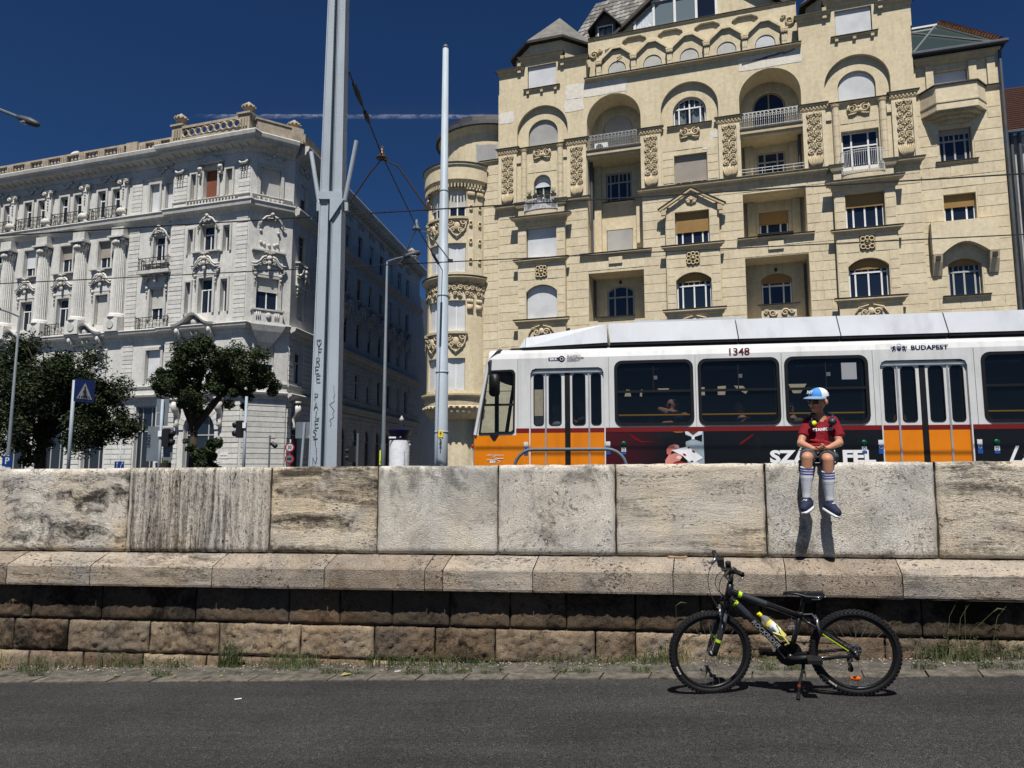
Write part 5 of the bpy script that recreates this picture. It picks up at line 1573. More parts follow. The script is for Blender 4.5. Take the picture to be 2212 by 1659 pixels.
 for k in range(9):
  x = -23.6 + k * .55
  pts = [(x + .27 * math.cos(a * .785), -.93 - .06 * math.sin((x + 21.5) * .55), 24.66 + .27 * math.sin(a * .785)) for a in range(8)]
  q = MB(); q.tube(pts, .09, 5, closed=True); q.build('pierced_ring', BAL, B)
 mb = MB(); mb.prism([(-23.85, -.98), (-19.15, -.98), (-19.15, -.7), (-23.85, -.7)], 24.04, 24.34, 'z'); mb.build('balustrade_plinth', BAL, B)
 mb = MB(); mb.prism([(-23.85, -1.0), (-19.15, -1.0), (-19.15, -.66), (-23.85, -.66)], 25.02, 25.2, 'z'); mb.build('balustrade_rail', BAL, B)
 mb = MB(facet); mb.box(.1, fl - .3, -.6, -.3, 24.04, 25.0); mb.build('parapet_panel', BAL, B)
 mb = MB(facet); mb.box(.0, fl - .2, -.66, -.24, 25.0, 25.12); mb.build('balustrade_rail', BAL, B)
 mb = MB(facet); mb.box(fl - .5, fl + .3, -.7, .1, 24.04, 25.1); mb.build('urn_pier', BAL, B)
 mb = MB(side); mb.box(.2, 4.2, -.6, -.2, 24.04, 25.0); mb.build('parapet_panel', BAL, B)
 mb = MB(side); mb.box(4.2, SL, -.8, .6, 24.035, 24.2); mb.build('lane_gutter', DK, B)
 mb = MB(side); mb.box(29.6, 30.8, -.4, .8, 24.2, 25.1); mb.build('urn_pier', BAL, B)
 mb = MB(); mb.face([(X0, .4, 24.1), (-18, .4, 24.1), (-18.5, 6, 25.2), (X0, 6, 25.2)]); mb.build('roof', DK, B)
 mb = MB(side); mb.box(SL + .3, SL + 40, .3, 12, .4, 21.5); mb.build('lane_end_house', GS[1], B)
 q = MB(); q.lathe([(.0, .02), (.2, .05), (.38, .16)], 16, caps=False); o = q.build('satellite_dish', WF_WHITE, B); o.location = (-35.2, .4, 25.25); o.rotation_euler = (R(60), R(-20), R(20))
 q = MB(); q.tube([(-35.2, .5, 24.6), (-35.2, .45, 25.2)], .03, 5); q.build('dish_arm', DK, B)
 q = MB(); q.prism([(X0, 2.0), (-19.4, 2.0), (-18.4, 3.2), (-23.0, 30.0), (X0, 30.0)], .5, 23.5, 'z'); q.build('inner_block', ROOM, B)
 # ---------------------------------------------------------------- giant columns and top-floor herms
 for c in cols_[1:]:
  mb = MB(); mb.box(c - .62, c + .62, -.62, 0, 11.15, 12.15); ped = mb.build('column_pedestal', GS[0], B)
  q = MB(); q.lathe([(.3, 0), (.3, .05)], 18); o = q.build('roundel', GT, ped); o.location = (c, -.62, 11.65); o.rotation_euler = (R(90), 0, 0)
  sh = MB()
  N = 24
  prof = [(12.45, .5), (14.2, .49), (16.0, .46), (17.35, .42)]
  rings = []
  for z, r in prof:
   rings.append([(c + (r * (1 if k % 2 else .9)) * math.cos(2 * math.pi * k / (2 * N)), -.1 + (r * (1 if k % 2 else .9)) * math.sin(2 * math.pi * k / (2 * N)), z) for k in range(2 * N)])
  for a in range(len(rings) - 1):
   for k in range(2 * N):
    k2 = (k + 1) % (2 * N); sh.face([rings[a][k], rings[a][k2], rings[a + 1][k2], rings[a + 1][k]])
  cl = sh.build('column_shaft', GS[0], B)
  q = MB(); q.smooth = True; q.lathe([(.62, 12.15), (.62, 12.22), (.56, 12.3), (.58, 12.38), (.5, 12.46)], 20, (c, -.1, 0)); q.build('column_base', GS[0], cl)
  q = MB(); q.smooth = True; q.lathe([(.42, 17.35), (.46, 17.5), (.56, 17.85)], 16, (c, -.1, 0))
  for k in range(10):
   a = math.pi + k * math.pi / 9; q.ball((c + .5 * math.cos(a), -.1 + .5 * math.sin(a), 17.62), .11, 6, 4, (1, 1, 1.6))
  for s in (-1, 1): q.ball((c + s * .5, -.5, 17.85), .14, 8, 5)
  q.build('column_capital', CV, cl)
  q = MB(); q.box(c - .68, c + .68, -.72, 0, 17.95, 18.08); q.box(c - .55, c + .55, -.5, 0, 18.085, 18.75); q.build('entablature_block', GS[1], cl)
  q = MB(); q.hexa([(c - .26, -.18, 20.2), (c + .26, -.18, 20.2), (c + .26, 0, 20.2), (c - .26, 0, 20.2), (c - .36, -.22, 22.0), (c + .36, -.22, 22.0), (c + .36, 0, 22.0), (c - .36, 0, 22.0)]); hp = q.build('tapered_pilaster', GS[0], B)
  q = MB(); q.smooth = True; q.ball((c, -.3, 19.95), .38, 10, 6, (1, .8, .8)); q.box(c - .34, c + .34, -.4, 0, 19.5, 19.72); q.build('pilaster_foot', CV, hp); q = MB(); q.smooth = True
  q.tube([(c, -.2, 22.4), (c, -.2, 20.9)], .05, 5)
  for s in (-1, 1): q.ball((c + s * .3, -.26, 22.2), .16, 8, 5); spiral(q, (c + s * .28, 22.2), .16, 1.2, s, -.38, .04)
  q.box(c - .48, c + .48, -.3, 0, 22.36, 22.5)
  for k in range(5): q.ball((c, -.24, 21.9 - k * .22), .09 - .01 * k, 6, 4)
  q.build('pilaster_carving', CV, hp)
 # ---------------------------------------------------------------- iron balconies
 def balcony(x0, x1, z0, z1, y, name='iron_balcony'):
  q = MB()
  iron_panel(q, x0, x1, z0, z1, y, max(4, int((x1 - x0) / .3)), .018)
  q.tube([(x0, 0, z1), (x0, y, z1)], .025, 4); q.tube([(x1, 0, z1), (x1, y, z1)], .025, 4)
  for k in range(3):
   yy = y * (k + .5) / 3; q.tube([(x0, yy, z0), (x0, yy, z1)], .018, 4); q.tube([(x1, yy, z0), (x1, yy, z1)], .018, 4)
  for x in (x0, (x0 + x1) / 2, x1): q.tube([(x, y, z1), (x, y, z1 + .16)], [.03, .008], 4)
  q.build(name, IRN, B)
 for i, c in enumerate(bw):
  balcony(c - 1.35, c + 1.45, 19.52, 20.4, -.42)
  if i == 2: balcony(c - 1.15, c + 1.15, 11.2, 12.0, -.45)
 balcony(n - 1.3, n + 1.3, 15.3, 16.15, -.55)
 mb = MB(); mb.box(n - 1.4, n + 1.4, -.6, 0, 15.05, 15.28); mb.build('balcony_slab', GT, B)
 balcony(n - 1.35, n + 1.4, 11.16, 11.95, -.45)
 # ---------------------------------------------------------------- window dressings
 def surround(c, w, z0, z1, y=0, fn=None, o=.1, t=.2):
  q = MB(fn)
  q.box(c - w - t, c - w, y - o, y - .001, z0, z1); q.box(c + w, c + w + t, y - o, y - .001, z0, z1); q.box(c - w - t, c + w + t, y - o, y - .002, z1 + .001, z1 + t)
  q.build('window_surround', GT, B)
 for i, c in enumerate(bw):
  for dx in (-.62, .78): surround(c + dx, .38, 19.85, 21.85, o=.09, t=.16)
  surround(c, .6, 15.9, 18.0, t=.16); surround(c, .58, 11.85, 14.0, t=.2); surround(c, .62, 7.35, 9.7)
  moulding(B, 'lintel_band', sill_prof(22.2, .14, .1), c - 1.3, c + 1.4, GT)
  moulding(B, 'lintel_band', sill_prof(22.42, .1, .12), c - 1.3, c + 1.4, GT)
 for dx, w in ((-.68, .43), (.71, .41)): surround(n + dx, w, 19.72, 21.75, t=.16)
 moulding(B, 'lintel_band', sill_prof(22.2, .14, .12), n - 1.5, n + 1.5, GT)
 surround(n, .52, 16.1, 17.88); surround(n, .62, 11.85, 14.05); surround(n, .64, 7.33, 9.7)
 for (z0, z1) in ((20.08, 22.1), (16.15, 18.12), (11.98, 14.4)):
  surround(t, .58, z0, z1, yP, t=.18); surround(-23.2, .22, z0, z1 - .2, yP, t=.12); surround(-20.21, .27, z0, z1 - .2, yP, t=.14)
 surround(1.31, .69, 19.75, 22.0, 0, facet); surround(1.36, .74, 11.95, 14.3, 0, facet)
 pd = MB(); pd.smooth = True
 for s in (-1, 1):
  for o_, r in ((0, .085), (.17, .06)):
   pd.tube([(s * 1.15, -.18, 14.95 - o_), (s * .85, -.26, 14.92 - o_), (s * .6, -.3, 15.12 - o_), (s * .42, -.3, 15.4 - o_), (s * .2, -.28, 15.5 - o_)], r, 5)
  spiral(pd, (s * .34, 15.1), .18, 1.4, s, -.28, .05); spiral(pd, (s * .9, 14.55), .17, 1.4, -s, -.16, .05)
  pd.tube([(s * .85, -.14, 14.8), (s * .85, -.1, 13.4)], .04, 5); pd.tube([(s * .85, -.2, 14.95), (0, -.25, 15.0)], .06, 5)
  pd.ball((s * .85, -.14, 14.25), .13, 7, 5, (1, .7, 1.2)); pd.ball((s * .85, -.12, 13.95), .08, 6, 4); pd.ball((s * .85, -.1, 13.7), .06, 6, 4); pd.ball((s * .85, -.1, 13.45), .045, 6, 4)
 pd.ball((0, -.3, 15.35), .2, 9, 6); pd.ball((0, -.34, 15.05), .15, 8, 5, (1, .8, 1.4)); pd.ball((0, -.3, 14.7), .13, 8, 5, (1, .7, 1.6))
 for k in range(-2, 3): pd.tube([(0, -.3, 15.6), (k * .12, -.36, 15.75), (k * .2, -.3, 15.7)], .045, 5)
 pme = pd.mesh('carved_pediment'); pme.materials.append(CV)
 hood = MB(); hood.box(-1.12, 1.12, -.36, 0, 15.8, 15.9); hood.box(-1.0, 1.0, -.2, 0, 15.55, 15.8)
 hme = hood.mesh('pediment_hood'); hme.materials.append(GT)
 apr = MB(); apr.box(-.95, .95, -.12, -.001, 14.25, 15.56); ame = apr.mesh('pediment_field'); ame.materials.append(GS[0])
 def ped(loc, rz=0.0, sc=1.0):
  for nm, m_ in (('pediment_field', ame), ('carved_pediment', pme), ('pediment_hood', hme)):
   o = link_mesh(nm, m_, B); o.location = loc; o.rotation_euler = (0, 0, rz); o.scale = (sc, 1, 1)
 for c in bw: ped((c, 0, 0))
 ped((t, yP, .32)); ped(facet(1.36, 0, .25), math.atan2(fd[1], fd[0]))
 ped((n, 0, -.1))
 for c in sb: ped(side(c, 0, 0), math.atan2(sd[1], sd[0]), .9)
 sh = MB(); sh.smooth = True
 for s in (-1, 1):
  sh.tube([(s * .8, -.12, 17.6), (s * .62, -.16, 18.05), (s * .4, -.18, 18.3), (s * .12, -.2, 18.42)], .075, 5)
  spiral(sh, (s * .78, 17.75), .15, 1.4, -s, -.14, .045); spiral(sh, (s * .2, 18.2), .12, 1.3, s, -.2, .04)
 sh.ball((0, -.22, 18.5), .16, 8, 5); sh.ball((0, -.2, 18.22), .1, 8, 5)
 sme2 = sh.mesh('scroll_hood'); sme2.materials.append(CV)
 for loc, rz in (((n, 0, -.05), 0), ((t, yP, .2), 0), (facet(fl / 2, 0, .2), math.atan2(fd[1], fd[0]))):
  o = link_mesh('scroll_hood', sme2, B); o.location = loc; o.rotation_euler = (0, 0, rz)
 mb = MB(facet); mb.box(.7, 2.0, -.06, -.001, 16.2, 17.9); pn = mb.build('cartouche_panel', GS[0], B)
 q = MB(facet); q.smooth = True
 for dx, dz in ((.75, 17.5), (1.95, 17.5), (1.0, 16.6), (1.35, 16.55), (1.7, 16.6), (.8, 16.7), (1.9, 16.7)): q.ball((dx, -.1, dz), .12, 7, 5, (1, .6, 1))
 q.build('cartouche_carving', CV, pn)
 def arc_gable(c, y, w, z):
  q = MB()
  pts = []
  for k in range(17):
   a = k / 16; x = c - w + 2 * w * a
   zz = z + .75 * math.exp(-((a - .5) / .23) ** 2)
   pts.append((x, zz))
  for k in range(16):
   (xa, za), (xb, zb) = pts[k], pts[k + 1]
   q.hexa([(xa, y - .55, za), (xb, y - .55, zb), (xb, y, zb), (xa, y, za), (xa, y - .6, za + .16), (xb, y - .6, zb + .16), (xb, y, zb + .16), (xa, y, za + .16)])
  g = q.build('arched_gable', GT, B)
  q = MB(); q.smooth = True; q.ball((c, y - .25, z + .3), .3, 9, 6, (1, .6, .9))
  for s in (-1, 1): spiral(q, (c + s * .4, z + .05), .2, 1.3, s, y - .2, .06); q.tube([(c + s * .1, y - .25, z), (c + s * .25, y - .25, z - .4), (c + s * .1, y - .2, z - .7)], .06, 5)
  q.build('gable_carving', CV, g)
  for s in (-1, 1):
   q = MB(); q.smooth = True; q.box(c + s * w * .78 - .16, c + s * w * .78 + .16, y - .4, y, z - .75, z); q.ball((c + s * w * .78, y - .42, z - .3), .18, 8, 5, (.9, .7, 1.2)); q.build('gable_console', CV, g)
 arc_gable(bw[3] - 1.1, 0, 1.7, 11.0); arc_gable(bw[1] - 1.1, 0, 1.7, 11.0); arc_gable(t - .6, yP, 1.7, 11.05)
 cs = MB(); cs.smooth = True
 cs.box(-.26, .26, -.55, 0, 5.95, 6.1)
 cs.tube([(0, -.3, 5.75), (0, -.42, 5.5), (0, -.3, 5.25), (0, -.1, 5.0), (0, -.12, 4.5), (0, -.2, 4.2)], [.28, .26, .22, .16, .13, .17], 8)
 cme = cs.mesh('scroll_console'); cme.materials.append(CV)
 for loc, rz in (((t - 1.75, yP, .1), 0), ((t + 1.75, yP, .1), 0), (side(.9, 0, 0), math.atan2(sd[1], sd[0]))):
  o = link_mesh('scroll_console', cme, B); o.location = loc; o.rotation_euler = (0, 0, rz)
 mb = MB(facet); mb.box(.4, 2.3, -.55, 0, 11.2, 11.95); fb = mb.build('stone_balcony', GS[0], B)
 mb = MB(facet); mb.box(.3, 2.4, -.62, 0, 11.955, 12.07); mb.build('balcony_rail', GT, fb)
 q = MB(facet); q.smooth = True; q.ball((1.35, -.58, 11.6), .2, 8, 5, (1, .5, 1.2))
 for k in range(6): q.box(.55 + k * .12 + (.85 if k > 2 else 0), .60 + k * .12 + (.85 if k > 2 else 0), -.59, -.55, 11.35, 11.85)
 q.build('balcony_carving', CV, fb)
 q = MB(facet)
 prof = [(.55, 11.2), (.6, 11.0), (.5, 10.6), (.25, 9.9), (.05, 9.5)]
 for k in range(len(prof) - 1):
  (d0, z0), (d1, z1) = prof[k], prof[k + 1]
  w0, w1 = 1.05 * (d0 / .6) + .1, 1.05 * (d1 / .6) + .1
  q.hexa([(1.35 - w1, -d1, z1), (1.35 + w1, -d1, z1), (1.35 + w1, 0, z1), (1.35 - w1, 0, z1), (1.35 - w0, -d0, z0), (1.35 + w0, -d0, z0), (1.35 + w0, 0, z0), (1.35 - w0, 0, z0)])
 q.build('balcony_corbel', GT, fb)
 def mini(fn, x0, x1, y, z):
  k = int((x1 - x0) / .26)
  for i in range(k + 1):
   q = MB(fn); q.smooth = True; xx = x0 + (x1 - x0) * i / k
   q.lathe([(.07, 0), (.05, .06), (.08, .16), (.05, .26), (.07, .32)], 6, (xx, y - .06, z)); q.build('small_baluster', CV, B)
 mini(None, -23.7, -19.7, yP, 19.55); mini(facet, .6, 2.1, 0, 19.5); mini(side, .6, 3.0, 0, 19.5)
 moulding(B, 'sill_course', sill_prof(20.02, .12, .14), -24.9, -18.6, GT, yP); moulding(B, 'sill_course', sill_prof(20.0, .12, .14), .1, fl - .1, GT, 0, False, facet)
 q = MB()
 q.prism([(t - 1.05, 22.45), (t + 1.05, 22.45), (t + 1.05, 22.55), (t, 23.0), (t - 1.05, 22.55)], yP - .3, yP, 'y'); q.build('triangular_pediment', GT, B)
 for s in (-1, 1):
  q = MB(); q.smooth = True; q.box(t + s * .85 - .14, t + s * .85 + .14, yP - .22, yP, 21.6, 22.4); q.ball((t + s * .85, yP - .22, 22.1), .16, 8, 5); q.ball((t + s * .85, yP - .2, 21.65), .11, 8, 5); q.build('console', CV, B)
 for c in (-24.35, -18.98):
  q = MB(); q.smooth = True
  q.tube([(c - .4, yP - .12, 22.35), (c - .2, yP - .2, 22.1), (c + .2, yP - .2, 22.1), (c + .4, yP - .12, 22.35)], .1, 6)
  for k in (-1, 0, 1):
   for r in range(6): q.ball((c + k * .22, yP - .12, 21.9 - r * .13), .06 - .004 * r, 6, 4)
  q.build('garland', CV, B)
 # ---------------------------------------------------------------- banded stonework
 zb = [(6.7, 10.3), (11.2, 18.6), (19.6, 22.3)]
 zones = []
 for x0, x1 in ((-24.9, -23.75), (-19.45, -18.5)):
  for a, b in zb: zones.append((x0, x1, a, b))
 ashlar(B, zones, [], .31, 1.6, 2.4, yP, GS, 96, rng, .05, .012)
 ashlar(B, [(-28.95, -28.0, 6.7, 10.3), (-28.95, -28.0, 11.2, 18.6), (-28.95, -28.0, 19.6, 22.3)], [], .31, 1.6, 2.4, 0, GS, 60, rng, .05, .012)
 ashlar(B, [(-25.0, -18.5, .8, 6.0)], [(t - 1.7, t + 1.7, .4, 5.6)], .34, 1.6, 2.4, yP, GS, 40, rng, .06, .014)
 ashlar(B, [(X0, -25.1, .8, 6.0)], [(c - 1.15, c + 1.15, .4, 6.0) for c in bw] + [(n - 1.4, n + .6, .4, 6)], .34, 1.2, 1.8, 0, GS, 60, rng, .06, .014)
 ashlar(B, [(.05, fl - .05, .8, 6.0)], [], .34, 2.0, 3.0, 0, GS, 16, rng, .06, .014, facet)
 ashlar(B, [(.05, SL, .8, 6.0)], [(c - 1.0, c + 1.0, .4, 5.2) for c in sb], .34, 1.0, 1.8, 0, GS, 12, rng, .06, .014, side)
 ashlar(B, [(.05, SL, 6.8, 10.2)], [(c - .8, c + .8, 7, 10.0) for c in sb], .34, 1.0, 1.8, 0, GS, 12, rng, .05, .014, side)
 for k in range(13):
  a0, a1 = math.pi * k / 13 + .012, math.pi * (k + 1) / 13 - .012
  q = MB()
  P_ = [(t + r * math.cos(a), 4.1 + r * .96 * math.sin(a)) for r, a in ((1.27, a0), (1.75, a0), (1.75, a1), (1.27, a1))]
  q.prism(P_, yP - .07, yP - .001, 'y'); q.build('arch_stone', GS[k % 2], B)
 q = MB(); q.box(-19.9, -19.25, yP - .1, yP - .06, 2.2, 2.55); pl = q.build('street_plaque', M('plaque_white', (.75, .75, .72), .5, .05), B)
 lettering('Belgrád rakpart', .085, M('plaque_text', (.02, .02, .02)), pl, (-19.58, yP - .105, 2.38), bold=.002)
 return B
build_grey()
# ================================================================== tram
T_PHI = math.atan(0.17)
T_O = (0.0, 11.9, 0.0)
RAIL = 0.56
def rrect(x0, x1, z0, z1, r, n=5):
 pts = []
 for (cx, cz, a0) in ((x1 - r, z0 + r, -90), (x1 - r, z1 - r, 0), (x0 + r, z1 - r, 90), (x0 + r, z0 + r, 180)):
  for i in range(n + 1):
   a = R(a0 + 90 * i / n); pts.append((cx + r * math.cos(a), cz + r * math.sin(a)))
 return pts
def ring_face(mb, out, inn, y, depth=0.0):
 k = len(out)
 for i in range(k):
  j = (i + 1) % k
  mb.face([(out[i][0], y, out[i][1]), (out[j][0], y, out[j][1]), (inn[j][0], y, inn[j][1]), (inn[i][0], y, inn[i][1])])
  if depth:
   mb.face([(inn[i][0], y, inn[i][1]), (inn[j][0], y, inn[j][1]), (inn[j][0], y + depth, inn[j][1]), (inn[i][0], y + depth, inn[i][1])])
   mb.face([(out[i][0], y, out[i][1]), (out[j][0], y, out[j][1]), (out[j][0], y + depth, out[j][1]), (out[i][0], y + depth, out[i][1])])
def build_tram():
 T = empty('tram', T_O, -T_PHI, 'white and orange city tram with dark red stripe standing behind the quay wall', 'tram')
 WH = M('tram_white', (.64, .64, .63), .3, .07, 1.5, .0012, 2.2, dirt=.38, coat=.2)
 ORG = M('tram_orange', srgb(222, 126, 10), .32, .08, 1.5, .0012, 2.2, dirt=.35, coat=.2)
 RED = M('tram_stripe_red', srgb(112, 30, 26), .35, .06, 2)
 POD = M('roof_pod_white', (.56, .58, .61), .25, .08, 1.0, .0015, 1.6, dirt=.32, coat=.3)
 BLK = M('tram_rubber_black', (.010, .010, .011), .45, .2, 6)
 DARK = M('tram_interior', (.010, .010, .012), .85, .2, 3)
 ALU = M('tram_aluminium', (.55, .55, .54), .35, .15, 6, metal=.6)
 GT_ = glass_mat('tram_glass', (.004, .005, .007), .40, .02)
 GCAB = glass_mat('tram_cab_glass', (.010, .013, .015), .78, .02)
 YEL = M('handrail_yellow', srgb(238, 170, 20), .4, .05)
 X1 = 13.2
 ZS0, ZS1, ZR = 2.213, 2.285, 3.45
 cabw = [(-.565, 2.20), (-.55, 2.185), (.005, 2.195), (.045, 2.235), (.058, 3.20), (.03, 3.255), (-.01, 3.27), (-.40, 3.262), (-.435, 3.23)]
 doors = [(.29, 1.54), (5.72, 6.99), (11.2, 12.45)]
 wins = [(1.69, 2.945), (3.015, 4.265), (4.337, 5.57), (7.16, 8.41), (8.49, 9.74), (9.82, 11.05)]
 up = [(-.606, ZS1), (X1, ZS1), (X1, ZR), (-.40, ZR), (-.44, 3.3)]
 hs = [rrect(a, b, 2.308, 3.375, .13) for a, b in wins]
 up = [(-.612, 2.19), (-.58, 2.181)] if False else up
 cab_up = [(-.613, ZS1), (-.575, ZS1)]
 outline = [(-.62, 2.172), (.07, 2.172), (.07, ZS1)]
 for a, b in doors:
  outline += [(a, ZS1), (a, 3.20), (a + .03, 3.27), (a + .10, 3.30), (b - .10, 3.30), (b - .03, 3.27), (b, 3.20), (b, ZS1)]
 outline += [(X1, ZS1), (X1, ZR), (-.40, ZR), (-.44, 3.3)]
 link_mesh('upper_side', fill_wall(outline, hs + [cabw], 0, .05), T, WH)
 SEAM = M('panel_seam', (.12, .12, .12), .6, .1)
 for x in (.10, 1.60, 2.98, 4.30, 5.64, 7.07, 8.45, 9.78):
  mb = MB(); mb.box(x - .003, x + .003, -.0025, .002, ZS1 if x > .2 else 2.3, 3.44); mb.build('panel_seam', SEAM, T)
 mb = MB()
 prof = [(0, ZR), (.03, 3.54), (.10, 3.60), (.22, 3.64), (1.25, 3.70), (2.28, 3.64), (2.4, 3.60), (2.47, 3.54), (2.5, ZR)]
 mb.smooth = False
 for i in range(len(prof) - 1):
  (y0, z0), (y1, z1) = prof[i], prof[i + 1]
  mb.face([(-.40, y0, z0), (X1, y0, z0), (X1, y1, z1), (-.40, y1, z1)])
 mb.build('roof', WH, T)
 fh = [[(1.82, 3.03), (1.95, 3.03), (1.93, 3.16), (1.86, 3.17)], [(2.12, 3.03), (2.16, 3.02), (2.17, 3.17), (2.13, 3.15)], [(2.5, 3.11), (2.66, 3.11), (2.7, 3.18), (2.46, 3.18)], [(3.1, 3.03), (3.36, 3.03), (3.36, 3.19), (3.1, 3.19)], [(3.6, 3.03), (3.74, 3.03), (3.76, 3.21), (3.6, 3.2)], [(3.95, 3.15), (4.12, 3.04), (4.16, 3.1), (4.08, 3.2), (3.9, 3.21)], [(4.98, 3.04), (5.12, 3.04), (5.24, 3.22), (4.9, 3.22)]]
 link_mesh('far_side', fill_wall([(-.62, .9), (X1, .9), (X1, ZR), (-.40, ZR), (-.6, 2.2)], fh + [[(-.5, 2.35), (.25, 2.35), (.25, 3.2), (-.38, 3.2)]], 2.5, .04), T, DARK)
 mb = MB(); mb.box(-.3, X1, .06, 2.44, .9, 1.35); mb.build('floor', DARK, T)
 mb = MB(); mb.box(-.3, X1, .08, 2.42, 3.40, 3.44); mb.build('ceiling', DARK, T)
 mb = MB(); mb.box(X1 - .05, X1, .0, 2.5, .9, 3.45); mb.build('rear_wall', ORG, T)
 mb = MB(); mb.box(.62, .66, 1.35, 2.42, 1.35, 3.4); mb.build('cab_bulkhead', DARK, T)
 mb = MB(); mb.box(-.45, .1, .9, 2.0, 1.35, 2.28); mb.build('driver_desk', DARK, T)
 mb = MB()
 A_ = [(-.62, 0, .9), (-.74, .4, .9), (-.80, 1.25, .9), (-.74, 2.1, .9), (-.62, 2.5, .9)]
 B_ = [(-.62, 0, 2.18), (-.74, .4, 2.18), (-.80, 1.25, 2.18), (-.74, 2.1, 2.18), (-.62, 2.5, 2.18)]
 C_ = [(-.42, 0, 3.28), (-.50, .4, 3.28), (-.55, 1.25, 3.28), (-.5, 2.1, 3.28), (-.42, 2.5, 3.28)]
 D_ = [(-.40, 0, ZR), (-.46, .4, 3.56), (-.50, 1.25, 3.62), (-.46, 2.1, 3.56), (-.40, 2.5, ZR)]
 for i in range(4): mb.face([A_[i], A_[i + 1], B_[i + 1], B_[i]])
 mb.build('front_panel', ORG, T)
 mb = MB()
 for i in range(4): mb.face([C_[i], C_[i + 1], D_[i + 1], D_[i]])
 for i in range(4): mb.face([D_[i], D_[i + 1], (-.2, D_[i + 1][1], 3.66), (-.2, D_[i][1], 3.66)])
 mb.build('front_header', WH, T)
 mb = MB()
 for i in range(4): mb.face([B_[i], B_[i + 1], C_[i + 1], C_[i]])
 mb.build('windscreen', GCAB, T)
 mb = MB(); mb.tube([B_[0], C_[0], D_[0]], .035, 6); mb.build('corner_post', WH, T)
 mb = MB(); mb.tube([(-.70, .3, 2.2), (-.66, .32, 2.5), (-.52, .5, 3.25)], .018, 5); mb.build('wiper', BLK, T)
 cwi = [(x + (.03 if x < -.2 else -.03), z + (.03 if z < 2.7 else -.03)) for x, z in cabw]
 mb = MB(); ring_face(mb, cabw, cwi, -.012, .05); cw = mb.build('cab_window', BLK, T)
 mb = MB(); mb.box(-.525, .03, -.01, .03, 2.665, 2.70); mb.build('mid_rail', BLK, cw)
 mb = MB(); mb.face([(x, .02, z) for x, z in cwi]); mb.build('pane', GCAB, cw)
 mb = MB(); mb.box(-.44, -.38, .75, .85, 1.4, 3.3); mb.build('cab_pillar', M('cab_pillar_blue', (.02, .03, .05), .6), T)
 mb = MB(); mb.tube([(-.36, .02, 3.43), (-.37, -.12, 3.38), (-.34, -.2, 3.2), (-.30, -.22, 3.05)], .022, 6); mr_ = mb.build('mirror_arm', BLK, T)
 mb = MB(); mb.smooth = True; mb.prism(rrect(-.34, -.17, 2.80, 3.17, .06), -.26, -.18, 'y'); mb.build('mirror_head', BLK, mr_)
 mb = MB(); mb.smooth = True; mb.ball((-.665, -.01, 1.995), .035, 10, 6, (.8, .7, 1)); mb.build('indicator_lamp', M('indicator_orange', srgb(220, 80, 10), .2), T)
 mb = MB(); mb.smooth = True; mb.ball((-.07, .45, 3.64), .1, 12, 6, (1, 1, .55)); mb.build('roof_antenna', BLK, T)
 mb = MB(); mb.prism([(-.38, 2.185), (-.22, 2.185), (-.28, 2.09), (-.32, 2.09)], -.009, -.003, 'y'); mb.build('vent_flap', BLK, T)
 spans = [(.07, .29), (1.54, 5.72), (6.99, 11.2), (12.45, X1)]
 for a, b in spans:
  mb = MB(); mb.box(a, b, -.004, .03, ZS0, ZS1); mb.build('stripe', RED, T)
 mb = MB(); mb.box(-.635, .29, 0, .03, .9, 2.171); mb.build('lower_panel', ORG, T)
 mb = MB(); mb.box(.07, .29, 0, .03, 2.172, ZS0); mb.build('lower_panel', ORG, T)
 mb = MB(); mb.box(12.45, X1, 0, .03, .9, ZS0); mb.build('lower_panel', ORG, T)
 m, nd, ln, b = nodes_of('advert_print')
 tc = nd.new('ShaderNodeTexCoord'); sx = nd.new('ShaderNodeSeparateXYZ'); ln.new(tc.outputs['Object'], sx.inputs[0])
 n1 = noise_n(nd, ln, tc.outputs['Object'], 2.2, 4, .6, .6)
 mr = nd.new('ShaderNodeMapRange'); mr.inputs[1].default_value = 2.5; mr.inputs[2].default_value = 1.55; ln.new(sx.outputs['X'], mr.inputs[0])
 rr = ramp(nd, [(0, (.004, .004, .005)), (1, srgb(70, 8, 18))]); ln.new(mr.outputs[0], rr.inputs[0])
 r2 = ramp(nd, [(.55, 0.0), (.7, .5)]); ln.new(n1.outputs[0], r2.inputs[0])
 ln.new(mixc(nd, ln, r2.outputs[0], rr.outputs[0], (.012, .014, .016)), b.inputs['Base Color'])
 b.inputs['Roughness'].default_value = .3
 mb = MB(); mb.box(1.55, 5.715, 0, .03, .9, ZS0); ad = mb.build('advert_panel', m, T)
 mb = MB(); mb.box(7.0, 11.19, 0, .03, .9, ZS0); ad2 = mb.build('advert_panel', m, T)
 def prt(name, pts, c, par=ad, y=-.003, rough=.35):
  q = MB(); q.face([(x, y, z) for x, z in pts]); return q.build(name, M('print_' + name, c, rough, .12, 6), par)
 prt('shirt_print', [(2.80, 2.212), (3.075, 2.212), (3.08, 1.60), (2.83, 1.60), (2.80, 1.95)], srgb(150, 165, 172))
 prt('neck_print', [(2.84, 2.212), (3.0, 2.212), (2.915, 2.15)], srgb(96, 54, 44), y=-.005)
 prt('collar_print', [(2.79, 2.212), (2.84, 2.212), (2.915, 2.15), (3.0, 2.212), (3.06, 2.212), (3.05, 2.16), (2.92, 2.12), (2.80, 2.17)], srgb(205, 214, 222), y=-.004)
 prt('bow_tie_print', [(2.795, 2.16), (2.89, 2.125), (2.94, 2.125), (3.055, 2.165), (3.05, 2.05), (2.94, 2.09), (2.89, 2.09), (2.80, 2.055)], (.006, .006, .008), y=-.007)
 prt('tie_knot_print', [(2.893, 2.13), (2.937, 2.13), (2.937, 2.085), (2.893, 2.085)], (.75, .75, .75), y=-.009)
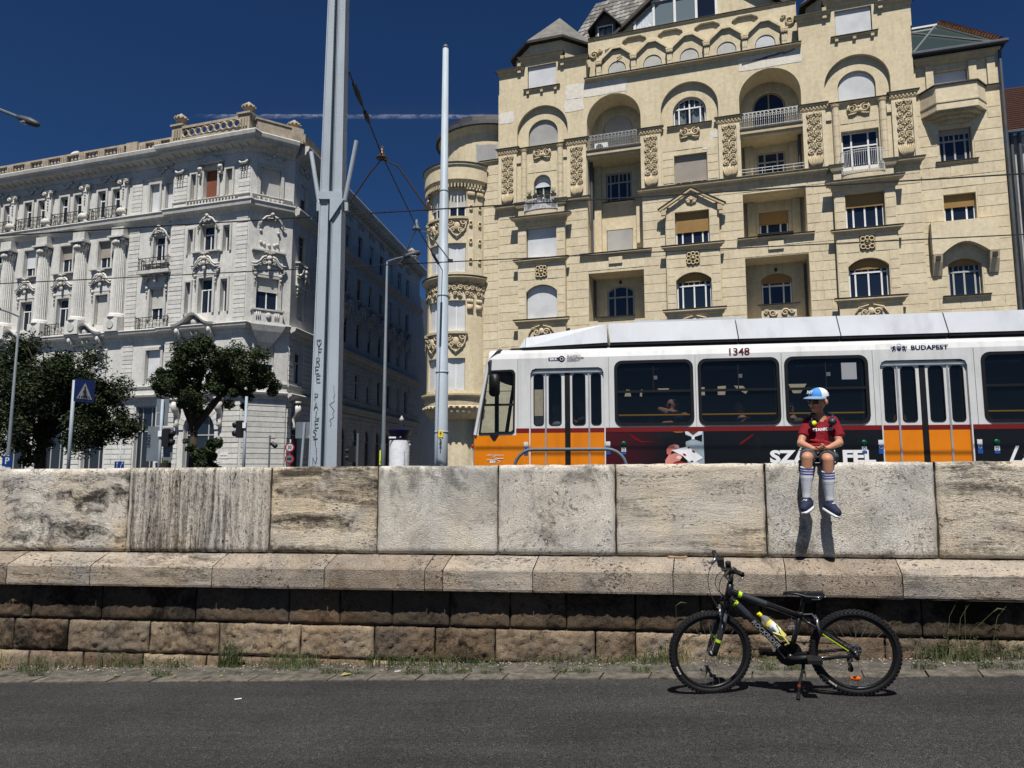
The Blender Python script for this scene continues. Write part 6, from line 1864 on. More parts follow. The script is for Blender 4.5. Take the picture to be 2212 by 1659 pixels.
 prt('thumb_print', [(2.50, 1.86), (2.50, 1.93), (2.54, 1.985), (2.62, 2.01), (2.68, 2.0), (2.705, 1.965), (2.69, 1.94), (2.62, 1.93), (2.58, 1.90), (2.55, 1.83)], srgb(196, 110, 98), y=-.006)
 prt('nail_print', [(2.625, 1.985), (2.66, 2.0), (2.70, 1.97), (2.68, 1.95), (2.63, 1.955)], srgb(236, 190, 186), y=-.008)
 prt('finger_print', [(2.47, 1.60), (2.475, 1.76), (2.53, 1.84), (2.63, 1.87), (2.72, 1.85), (2.735, 1.80), (2.70, 1.75), (2.62, 1.73), (2.60, 1.60)], srgb(214, 140, 126), y=-.010)
 prt('finger_nail_print', [(2.65, 1.815), (2.70, 1.83), (2.735, 1.80), (2.70, 1.775), (2.65, 1.78)], srgb(240, 204, 200), y=-.012)
 prt('lower_finger_print', [(2.58, 1.60), (2.60, 1.72), (2.70, 1.74), (2.80, 1.72), (2.84, 1.66), (2.82, 1.60)], srgb(150, 40, 44), y=-.011)
 prt('card_back_print', [(2.86, 1.70), (2.95, 1.74), (3.06, 1.67), (3.09, 1.60), (2.9, 1.60)], srgb(210, 210, 214), y=-.012)
 cd = prt('playing_card_print', [(2.565, 1.92), (2.62, 1.925), (2.83, 1.975), (3.055, 1.80), (3.045, 1.785), (2.88, 1.70), (2.86, 1.715), (2.74, 1.83)], (.82, .82, .83), y=-.009)
 for cx_, cz_ in ((2.775, 1.855), (2.915, 1.905)): prt('diamond_print', [(cx_ - .03, cz_ + .012), (cx_ + .012, cz_ + .003), (cx_ + .03, cz_ - .03), (cx_ - .012, cz_ - .02)], srgb(150, 14, 22), y=-.013)
 prt('index_print', [(2.82, 1.965), (2.87, 1.965), (2.85, 1.945), (2.83, 1.945)], (.03, .03, .03), y=-.013)
 prt('index_print', [(2.86, 1.745), (2.90, 1.755), (2.91, 1.735), (2.87, 1.722)], (.03, .03, .03), y=-.013)
 prt('gold_glint_print', [(2.6, 2.212), (2.78, 2.212), (2.74, 2.195), (2.66, 2.192)], srgb(150, 104, 48), y=-.004)
 for pts in ([(1.9, 2.2), (2.02, 2.12), (2.12, 2.06), (2.35, 2.06), (2.12, 2.04), (2.0, 2.09)], [(3.62, 2.02), (3.82, 2.16), (3.84, 2.15), (3.64, 2.0)]): prt('red_streak_print', pts, srgb(110, 16, 20), y=-.003)
 TX = M('advert_letter_white', (.82, .82, .82), .4, .03)
 lettering('SZÁLLJ FEL', .255, TX, ad, (4.835, -.004, 1.80), bold=.012, sx=1.26)
 lettering('La', .36, TX, ad2, (7.58, -.004, 1.82), bold=.004, shear=.45)
 for di, (a, b) in enumerate(doors):
  mb = MB(); mb.box(a, b, .10, .12, 3.245, 3.30); hd = mb.build('door_header', ALU, T)
  q = MB()
  oo = [(a, .9), (a, 3.20), (a + .03, 3.27), (a + .10, 3.30), (b - .10, 3.30), (b - .03, 3.27), (b, 3.20), (b, .9)]
  ii = [(a + .02, .9), (a + .02, 3.19), (a + .045, 3.252), (a + .105, 3.278), (b - .105, 3.278), (b - .045, 3.252), (b - .02, 3.19), (b - .02, .9)]
  for i in range(7):
   q.face([(oo[i][0], -.006, oo[i][1]), (oo[i + 1][0], -.006, oo[i + 1][1]), (ii[i + 1][0], -.006, ii[i + 1][1]), (ii[i][0], -.006, ii[i][1])])
   q.face([(ii[i][0], -.006, ii[i][1]), (ii[i + 1][0], -.006, ii[i + 1][1]), (ii[i + 1][0], .1, ii[i + 1][1]), (ii[i][0], .1, ii[i][1])])
  q.build('door_frame', WH, hd)
  w = b - a
  lv = [(a + .022, a + .255, a + .065, a + .24), (a + .285, a + .585, a + .318, a + .535), (a + .675, a + .975, a + .71, a + .93), (a + .995, b - .022, a + 1.015, b - .062)]
  for (x0, x1, p0, p1) in lv:
   link = fill_wall(rect_pts(x0, x1, ZS1, 3.243), [rrect(p0, p1, 2.33, 3.185, .06)], .045, .02)
   lf = link_mesh('door_leaf', link, T, WH)
   q = MB(); q.box(x0, x1, .043, .075, ZS0, ZS1); q.build('stripe', RED, lf)
   q = MB(); q.box(x0, x1, .045, .075, .95, ZS0); q.build('lower_panel', ORG, lf)
   q = MB(); o_ = rrect(p0, p1, 2.33, 3.185, .06); i_ = rrect(p0 + .014, p1 - .014, 2.344, 3.171, .05); ring_face(q, o_, i_, .038, .02); q.build('window_seal', BLK, lf)
   q = MB(); q.face([(x, .055, z) for x, z in i_]); q.build('pane', GT_, lf)
  for x in (a + .27, a + .985):
   q = MB(); q.box(x - .013, x + .013, .03, .06, .95, 3.25); q.build('hinge_strip', ALU, hd)
  q = MB(); q.box(a + .59, a + .67, .04, .09, .95, 3.25); q.build('rubber_edge', BLK, hd)
  q = MB(); q.box(a + .02, b - .02, .02, .10, 3.20, 3.243); q.build('header_rail', ALU, hd)
 for wi, (a, b) in enumerate(wins):
  o_, i_ = rrect(a, b, 2.308, 3.375, .13), rrect(a + .05, b - .05, 2.358, 3.325, .09)
  mb = MB(); ring_face(mb, o_, i_, -.014, .06); wn_ = mb.build('window', BLK, T)
  q = MB(); q.box(a + .05, b - .05, -.008, .03, 2.845, 2.885); q.build('mid_rail', BLK, wn_)
  q = MB(); q.box((a + b) / 2 - .008, (a + b) / 2 + .008, .012, .03, 2.885, 3.325); q.build('sash_divider', BLK, wn_)
  for k, (za, zb) in enumerate(((2.358, 2.845), (2.885, 3.325))):
   q = MB()
   pts = [(x, z) for x, z in i_ if (z < 2.84) == (k == 0)]
   if k == 0:
    lo = [p for p in i_ if p[1] < 2.84]
    lo = sorted(lo, key=lambda p: p[0])
    pts = lo + [(b - .05, zb), (a + .05, zb)]
   else:
    hi = sorted([p for p in i_ if p[1] > 2.88], key=lambda p: -p[0])
    pts = [(a + .05, za), (b - .05, za)] + hi
   q.face([(x, .02, z) for x, z in pts]); q.build('pane', GT_, wn_)
  q = MB(); q.tube([(a + .06, .10, 2.485), (b - .06, .10, 2.485)], .014, 6); q.build('grab_bar', YEL, wn_)
  q = MB(); q.box(a + .62, a + .69, .03, .034, 3.06, 3.12); q.build('sticker', WF_WHITE, wn_)
 q = MB(); q.face([(4.337 + .85, .018, 3.0), (4.337 + 1.07, .018, 3.0), (4.337 + 1.07, .018, 3.26), (4.337 + .85, .018, 3.26)]); q.build('window_notice', M('notice_grey', (.30, .31, .33), .6, .05), T)
 for x in (2.1, 3.5, 5.0, 7.9):
  q = MB(); q.box(x - .25, x + .35, 1.1, 1.25, 3.36, 3.39); q.build('ceiling_light', M('lamp_cover', (.45, .45, .42), .4), T)
 for x in (1.85, 2.6, 3.3, 4.05, 4.8, 7.4, 8.1):
  q = MB(); q.box(x, x + .42, .2, .6, 1.75, 1.82); q.box(x + .38, x + .45, .2, .6, 1.82, 2.42); q.build('seat', DARK, T)
 for x in (1.62, 2.98, 4.30, 5.62, 7.08):
  q = MB(); q.tube([(x, .5, 1.35), (x, .5, 3.4)], .018, 6); q.build('grab_pole', YEL, T)
 def pod(x0, x1, za0, za1, zb0=3.70, name='roof_pod', nose=False):
  q = MB()
  yb, yt = .10, .20
  q.hexa([(x0 + .03, yb, zb0), (x1 + .03, yb, zb0), (x1 + .03, 2.4, zb0), (x0 + .03, 2.4, zb0), (x0, yt, za0), (x1, yt, za1), (x1, 2.3, za1), (x0, 2.3, za0)])
  p = q.build(name, POD, T)
  q = MB(); q.box(x0 + .03, x1 + .03, yb + .01, 2.39, zb0 - .045, zb0 - .001); q.build('pod_skirt', BLK, p)
  return p
 q = MB(); q.hexa([(.10, .16, 3.66), (.21, .11, 3.66), (.21, 2.3, 3.66), (.10, 2.3, 3.66), (.17, .2, 3.81), (.205, .18, 3.835), (.205, 2.3, 3.835), (.17, 2.3, 3.81)]); q.build('pod_nose', POD, T)
 q = MB(); q.hexa([(.215, .10, 3.655), (1.585, .10, 3.70), (1.585, 2.4, 3.70), (.215, 2.4, 3.655), (.21, .20, 3.835), (1.575, .20, 4.035), (1.575, 2.3, 4.035), (.21, 2.3, 3.835)]); p0 = q.build('roof_pod', POD, T)
 q = MB(); q.hexa([(.16, .11, 3.60), (1.585, .11, 3.65), (1.585, 2.3, 3.65), (.16, 2.3, 3.60), (.16, .11, 3.652), (1.585, .11, 3.698), (1.585, 2.3, 3.698), (.16, 2.3, 3.652)]); q.build('pod_skirt', BLK, p0)
 xs_ = [1.60, 3.66, 5.21, 6.77, 8.35, 9.9, 11.4]
 for i in range(6): pod(xs_[i], xs_[i + 1] - .018, 4.04, 4.04)
 q = MB(); q.box(2.05, 3.85, .5, 2.0, 4.0, 4.13); q.build('roof_equipment', M('roof_box_grey', (.45, .48, .52), .4, .08), T)
 q = MB(); q.box(-.05, X1 - .2, .18, 2.3, 3.60, 3.66); q.build('roof_walkway', BLK, T)
 lettering('1348', .165, M('number_maroon', srgb(92, 30, 48), .4), T, (3.655, -.003, 3.468), bold=.003, sx=1.05)
 lettering('BUDAPEST', .095, M('crest_navy', srgb(30, 34, 70), .4), T, (6.46, -.003, 3.462), bold=.003, sx=1.12, space=1.05)
 NV = MATS['crest_navy']
 def flat(name, pts, mat, y=-.003): q = MB(); q.face([(x, y, z) for x, z in pts]); return q.build(name, mat, T)
 cx, cz = 6.03, 3.465
 em = flat('crest_shield', [(cx - .035, cz + .025), (cx + .035, cz + .025), (cx + .035, cz - .01), (cx + .022, cz - .035), (cx, cz - .05), (cx - .022, cz - .035), (cx - .035, cz - .01)], NV)
 q = MB(); q.tube([(cx - .025, -.003, cz + .03), (cx - .028, -.003, cz + .05), (cx, -.003, cz + .062), (cx + .028, -.003, cz + .05), (cx + .025, -.003, cz + .03)], .004, 4); q.tube([(cx, -.003, cz + .06), (cx, -.003, cz + .075)], .004, 4); q.build('crest_crown', NV, em)
 for s in (-1, 1):
  q = MB()
  q.tube([(cx + s * .045, -.003, cz + .01), (cx + s * .065, -.003, cz + .03), (cx + s * .085, -.003, cz + .02), (cx + s * .075, -.003, cz - .01), (cx + s * .095, -.003, cz - .03), (cx + s * .085, -.003, cz - .05)], [.006, .010, .011, .010, .008, .007], 5)
  q.tube([(cx + s * .075, -.003, cz - .01), (cx + s * .05, -.003, cz - .02), (cx + s * .06, -.003, cz - .045)], .007, 4)
  q.tube([(cx + s * .085, -.003, cz + .015), (cx + s * .112, -.003, cz + .03), (cx + s * .108, -.003, cz - .01)], .005, 4)
  q.build('crest_beast', NV, em)
 q = MB(); q.face([(cx - .03, -.005, cz + .0), (cx + .03, -.005, cz + .0), (cx + .03, -.005, cz + .006), (cx - .03, -.005, cz + .006)]); q.build('crest_bar', WH, em)
 PUR = M('logo_purple', srgb(52, 26, 66), .4)
 lg = flat('logo_plate', rrect(.615, .86, 3.398, 3.458, .008) , PUR, -.003)
 pts = [(.835 + .052 * math.cos(a * .2618), 3.43 + .052 * math.sin(a * .2618)) for a in range(24)]
 flat('logo_disc', pts, PUR, -.0045)
 q = MB(); q.tube([(.835 + .025 * math.cos(a * .3927), -.007, 3.43 + .025 * math.sin(a * .3927)) for a in range(16)], .005, 4, closed=True); q.build('logo_ring', WF_WHITE, lg)
 lettering('BKK', .062, WF_WHITE, lg, (.70, -.006, 3.428), bold=.002, sx=1.1)
 for i, t_ in enumerate(('BUDAPESTI', 'KÖZLEKEDÉSI', 'KÖZPONT')):
  lettering(t_, .043, M('logo_text_grey', (.1, .1, .11), .5), T, (.925, -.003, 3.478 - i * .041), align='LEFT', sx=1.05)
 lettering('A BKK szolgáltatója a', .034, WF_WHITE, T, (-.285, -.003, 1.845))
 q = MB(); q.tube([(-.43, -.003, 1.765), (-.25, -.003, 1.768), (-.2, -.003, 1.74), (-.23, -.003, 1.71)], .006, 4); q.tube([(-.14, -.003, 1.79), (-.30, -.003, 1.79), (-.33, -.003, 1.805), (-.28, -.003, 1.83)], .006, 4); q.build('road_emblem', WF_WHITE, T)
 lettering('BKV', .05, WF_WHITE, T, (-.325, -.003, 1.735), bold=.003)
 GRN = M('button_green', srgb(10, 92, 62), .3); BLU = M('sticker_blue', srgb(38, 78, 150), .4); STW = M('sticker_white', (.7, .7, .68), .5, .1)
 for x in (1.825, 5.452, 7.295):
  q = MB(); q.smooth = True; q.ball((x, -.01, 2.02), .042, 14, 8, (1, .45, 1)); bt = q.build('door_button', GRN, T)
  q = MB(); q.box(x - .036, x + .036, -.006, -.002, 1.895, 1.96); q.build('sticker', STW, bt)
  q = MB(); q.tube([(x + .02 * math.cos(a * .5236), -.008, 1.928 + .02 * math.sin(a * .5236)) for a in range(12)], .003, 4, closed=True); q.build('sticker_symbol', NV, bt)
  q = MB(); q.box(x - .036, x + .036, -.006, -.002, 1.85, 1.894); q.build('sticker', BLU, bt)
 for x in (.234, 1.577, 5.69, 7.064):
  q = MB(); q.box(x - .034, x + .034, -.008, -.002, 1.985, 2.06); st = q.build('sticker', STW, T)
  q = MB(); q.box(x - .034, x + .034, -.008, -.002, 1.85, 1.984); s2 = q.build('sticker', BLU, T)
  q = MB(); q.tube([(x + .022 * math.cos(a * .5236), -.01, 1.95 + .022 * math.sin(a * .5236)) for a in range(12)], .003, 4, closed=True); q.build('sticker_symbol', STW, s2)
 for x in (1.6, 3.4, 9.4, 11.2):
  for y in (.5, 2.0):
   q = MB(); q.lathe([(.33, -.06), (.35, -.04), (.35, .05)], 24); o = q.build('wheel', ALU, T); o.rotation_euler = (R(90), 0, 0); o.location = (x, y, RAIL + .34)
 mb = MB(); mb.box(.6, 12.2, .15, 2.35, .72, .9); mb.build('underframe', BLK, T)
 for k, y in enumerate((-2.35, -.95, .52, 1.98)):
  q = MB(); q.box(-60, 60, y - .03, y + .03, .5, RAIL); o = q.build('rail', ALU); o.location = T_O; o.rotation_euler = (0, 0, -T_PHI)
  tag(o, 'polished tram rail in the upper street', None, None, 'structure')
 return T
build_tram()
# ================================================================== masts, wires, signs
GALV = M('galvanised_steel', srgb(150, 160, 168), .5, .14, 1.2, .002, 30, dirt=.25)
GALV_D = M('galvanised_dull', srgb(96, 104, 110), .55, .18, 2.0, dirt=.2)
MAST = M('mast_paint', srgb(166, 176, 184), .5, .10, 1.0, .002, 40, dirt=.35)
INK = M('marker_ink', (.02, .02, .03), .7, .2)
RUST = M('rusty_iron', srgb(58, 44, 36), .85, .3, 20)
WIREM = M('cable_dark', (.015, .015, .017), .6, .1)
PORC = M('insulator_brown', srgb(70, 54, 44), .3, .2)
BLKM = M('signal_black', (.012, .012, .014), .5, .2)
def stroke_text(mb, strokes, x, z, h, y, r):
 for st in strokes:
  mb.tube([(x + (p[0] - .5) * h * .62, y, z + (p[1] - .5) * h) for p in st], r, 4)
STROKES = {
 'F': [[(.3, 0), (.22, 1), (.95, .96)], [(.25, .55), (.8, .58)]],
 'R': [[(.2, 0), (.2, 1), (.8, .9), (.8, .6), (.25, .5), (.9, 0)]],
 'E': [[(.95, 1), (.15, .95), (.2, .05), (.95, .08)], [(.2, .52), (.8, .55)]],
 'P': [[(.25, 0), (.2, 1), (.8, .88), (.75, .55), (.25, .5)]],
 'A': [[(.1, 0), (.5, 1), (.9, 0)], [(.25, .35), (.8, .38)]],
 'L': [[(.3, 1), (.15, .05), (.9, .12)]],
 'S': [[(.9, .85), (.5, 1), (.2, .75), (.75, .45), (.6, .05), (.1, .12)]],
 'T': [[(.05, .92), (.95, 1)], [(.5, .95), (.55, 0)]],
 'I': [[(.5, 1), (.55, 0)]],
 'N': [[(.15, 0), (.1, .9), (.75, .1), (.95, 1)]],
 'heart': [[(.5, 0), (.05, .6), (.15, .98), (.42, .95), (.5, .7), (.62, 1), (.92, .95), (.95, .6), (.5, 0)]],
}
def build_masts():
 # ---- heavy mast by the near track
 m = empty('catenary_mast', (-2.07, 8.0, .5), 0.0, 'thick pale grey steel mast with marker writing and two stub arms', 'mast')
 H = 9.5
 def wd(z): return (.325 - .018 * z) / 2      # half width
 mb = MB()
 g = .022
 for s in (-1, 1):
  b, t = wd(0), wd(H)
  x = sorted
  mb = MB()
  p = [(s * g, -.11, 0), (s * b, -.11, 0), (s * b, .11, 0), (s * g, .11, 0), (s * g, -.09, H), (s * t, -.09, H), (s * t, .09, H), (s * g, .09, H)]
  mb.hexa(p); ch = mb.build('mast_channel', MAST, m)
  q = MB(); q.tube([(s * (b - .004), -.114, 0), (s * (t - .004), -.094, H)], .008, 4); q.build('edge_lip', MAST, ch)
  q = MB(); q.tube([(s * (g + .006), -.114, 0), (s * (g + .006), -.094, H)], .006, 4); q.build('edge_lip', MAST, ch)
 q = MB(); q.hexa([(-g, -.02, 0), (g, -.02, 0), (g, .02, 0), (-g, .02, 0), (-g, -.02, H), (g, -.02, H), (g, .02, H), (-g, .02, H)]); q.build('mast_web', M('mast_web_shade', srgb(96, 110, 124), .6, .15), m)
 zc = 4.22
 q = MB(); w = wd(zc) + .012; q.box(-w, w, -.135, .12, zc - .04, zc + .05); col_ = q.build('collar', MAST, m)
 q = MB(); q.prism([(0, zc - .3), (.16, zc - .04), (0, zc - .04)], -.14, -.118, 'y'); q.build('gusset', MAST, col_)
 for s in (-1, 1):
  q = MB(); q.tube([(s * .14 + (.03 if s > 0 else -.02), -.13 if s > 0 else .02, zc - .06), (s * .30 + .0, -.2 if s > 0 else .1, zc + .62)], .025, 10); q.build('stub_arm', MAST, col_)
  q = MB(); q.box(s * .15 - .03, s * .15 + .03 , -.03, .03, zc - .14, zc - .04); q.build('lug', MAST, col_)
 z = 3.12 - .5
 zs = 2.52
 for i, ch in enumerate(['heart', 'F', 'R', 'E', 'E', None, 'P', 'A', 'L', 'E', 'S', 'T', 'I', 'N', 'E']):
  if ch:
   q = MB()
   hh = .085
   zz = zs - i * .1
   xx = -.5 * (wd(zz) + g) + .012 * math.sin(i * 1.7)
   stroke_text(q, STROKES[ch], xx, zz, hh, -.1155 + .0021 * zz, .0035)
   q.build('written_letter', INK, m)
 q = MB()
 rng = random.Random(5)
 pts = [(.085 + .03 * rng.uniform(-1, 1), -.1145 + .0021 * (2.0 - k * .035), 2.05 - k * .035) for k in range(14)]
 q.tube(pts, .002, 4); q.build('scribble', M('ink_blue', srgb(60, 64, 110), .6), m)
 # ---- round pole on the far side of the tracks
 p = empty('overhead_line_pole', (-1.525, 15.5, .5), 0.0, 'slim tapering pale grey pole numbered 221 beside the tram front', 'pole')
 segs = [(0, .148), (1.9, .143), (1.91, .140), (3.2, .136), (3.21, .130), (4.9, .122), (4.91, .114), (7.3, .096), (7.31, .088), (10.7, .066)]
 q = MB(); q.smooth = True; q.lathe([(r, z) for z, r in segs], 28); q.build('pole_shaft', MAST, p)
 q = MB(); q.smooth = True; q.lathe([(.068, 10.7), (.07, 10.74), (.03, 10.80)], 20); q.build('pole_cap', GALV_D, p)
 for z, r in ((1.9, .152), (3.2, .146), (4.9, .132), (7.3, .105)):
  q = MB(); q.smooth = True; q.lathe([(r - .008, z - .02), (r, z - .01), (r, z + .01), (r - .012, z + .025)], 28, caps=False); q.build('joint_ring', MAST, p)
 q = MB(); q.box(-.05, .05, -.152, -.148, 1.78, 1.92); yl = q.build('warning_sticker', M('sticker_yellow', srgb(232, 204, 30), .5), p)
 q = MB(); q.face([(.0, -.1535, 1.905), (-.025, -.1535, 1.85), (.0, -.1535, 1.855), (-.012, -.1535, 1.80), (.028, -.1535, 1.865), (.004, -.1535, 1.862), (.02, -.1535, 1.905)]); q.build('lightning_bolt', INK, yl)
 for i, d in enumerate('221'): lettering(d, .115, INK, p, (0, -.1525, 1.70 - i * .105), bold=.002)
 # ---- span wire with insulators and droppers
 def V3(*a): return Vector(a)
 P0 = V3(-1.93, 8.0, 6.30); I1 = V3(-1.96, 10.35, 6.32); I2 = V3(-1.80, 13.1, 6.15); P3 = V3(-1.53, 15.4, 5.95)
 sp = empty('span_wire', P0, 0, 'dark span wire with bell insulators slung from the thick mast to the slim pole', 'wire')
 def L(v): return tuple(Vector(v) - P0)
 q = MB(); q.tube([L(P0), L(P0.lerp(I1, .5)), L(I1)], .011, 5); q.build('cable', WIREM, sp)
 q = MB(); q.tube([L(I1), L(I2)], .010, 5); q.build('cable', WIREM, sp)
 q = MB(); q.tube([L(I2), L(P3)], .010, 5); q.build('cable', WIREM, sp)
 for (a, b) in ((.12, .34), (.42, .55)):
  q = MB(); q.tube([L(P0.lerp(I1, a)), L(P0.lerp(I1, (a + b) / 2)), L(P0.lerp(I1, b))], [.022, .034, .022], 6); q.build('turnbuckle', WIREM, sp)
 q = MB(); q.tube([L(I2.lerp(P3, .6)), L(I2.lerp(P3, .82))], .03, 6); q.build('turnbuckle', WIREM, sp)
 for I in (I1, I2):
  q = MB(); q.smooth = True; c = L(I); q.lathe([(.02, .14), (.03, .06), (.045, .0), (.085, -.04), (.09, -.055), (.02, -.05)], 14, c); q.build('bell_insulator', PORC if I is I1 else GALV_D, sp)
 def wire(y0, z, dz, label):
  o = empty('contact_wire', (0, y0, z), -T_PHI, label, 'wire', 'tram contact wires')
  q = MB()
  for k in range(3):
   pass
  q.tube([(-38, 0, dz), (-12, 0, dz * .3), (0, 0, 0), (14, 0, -.02), (30, 0, .05)], .011, 5)
  q.build('wire_run', WIREM, o)
 wire(10.1, 5.455, .02, 'taut overhead contact wire above the empty near track')
 wire(13.15, 5.545, .02, 'taut overhead contact wire above the tram')
 k = .17
 for (a, off, I) in ((I1, -.62, I1), (I1, .70, I1), (I2, -.35, I2), (I2, .62, I2)):
  y0, z0 = (10.1, 5.455) if I is I1 else (13.15, 5.545)
  x = I.x + off; e = Vector((x, y0 - k * x, z0 + .02))
  q = MB()
  if off > 0: q.tube([L(I + V3(0, 0, -.06)), L(I.lerp(e, .35) + V3(0, 0, .12)), L(e)], [.007, .013, .013], 6)
  else: q.tube([L(I + V3(0, 0, -.06)), L(I.lerp(e, .3)), L(e)], [.007, .012, .012], 6)
  q.build('dropper_rod', RUST if I is I1 else GALV_D, sp)
  q = MB(); q.box(*[c for ax in zip((Vector(L(e)) - V3(.05, .02, .03)), (Vector(L(e)) + V3(.05, .02, .03))) for c in ax]); q.build('wire_clamp', RUST, sp)
 # ---- street lamps
 def lamp(loc, h, base_r, arm, label, group=None, head_len=.7):
  o = empty('street_lamp', loc, 0, label, 'lamp', group)
  if h > 0:
   q = MB(); q.smooth = True; q.lathe([(base_r * 1.25, 0), (base_r * 1.25, 1.9), (base_r, 1.95), (base_r * .55, h)], 14); q.build('lamp_post', GALV_D, o)
  (ax, ay, az) = arm
  st = Vector((0, 0, h)) if h > 0 else Vector((0, 0, 0))
  en = st + Vector(arm)
  q = MB(); q.tube([tuple(st), tuple(st.lerp(en, .5) + Vector((0, 0, .02))), tuple(en)], base_r * .55, 8); q.build('lamp_arm', GALV_D, o)
  d = Vector(arm).normalized()
  q = MB(); q.smooth = True
  c = en + d * head_len * .45
  q.tube([tuple(en - d * .02), tuple(en + d * head_len * .15), tuple(en + d * head_len * .55), tuple(en + d * head_len * .9), tuple(en + d * head_len)], [.05, .085, .12, .09, .03], 12, flat=1.0)
  hd = q.build('lamp_head', M('lamp_housing', (.06, .065, .07), .5, .15), o)
  q = MB(); q.smooth = True; q.ball(tuple(c + Vector((0, 0, -.06))), .1, 10, 6, (2.2, 1, .5)); q.build('lamp_glass', M('lamp_lens', (.35, .36, .36), .2), hd)
  return o
 lamp((-4.29, 24.0, .5), 8.15, .065, (.55, .1, .2), 'slim street lamp standing in the lane mouth between the two buildings', head_len=.62)
 lamp((-20.96, 30.0, .5), 7.5, .07, (-.7, -.2, .28), 'slim street lamp beside the blue parking sign', head_len=.6)
 o = lamp((-17.2, 20.0, .5), 12.4, .09, (2.7, .0, -1.05), 'tall street lamp whose long arm hangs above the grey palace', head_len=.72)
 # ---- barrier of bent tube in front of the tram door
 b = empty('tube_barrier', (.72, 9.0, .5), -math.atan(.17), 'bent grey tube barrier between the wall and the tram door', 'barrier')
 q = MB(); q.smooth = True
 P_ = [(-.70, 0, 0), (-.70, 0, 1.12)]
 for i in range(1, 7): a = R(180 - 15 * i); P_.append((-.46 + .24 * math.cos(a), 0, 1.13 + .24 * math.sin(a)))
 P2 = [(-x, y, z) for x, y, z in reversed(P_)]
 q.tube(P_ + P2, .021, 10); q.build('bent_tube', GALV_D, b)
 q = MB(); q.tube([(-.7, 0, .55), (.7, 0, .55)], .018, 8); q.build('cross_tube', GALV_D, b)
def build_signs():
 BLUE = M('sign_blue', srgb(10, 50, 116), .45, .05); WHT = M('sign_white', (.5, .51, .5), .5, .05); REDM = M('sign_red', srgb(150, 24, 34), .45, .05)
 BACK = M('sign_back_grey', srgb(104, 112, 120), .6, .1, 3, dirt=.2)
 def post(par, h, r=.04): q = MB(); q.smooth = True; q.lathe([(r, 0), (r, h)], 12); return q.build('sign_post', GALV, par)
 s = empty('crossing_sign', (-15.97, 26, .5), R(72), 'blue square pedestrian crossing sign on a round post in front of the big tree', 'sign')
 post(s, 4.3, .06)
 q = MB(); q.prism(rrect(-.05, .79, 3.52, 4.36, .05), -.10, -.08, 'y'); pl = q.build('sign_plate', BLUE, s)
 for o_ in s.children: pass
 def pf(name, pts, mat, y=-.104): q = MB(); q.face([(x, y, z) for x, z in pts]); q.build(name, mat, pl)
 pf('white_triangle', [(.04, 3.64), (.70, 3.64), (.37, 4.24)], WHT)
 for k in range(5): pf('stripe_mark', [(.12 + k * .11, 3.67), (.17 + k * .11, 3.67), (.18 + k * .10, 3.75), (.14 + k * .10, 3.75)], INK, -.106)
 q = MB(); q.smooth = True; q.lathe([(.035, -.002), (.035, .002)], 12); o = q.build('figure_head', INK, pl); o.location = (.37, -.107, 4.07); o.rotation_euler = (R(90), 0, 0)
 q = MB(); q.tube([(.37, -.107, 4.02), (.37, -.107, 3.86)], .035, 6); q.tube([(.37, -.107, 3.87), (.30, -.107, 3.70)], .018, 5); q.tube([(.37, -.107, 3.87), (.43, -.107, 3.69)], .018, 5); q.tube([(.36, -.107, 4.0), (.29, -.107, 3.88)], .013, 5); q.tube([(.38, -.107, 4.0), (.44, -.107, 3.86)], .013, 5); q.build('walking_figure', INK, pl)
 s = empty('parking_sign', (-19.55, 28, .5), 0, 'small blue square parking sign with white P', 'sign')
 post(s, 1.6, .03)
 q = MB(); q.box(-.19, .19, -.06, -.04, 1.18, 1.58); pl = q.build('sign_plate', BLUE, s)
 lettering('P', .36, WHT, pl, (0, -.064, 1.38), bold=.006)
 q = MB(); q.box(-.15, .15, -.06, -.04, .95, 1.14); p2 = q.build('supplement_plate', WHT, s); lettering('a', .1, INK, p2, (0, -.064, 1.04))
 s = empty('lane_arrow_sign', (-16.3, 30, .5), R(12), 'small blue sign with white lane arrows on a thin post', 'sign')
 post(s, 2.1, .03)
 q = MB(); q.box(-.18, .18, -.06, -.04, 1.05, 1.38); pl = q.build('sign_plate', BLUE, s)
 for dx, e in ((-.08, 0), (.06, .06)):
  q = MB(); q.tube([(dx, -.063, 1.08), (dx, -.063, 1.2), (dx + e, -.063, 1.32)], .012, 4); q.build('arrow_stroke', WHT, pl)
  q = MB(); q.face([(dx + e - .035, -.064, 1.29), (dx + e + .035, -.064, 1.29), (dx + e, -.064, 1.36)]); q.build('arrow_head', WHT, pl)
 s = empty('speed_limit_sign', (-9.24, 30, .5), 0, 'round red-edged 30 sign above a second red-edged round sign at the building corner', 'sign')
 post(s, 2.3, .03)
 for i, z in enumerate((1.96, 1.48)):
  q = MB(); q.lathe([(.195, -.01), (.195, .01)], 32); d = q.build('sign_disc', REDM, s); d.location = (0, -.06, z); d.rotation_euler = (R(90), 0, 0)
  q = MB(); q.lathe([(.145, -.003), (.145, .003)], 32); w = q.build('disc_face', WHT if i == 0 else BACK, d); w.location = (0, 0, .013)
  if i == 0: lettering('30', .19, INK, s, (0, -.08, z), bold=.004, sx=.85)
  else:
   q = MB(); q.box(-.1, .1, -.082, -.078, z - .04, z + .03); t = q.build('tram_pictogram', INK, s)
   q = MB(); q.tube([(-.1, -.08, z + .055), (.1, -.08, z + .055)], .006, 4); q.build('pictogram_wire', INK, t)
 q = MB(); q.prism([(-.06, 1.12), (.06, 1.12), (0, 1.27)], -.06, -.05, 'y'); q.build('warning_triangle', REDM, s)
 s = empty('sign_seen_from_behind', (-8.7, 30, .5), 0, 'plain grey back of a sign plate on a leaning post beside the thick mast', 'sign')
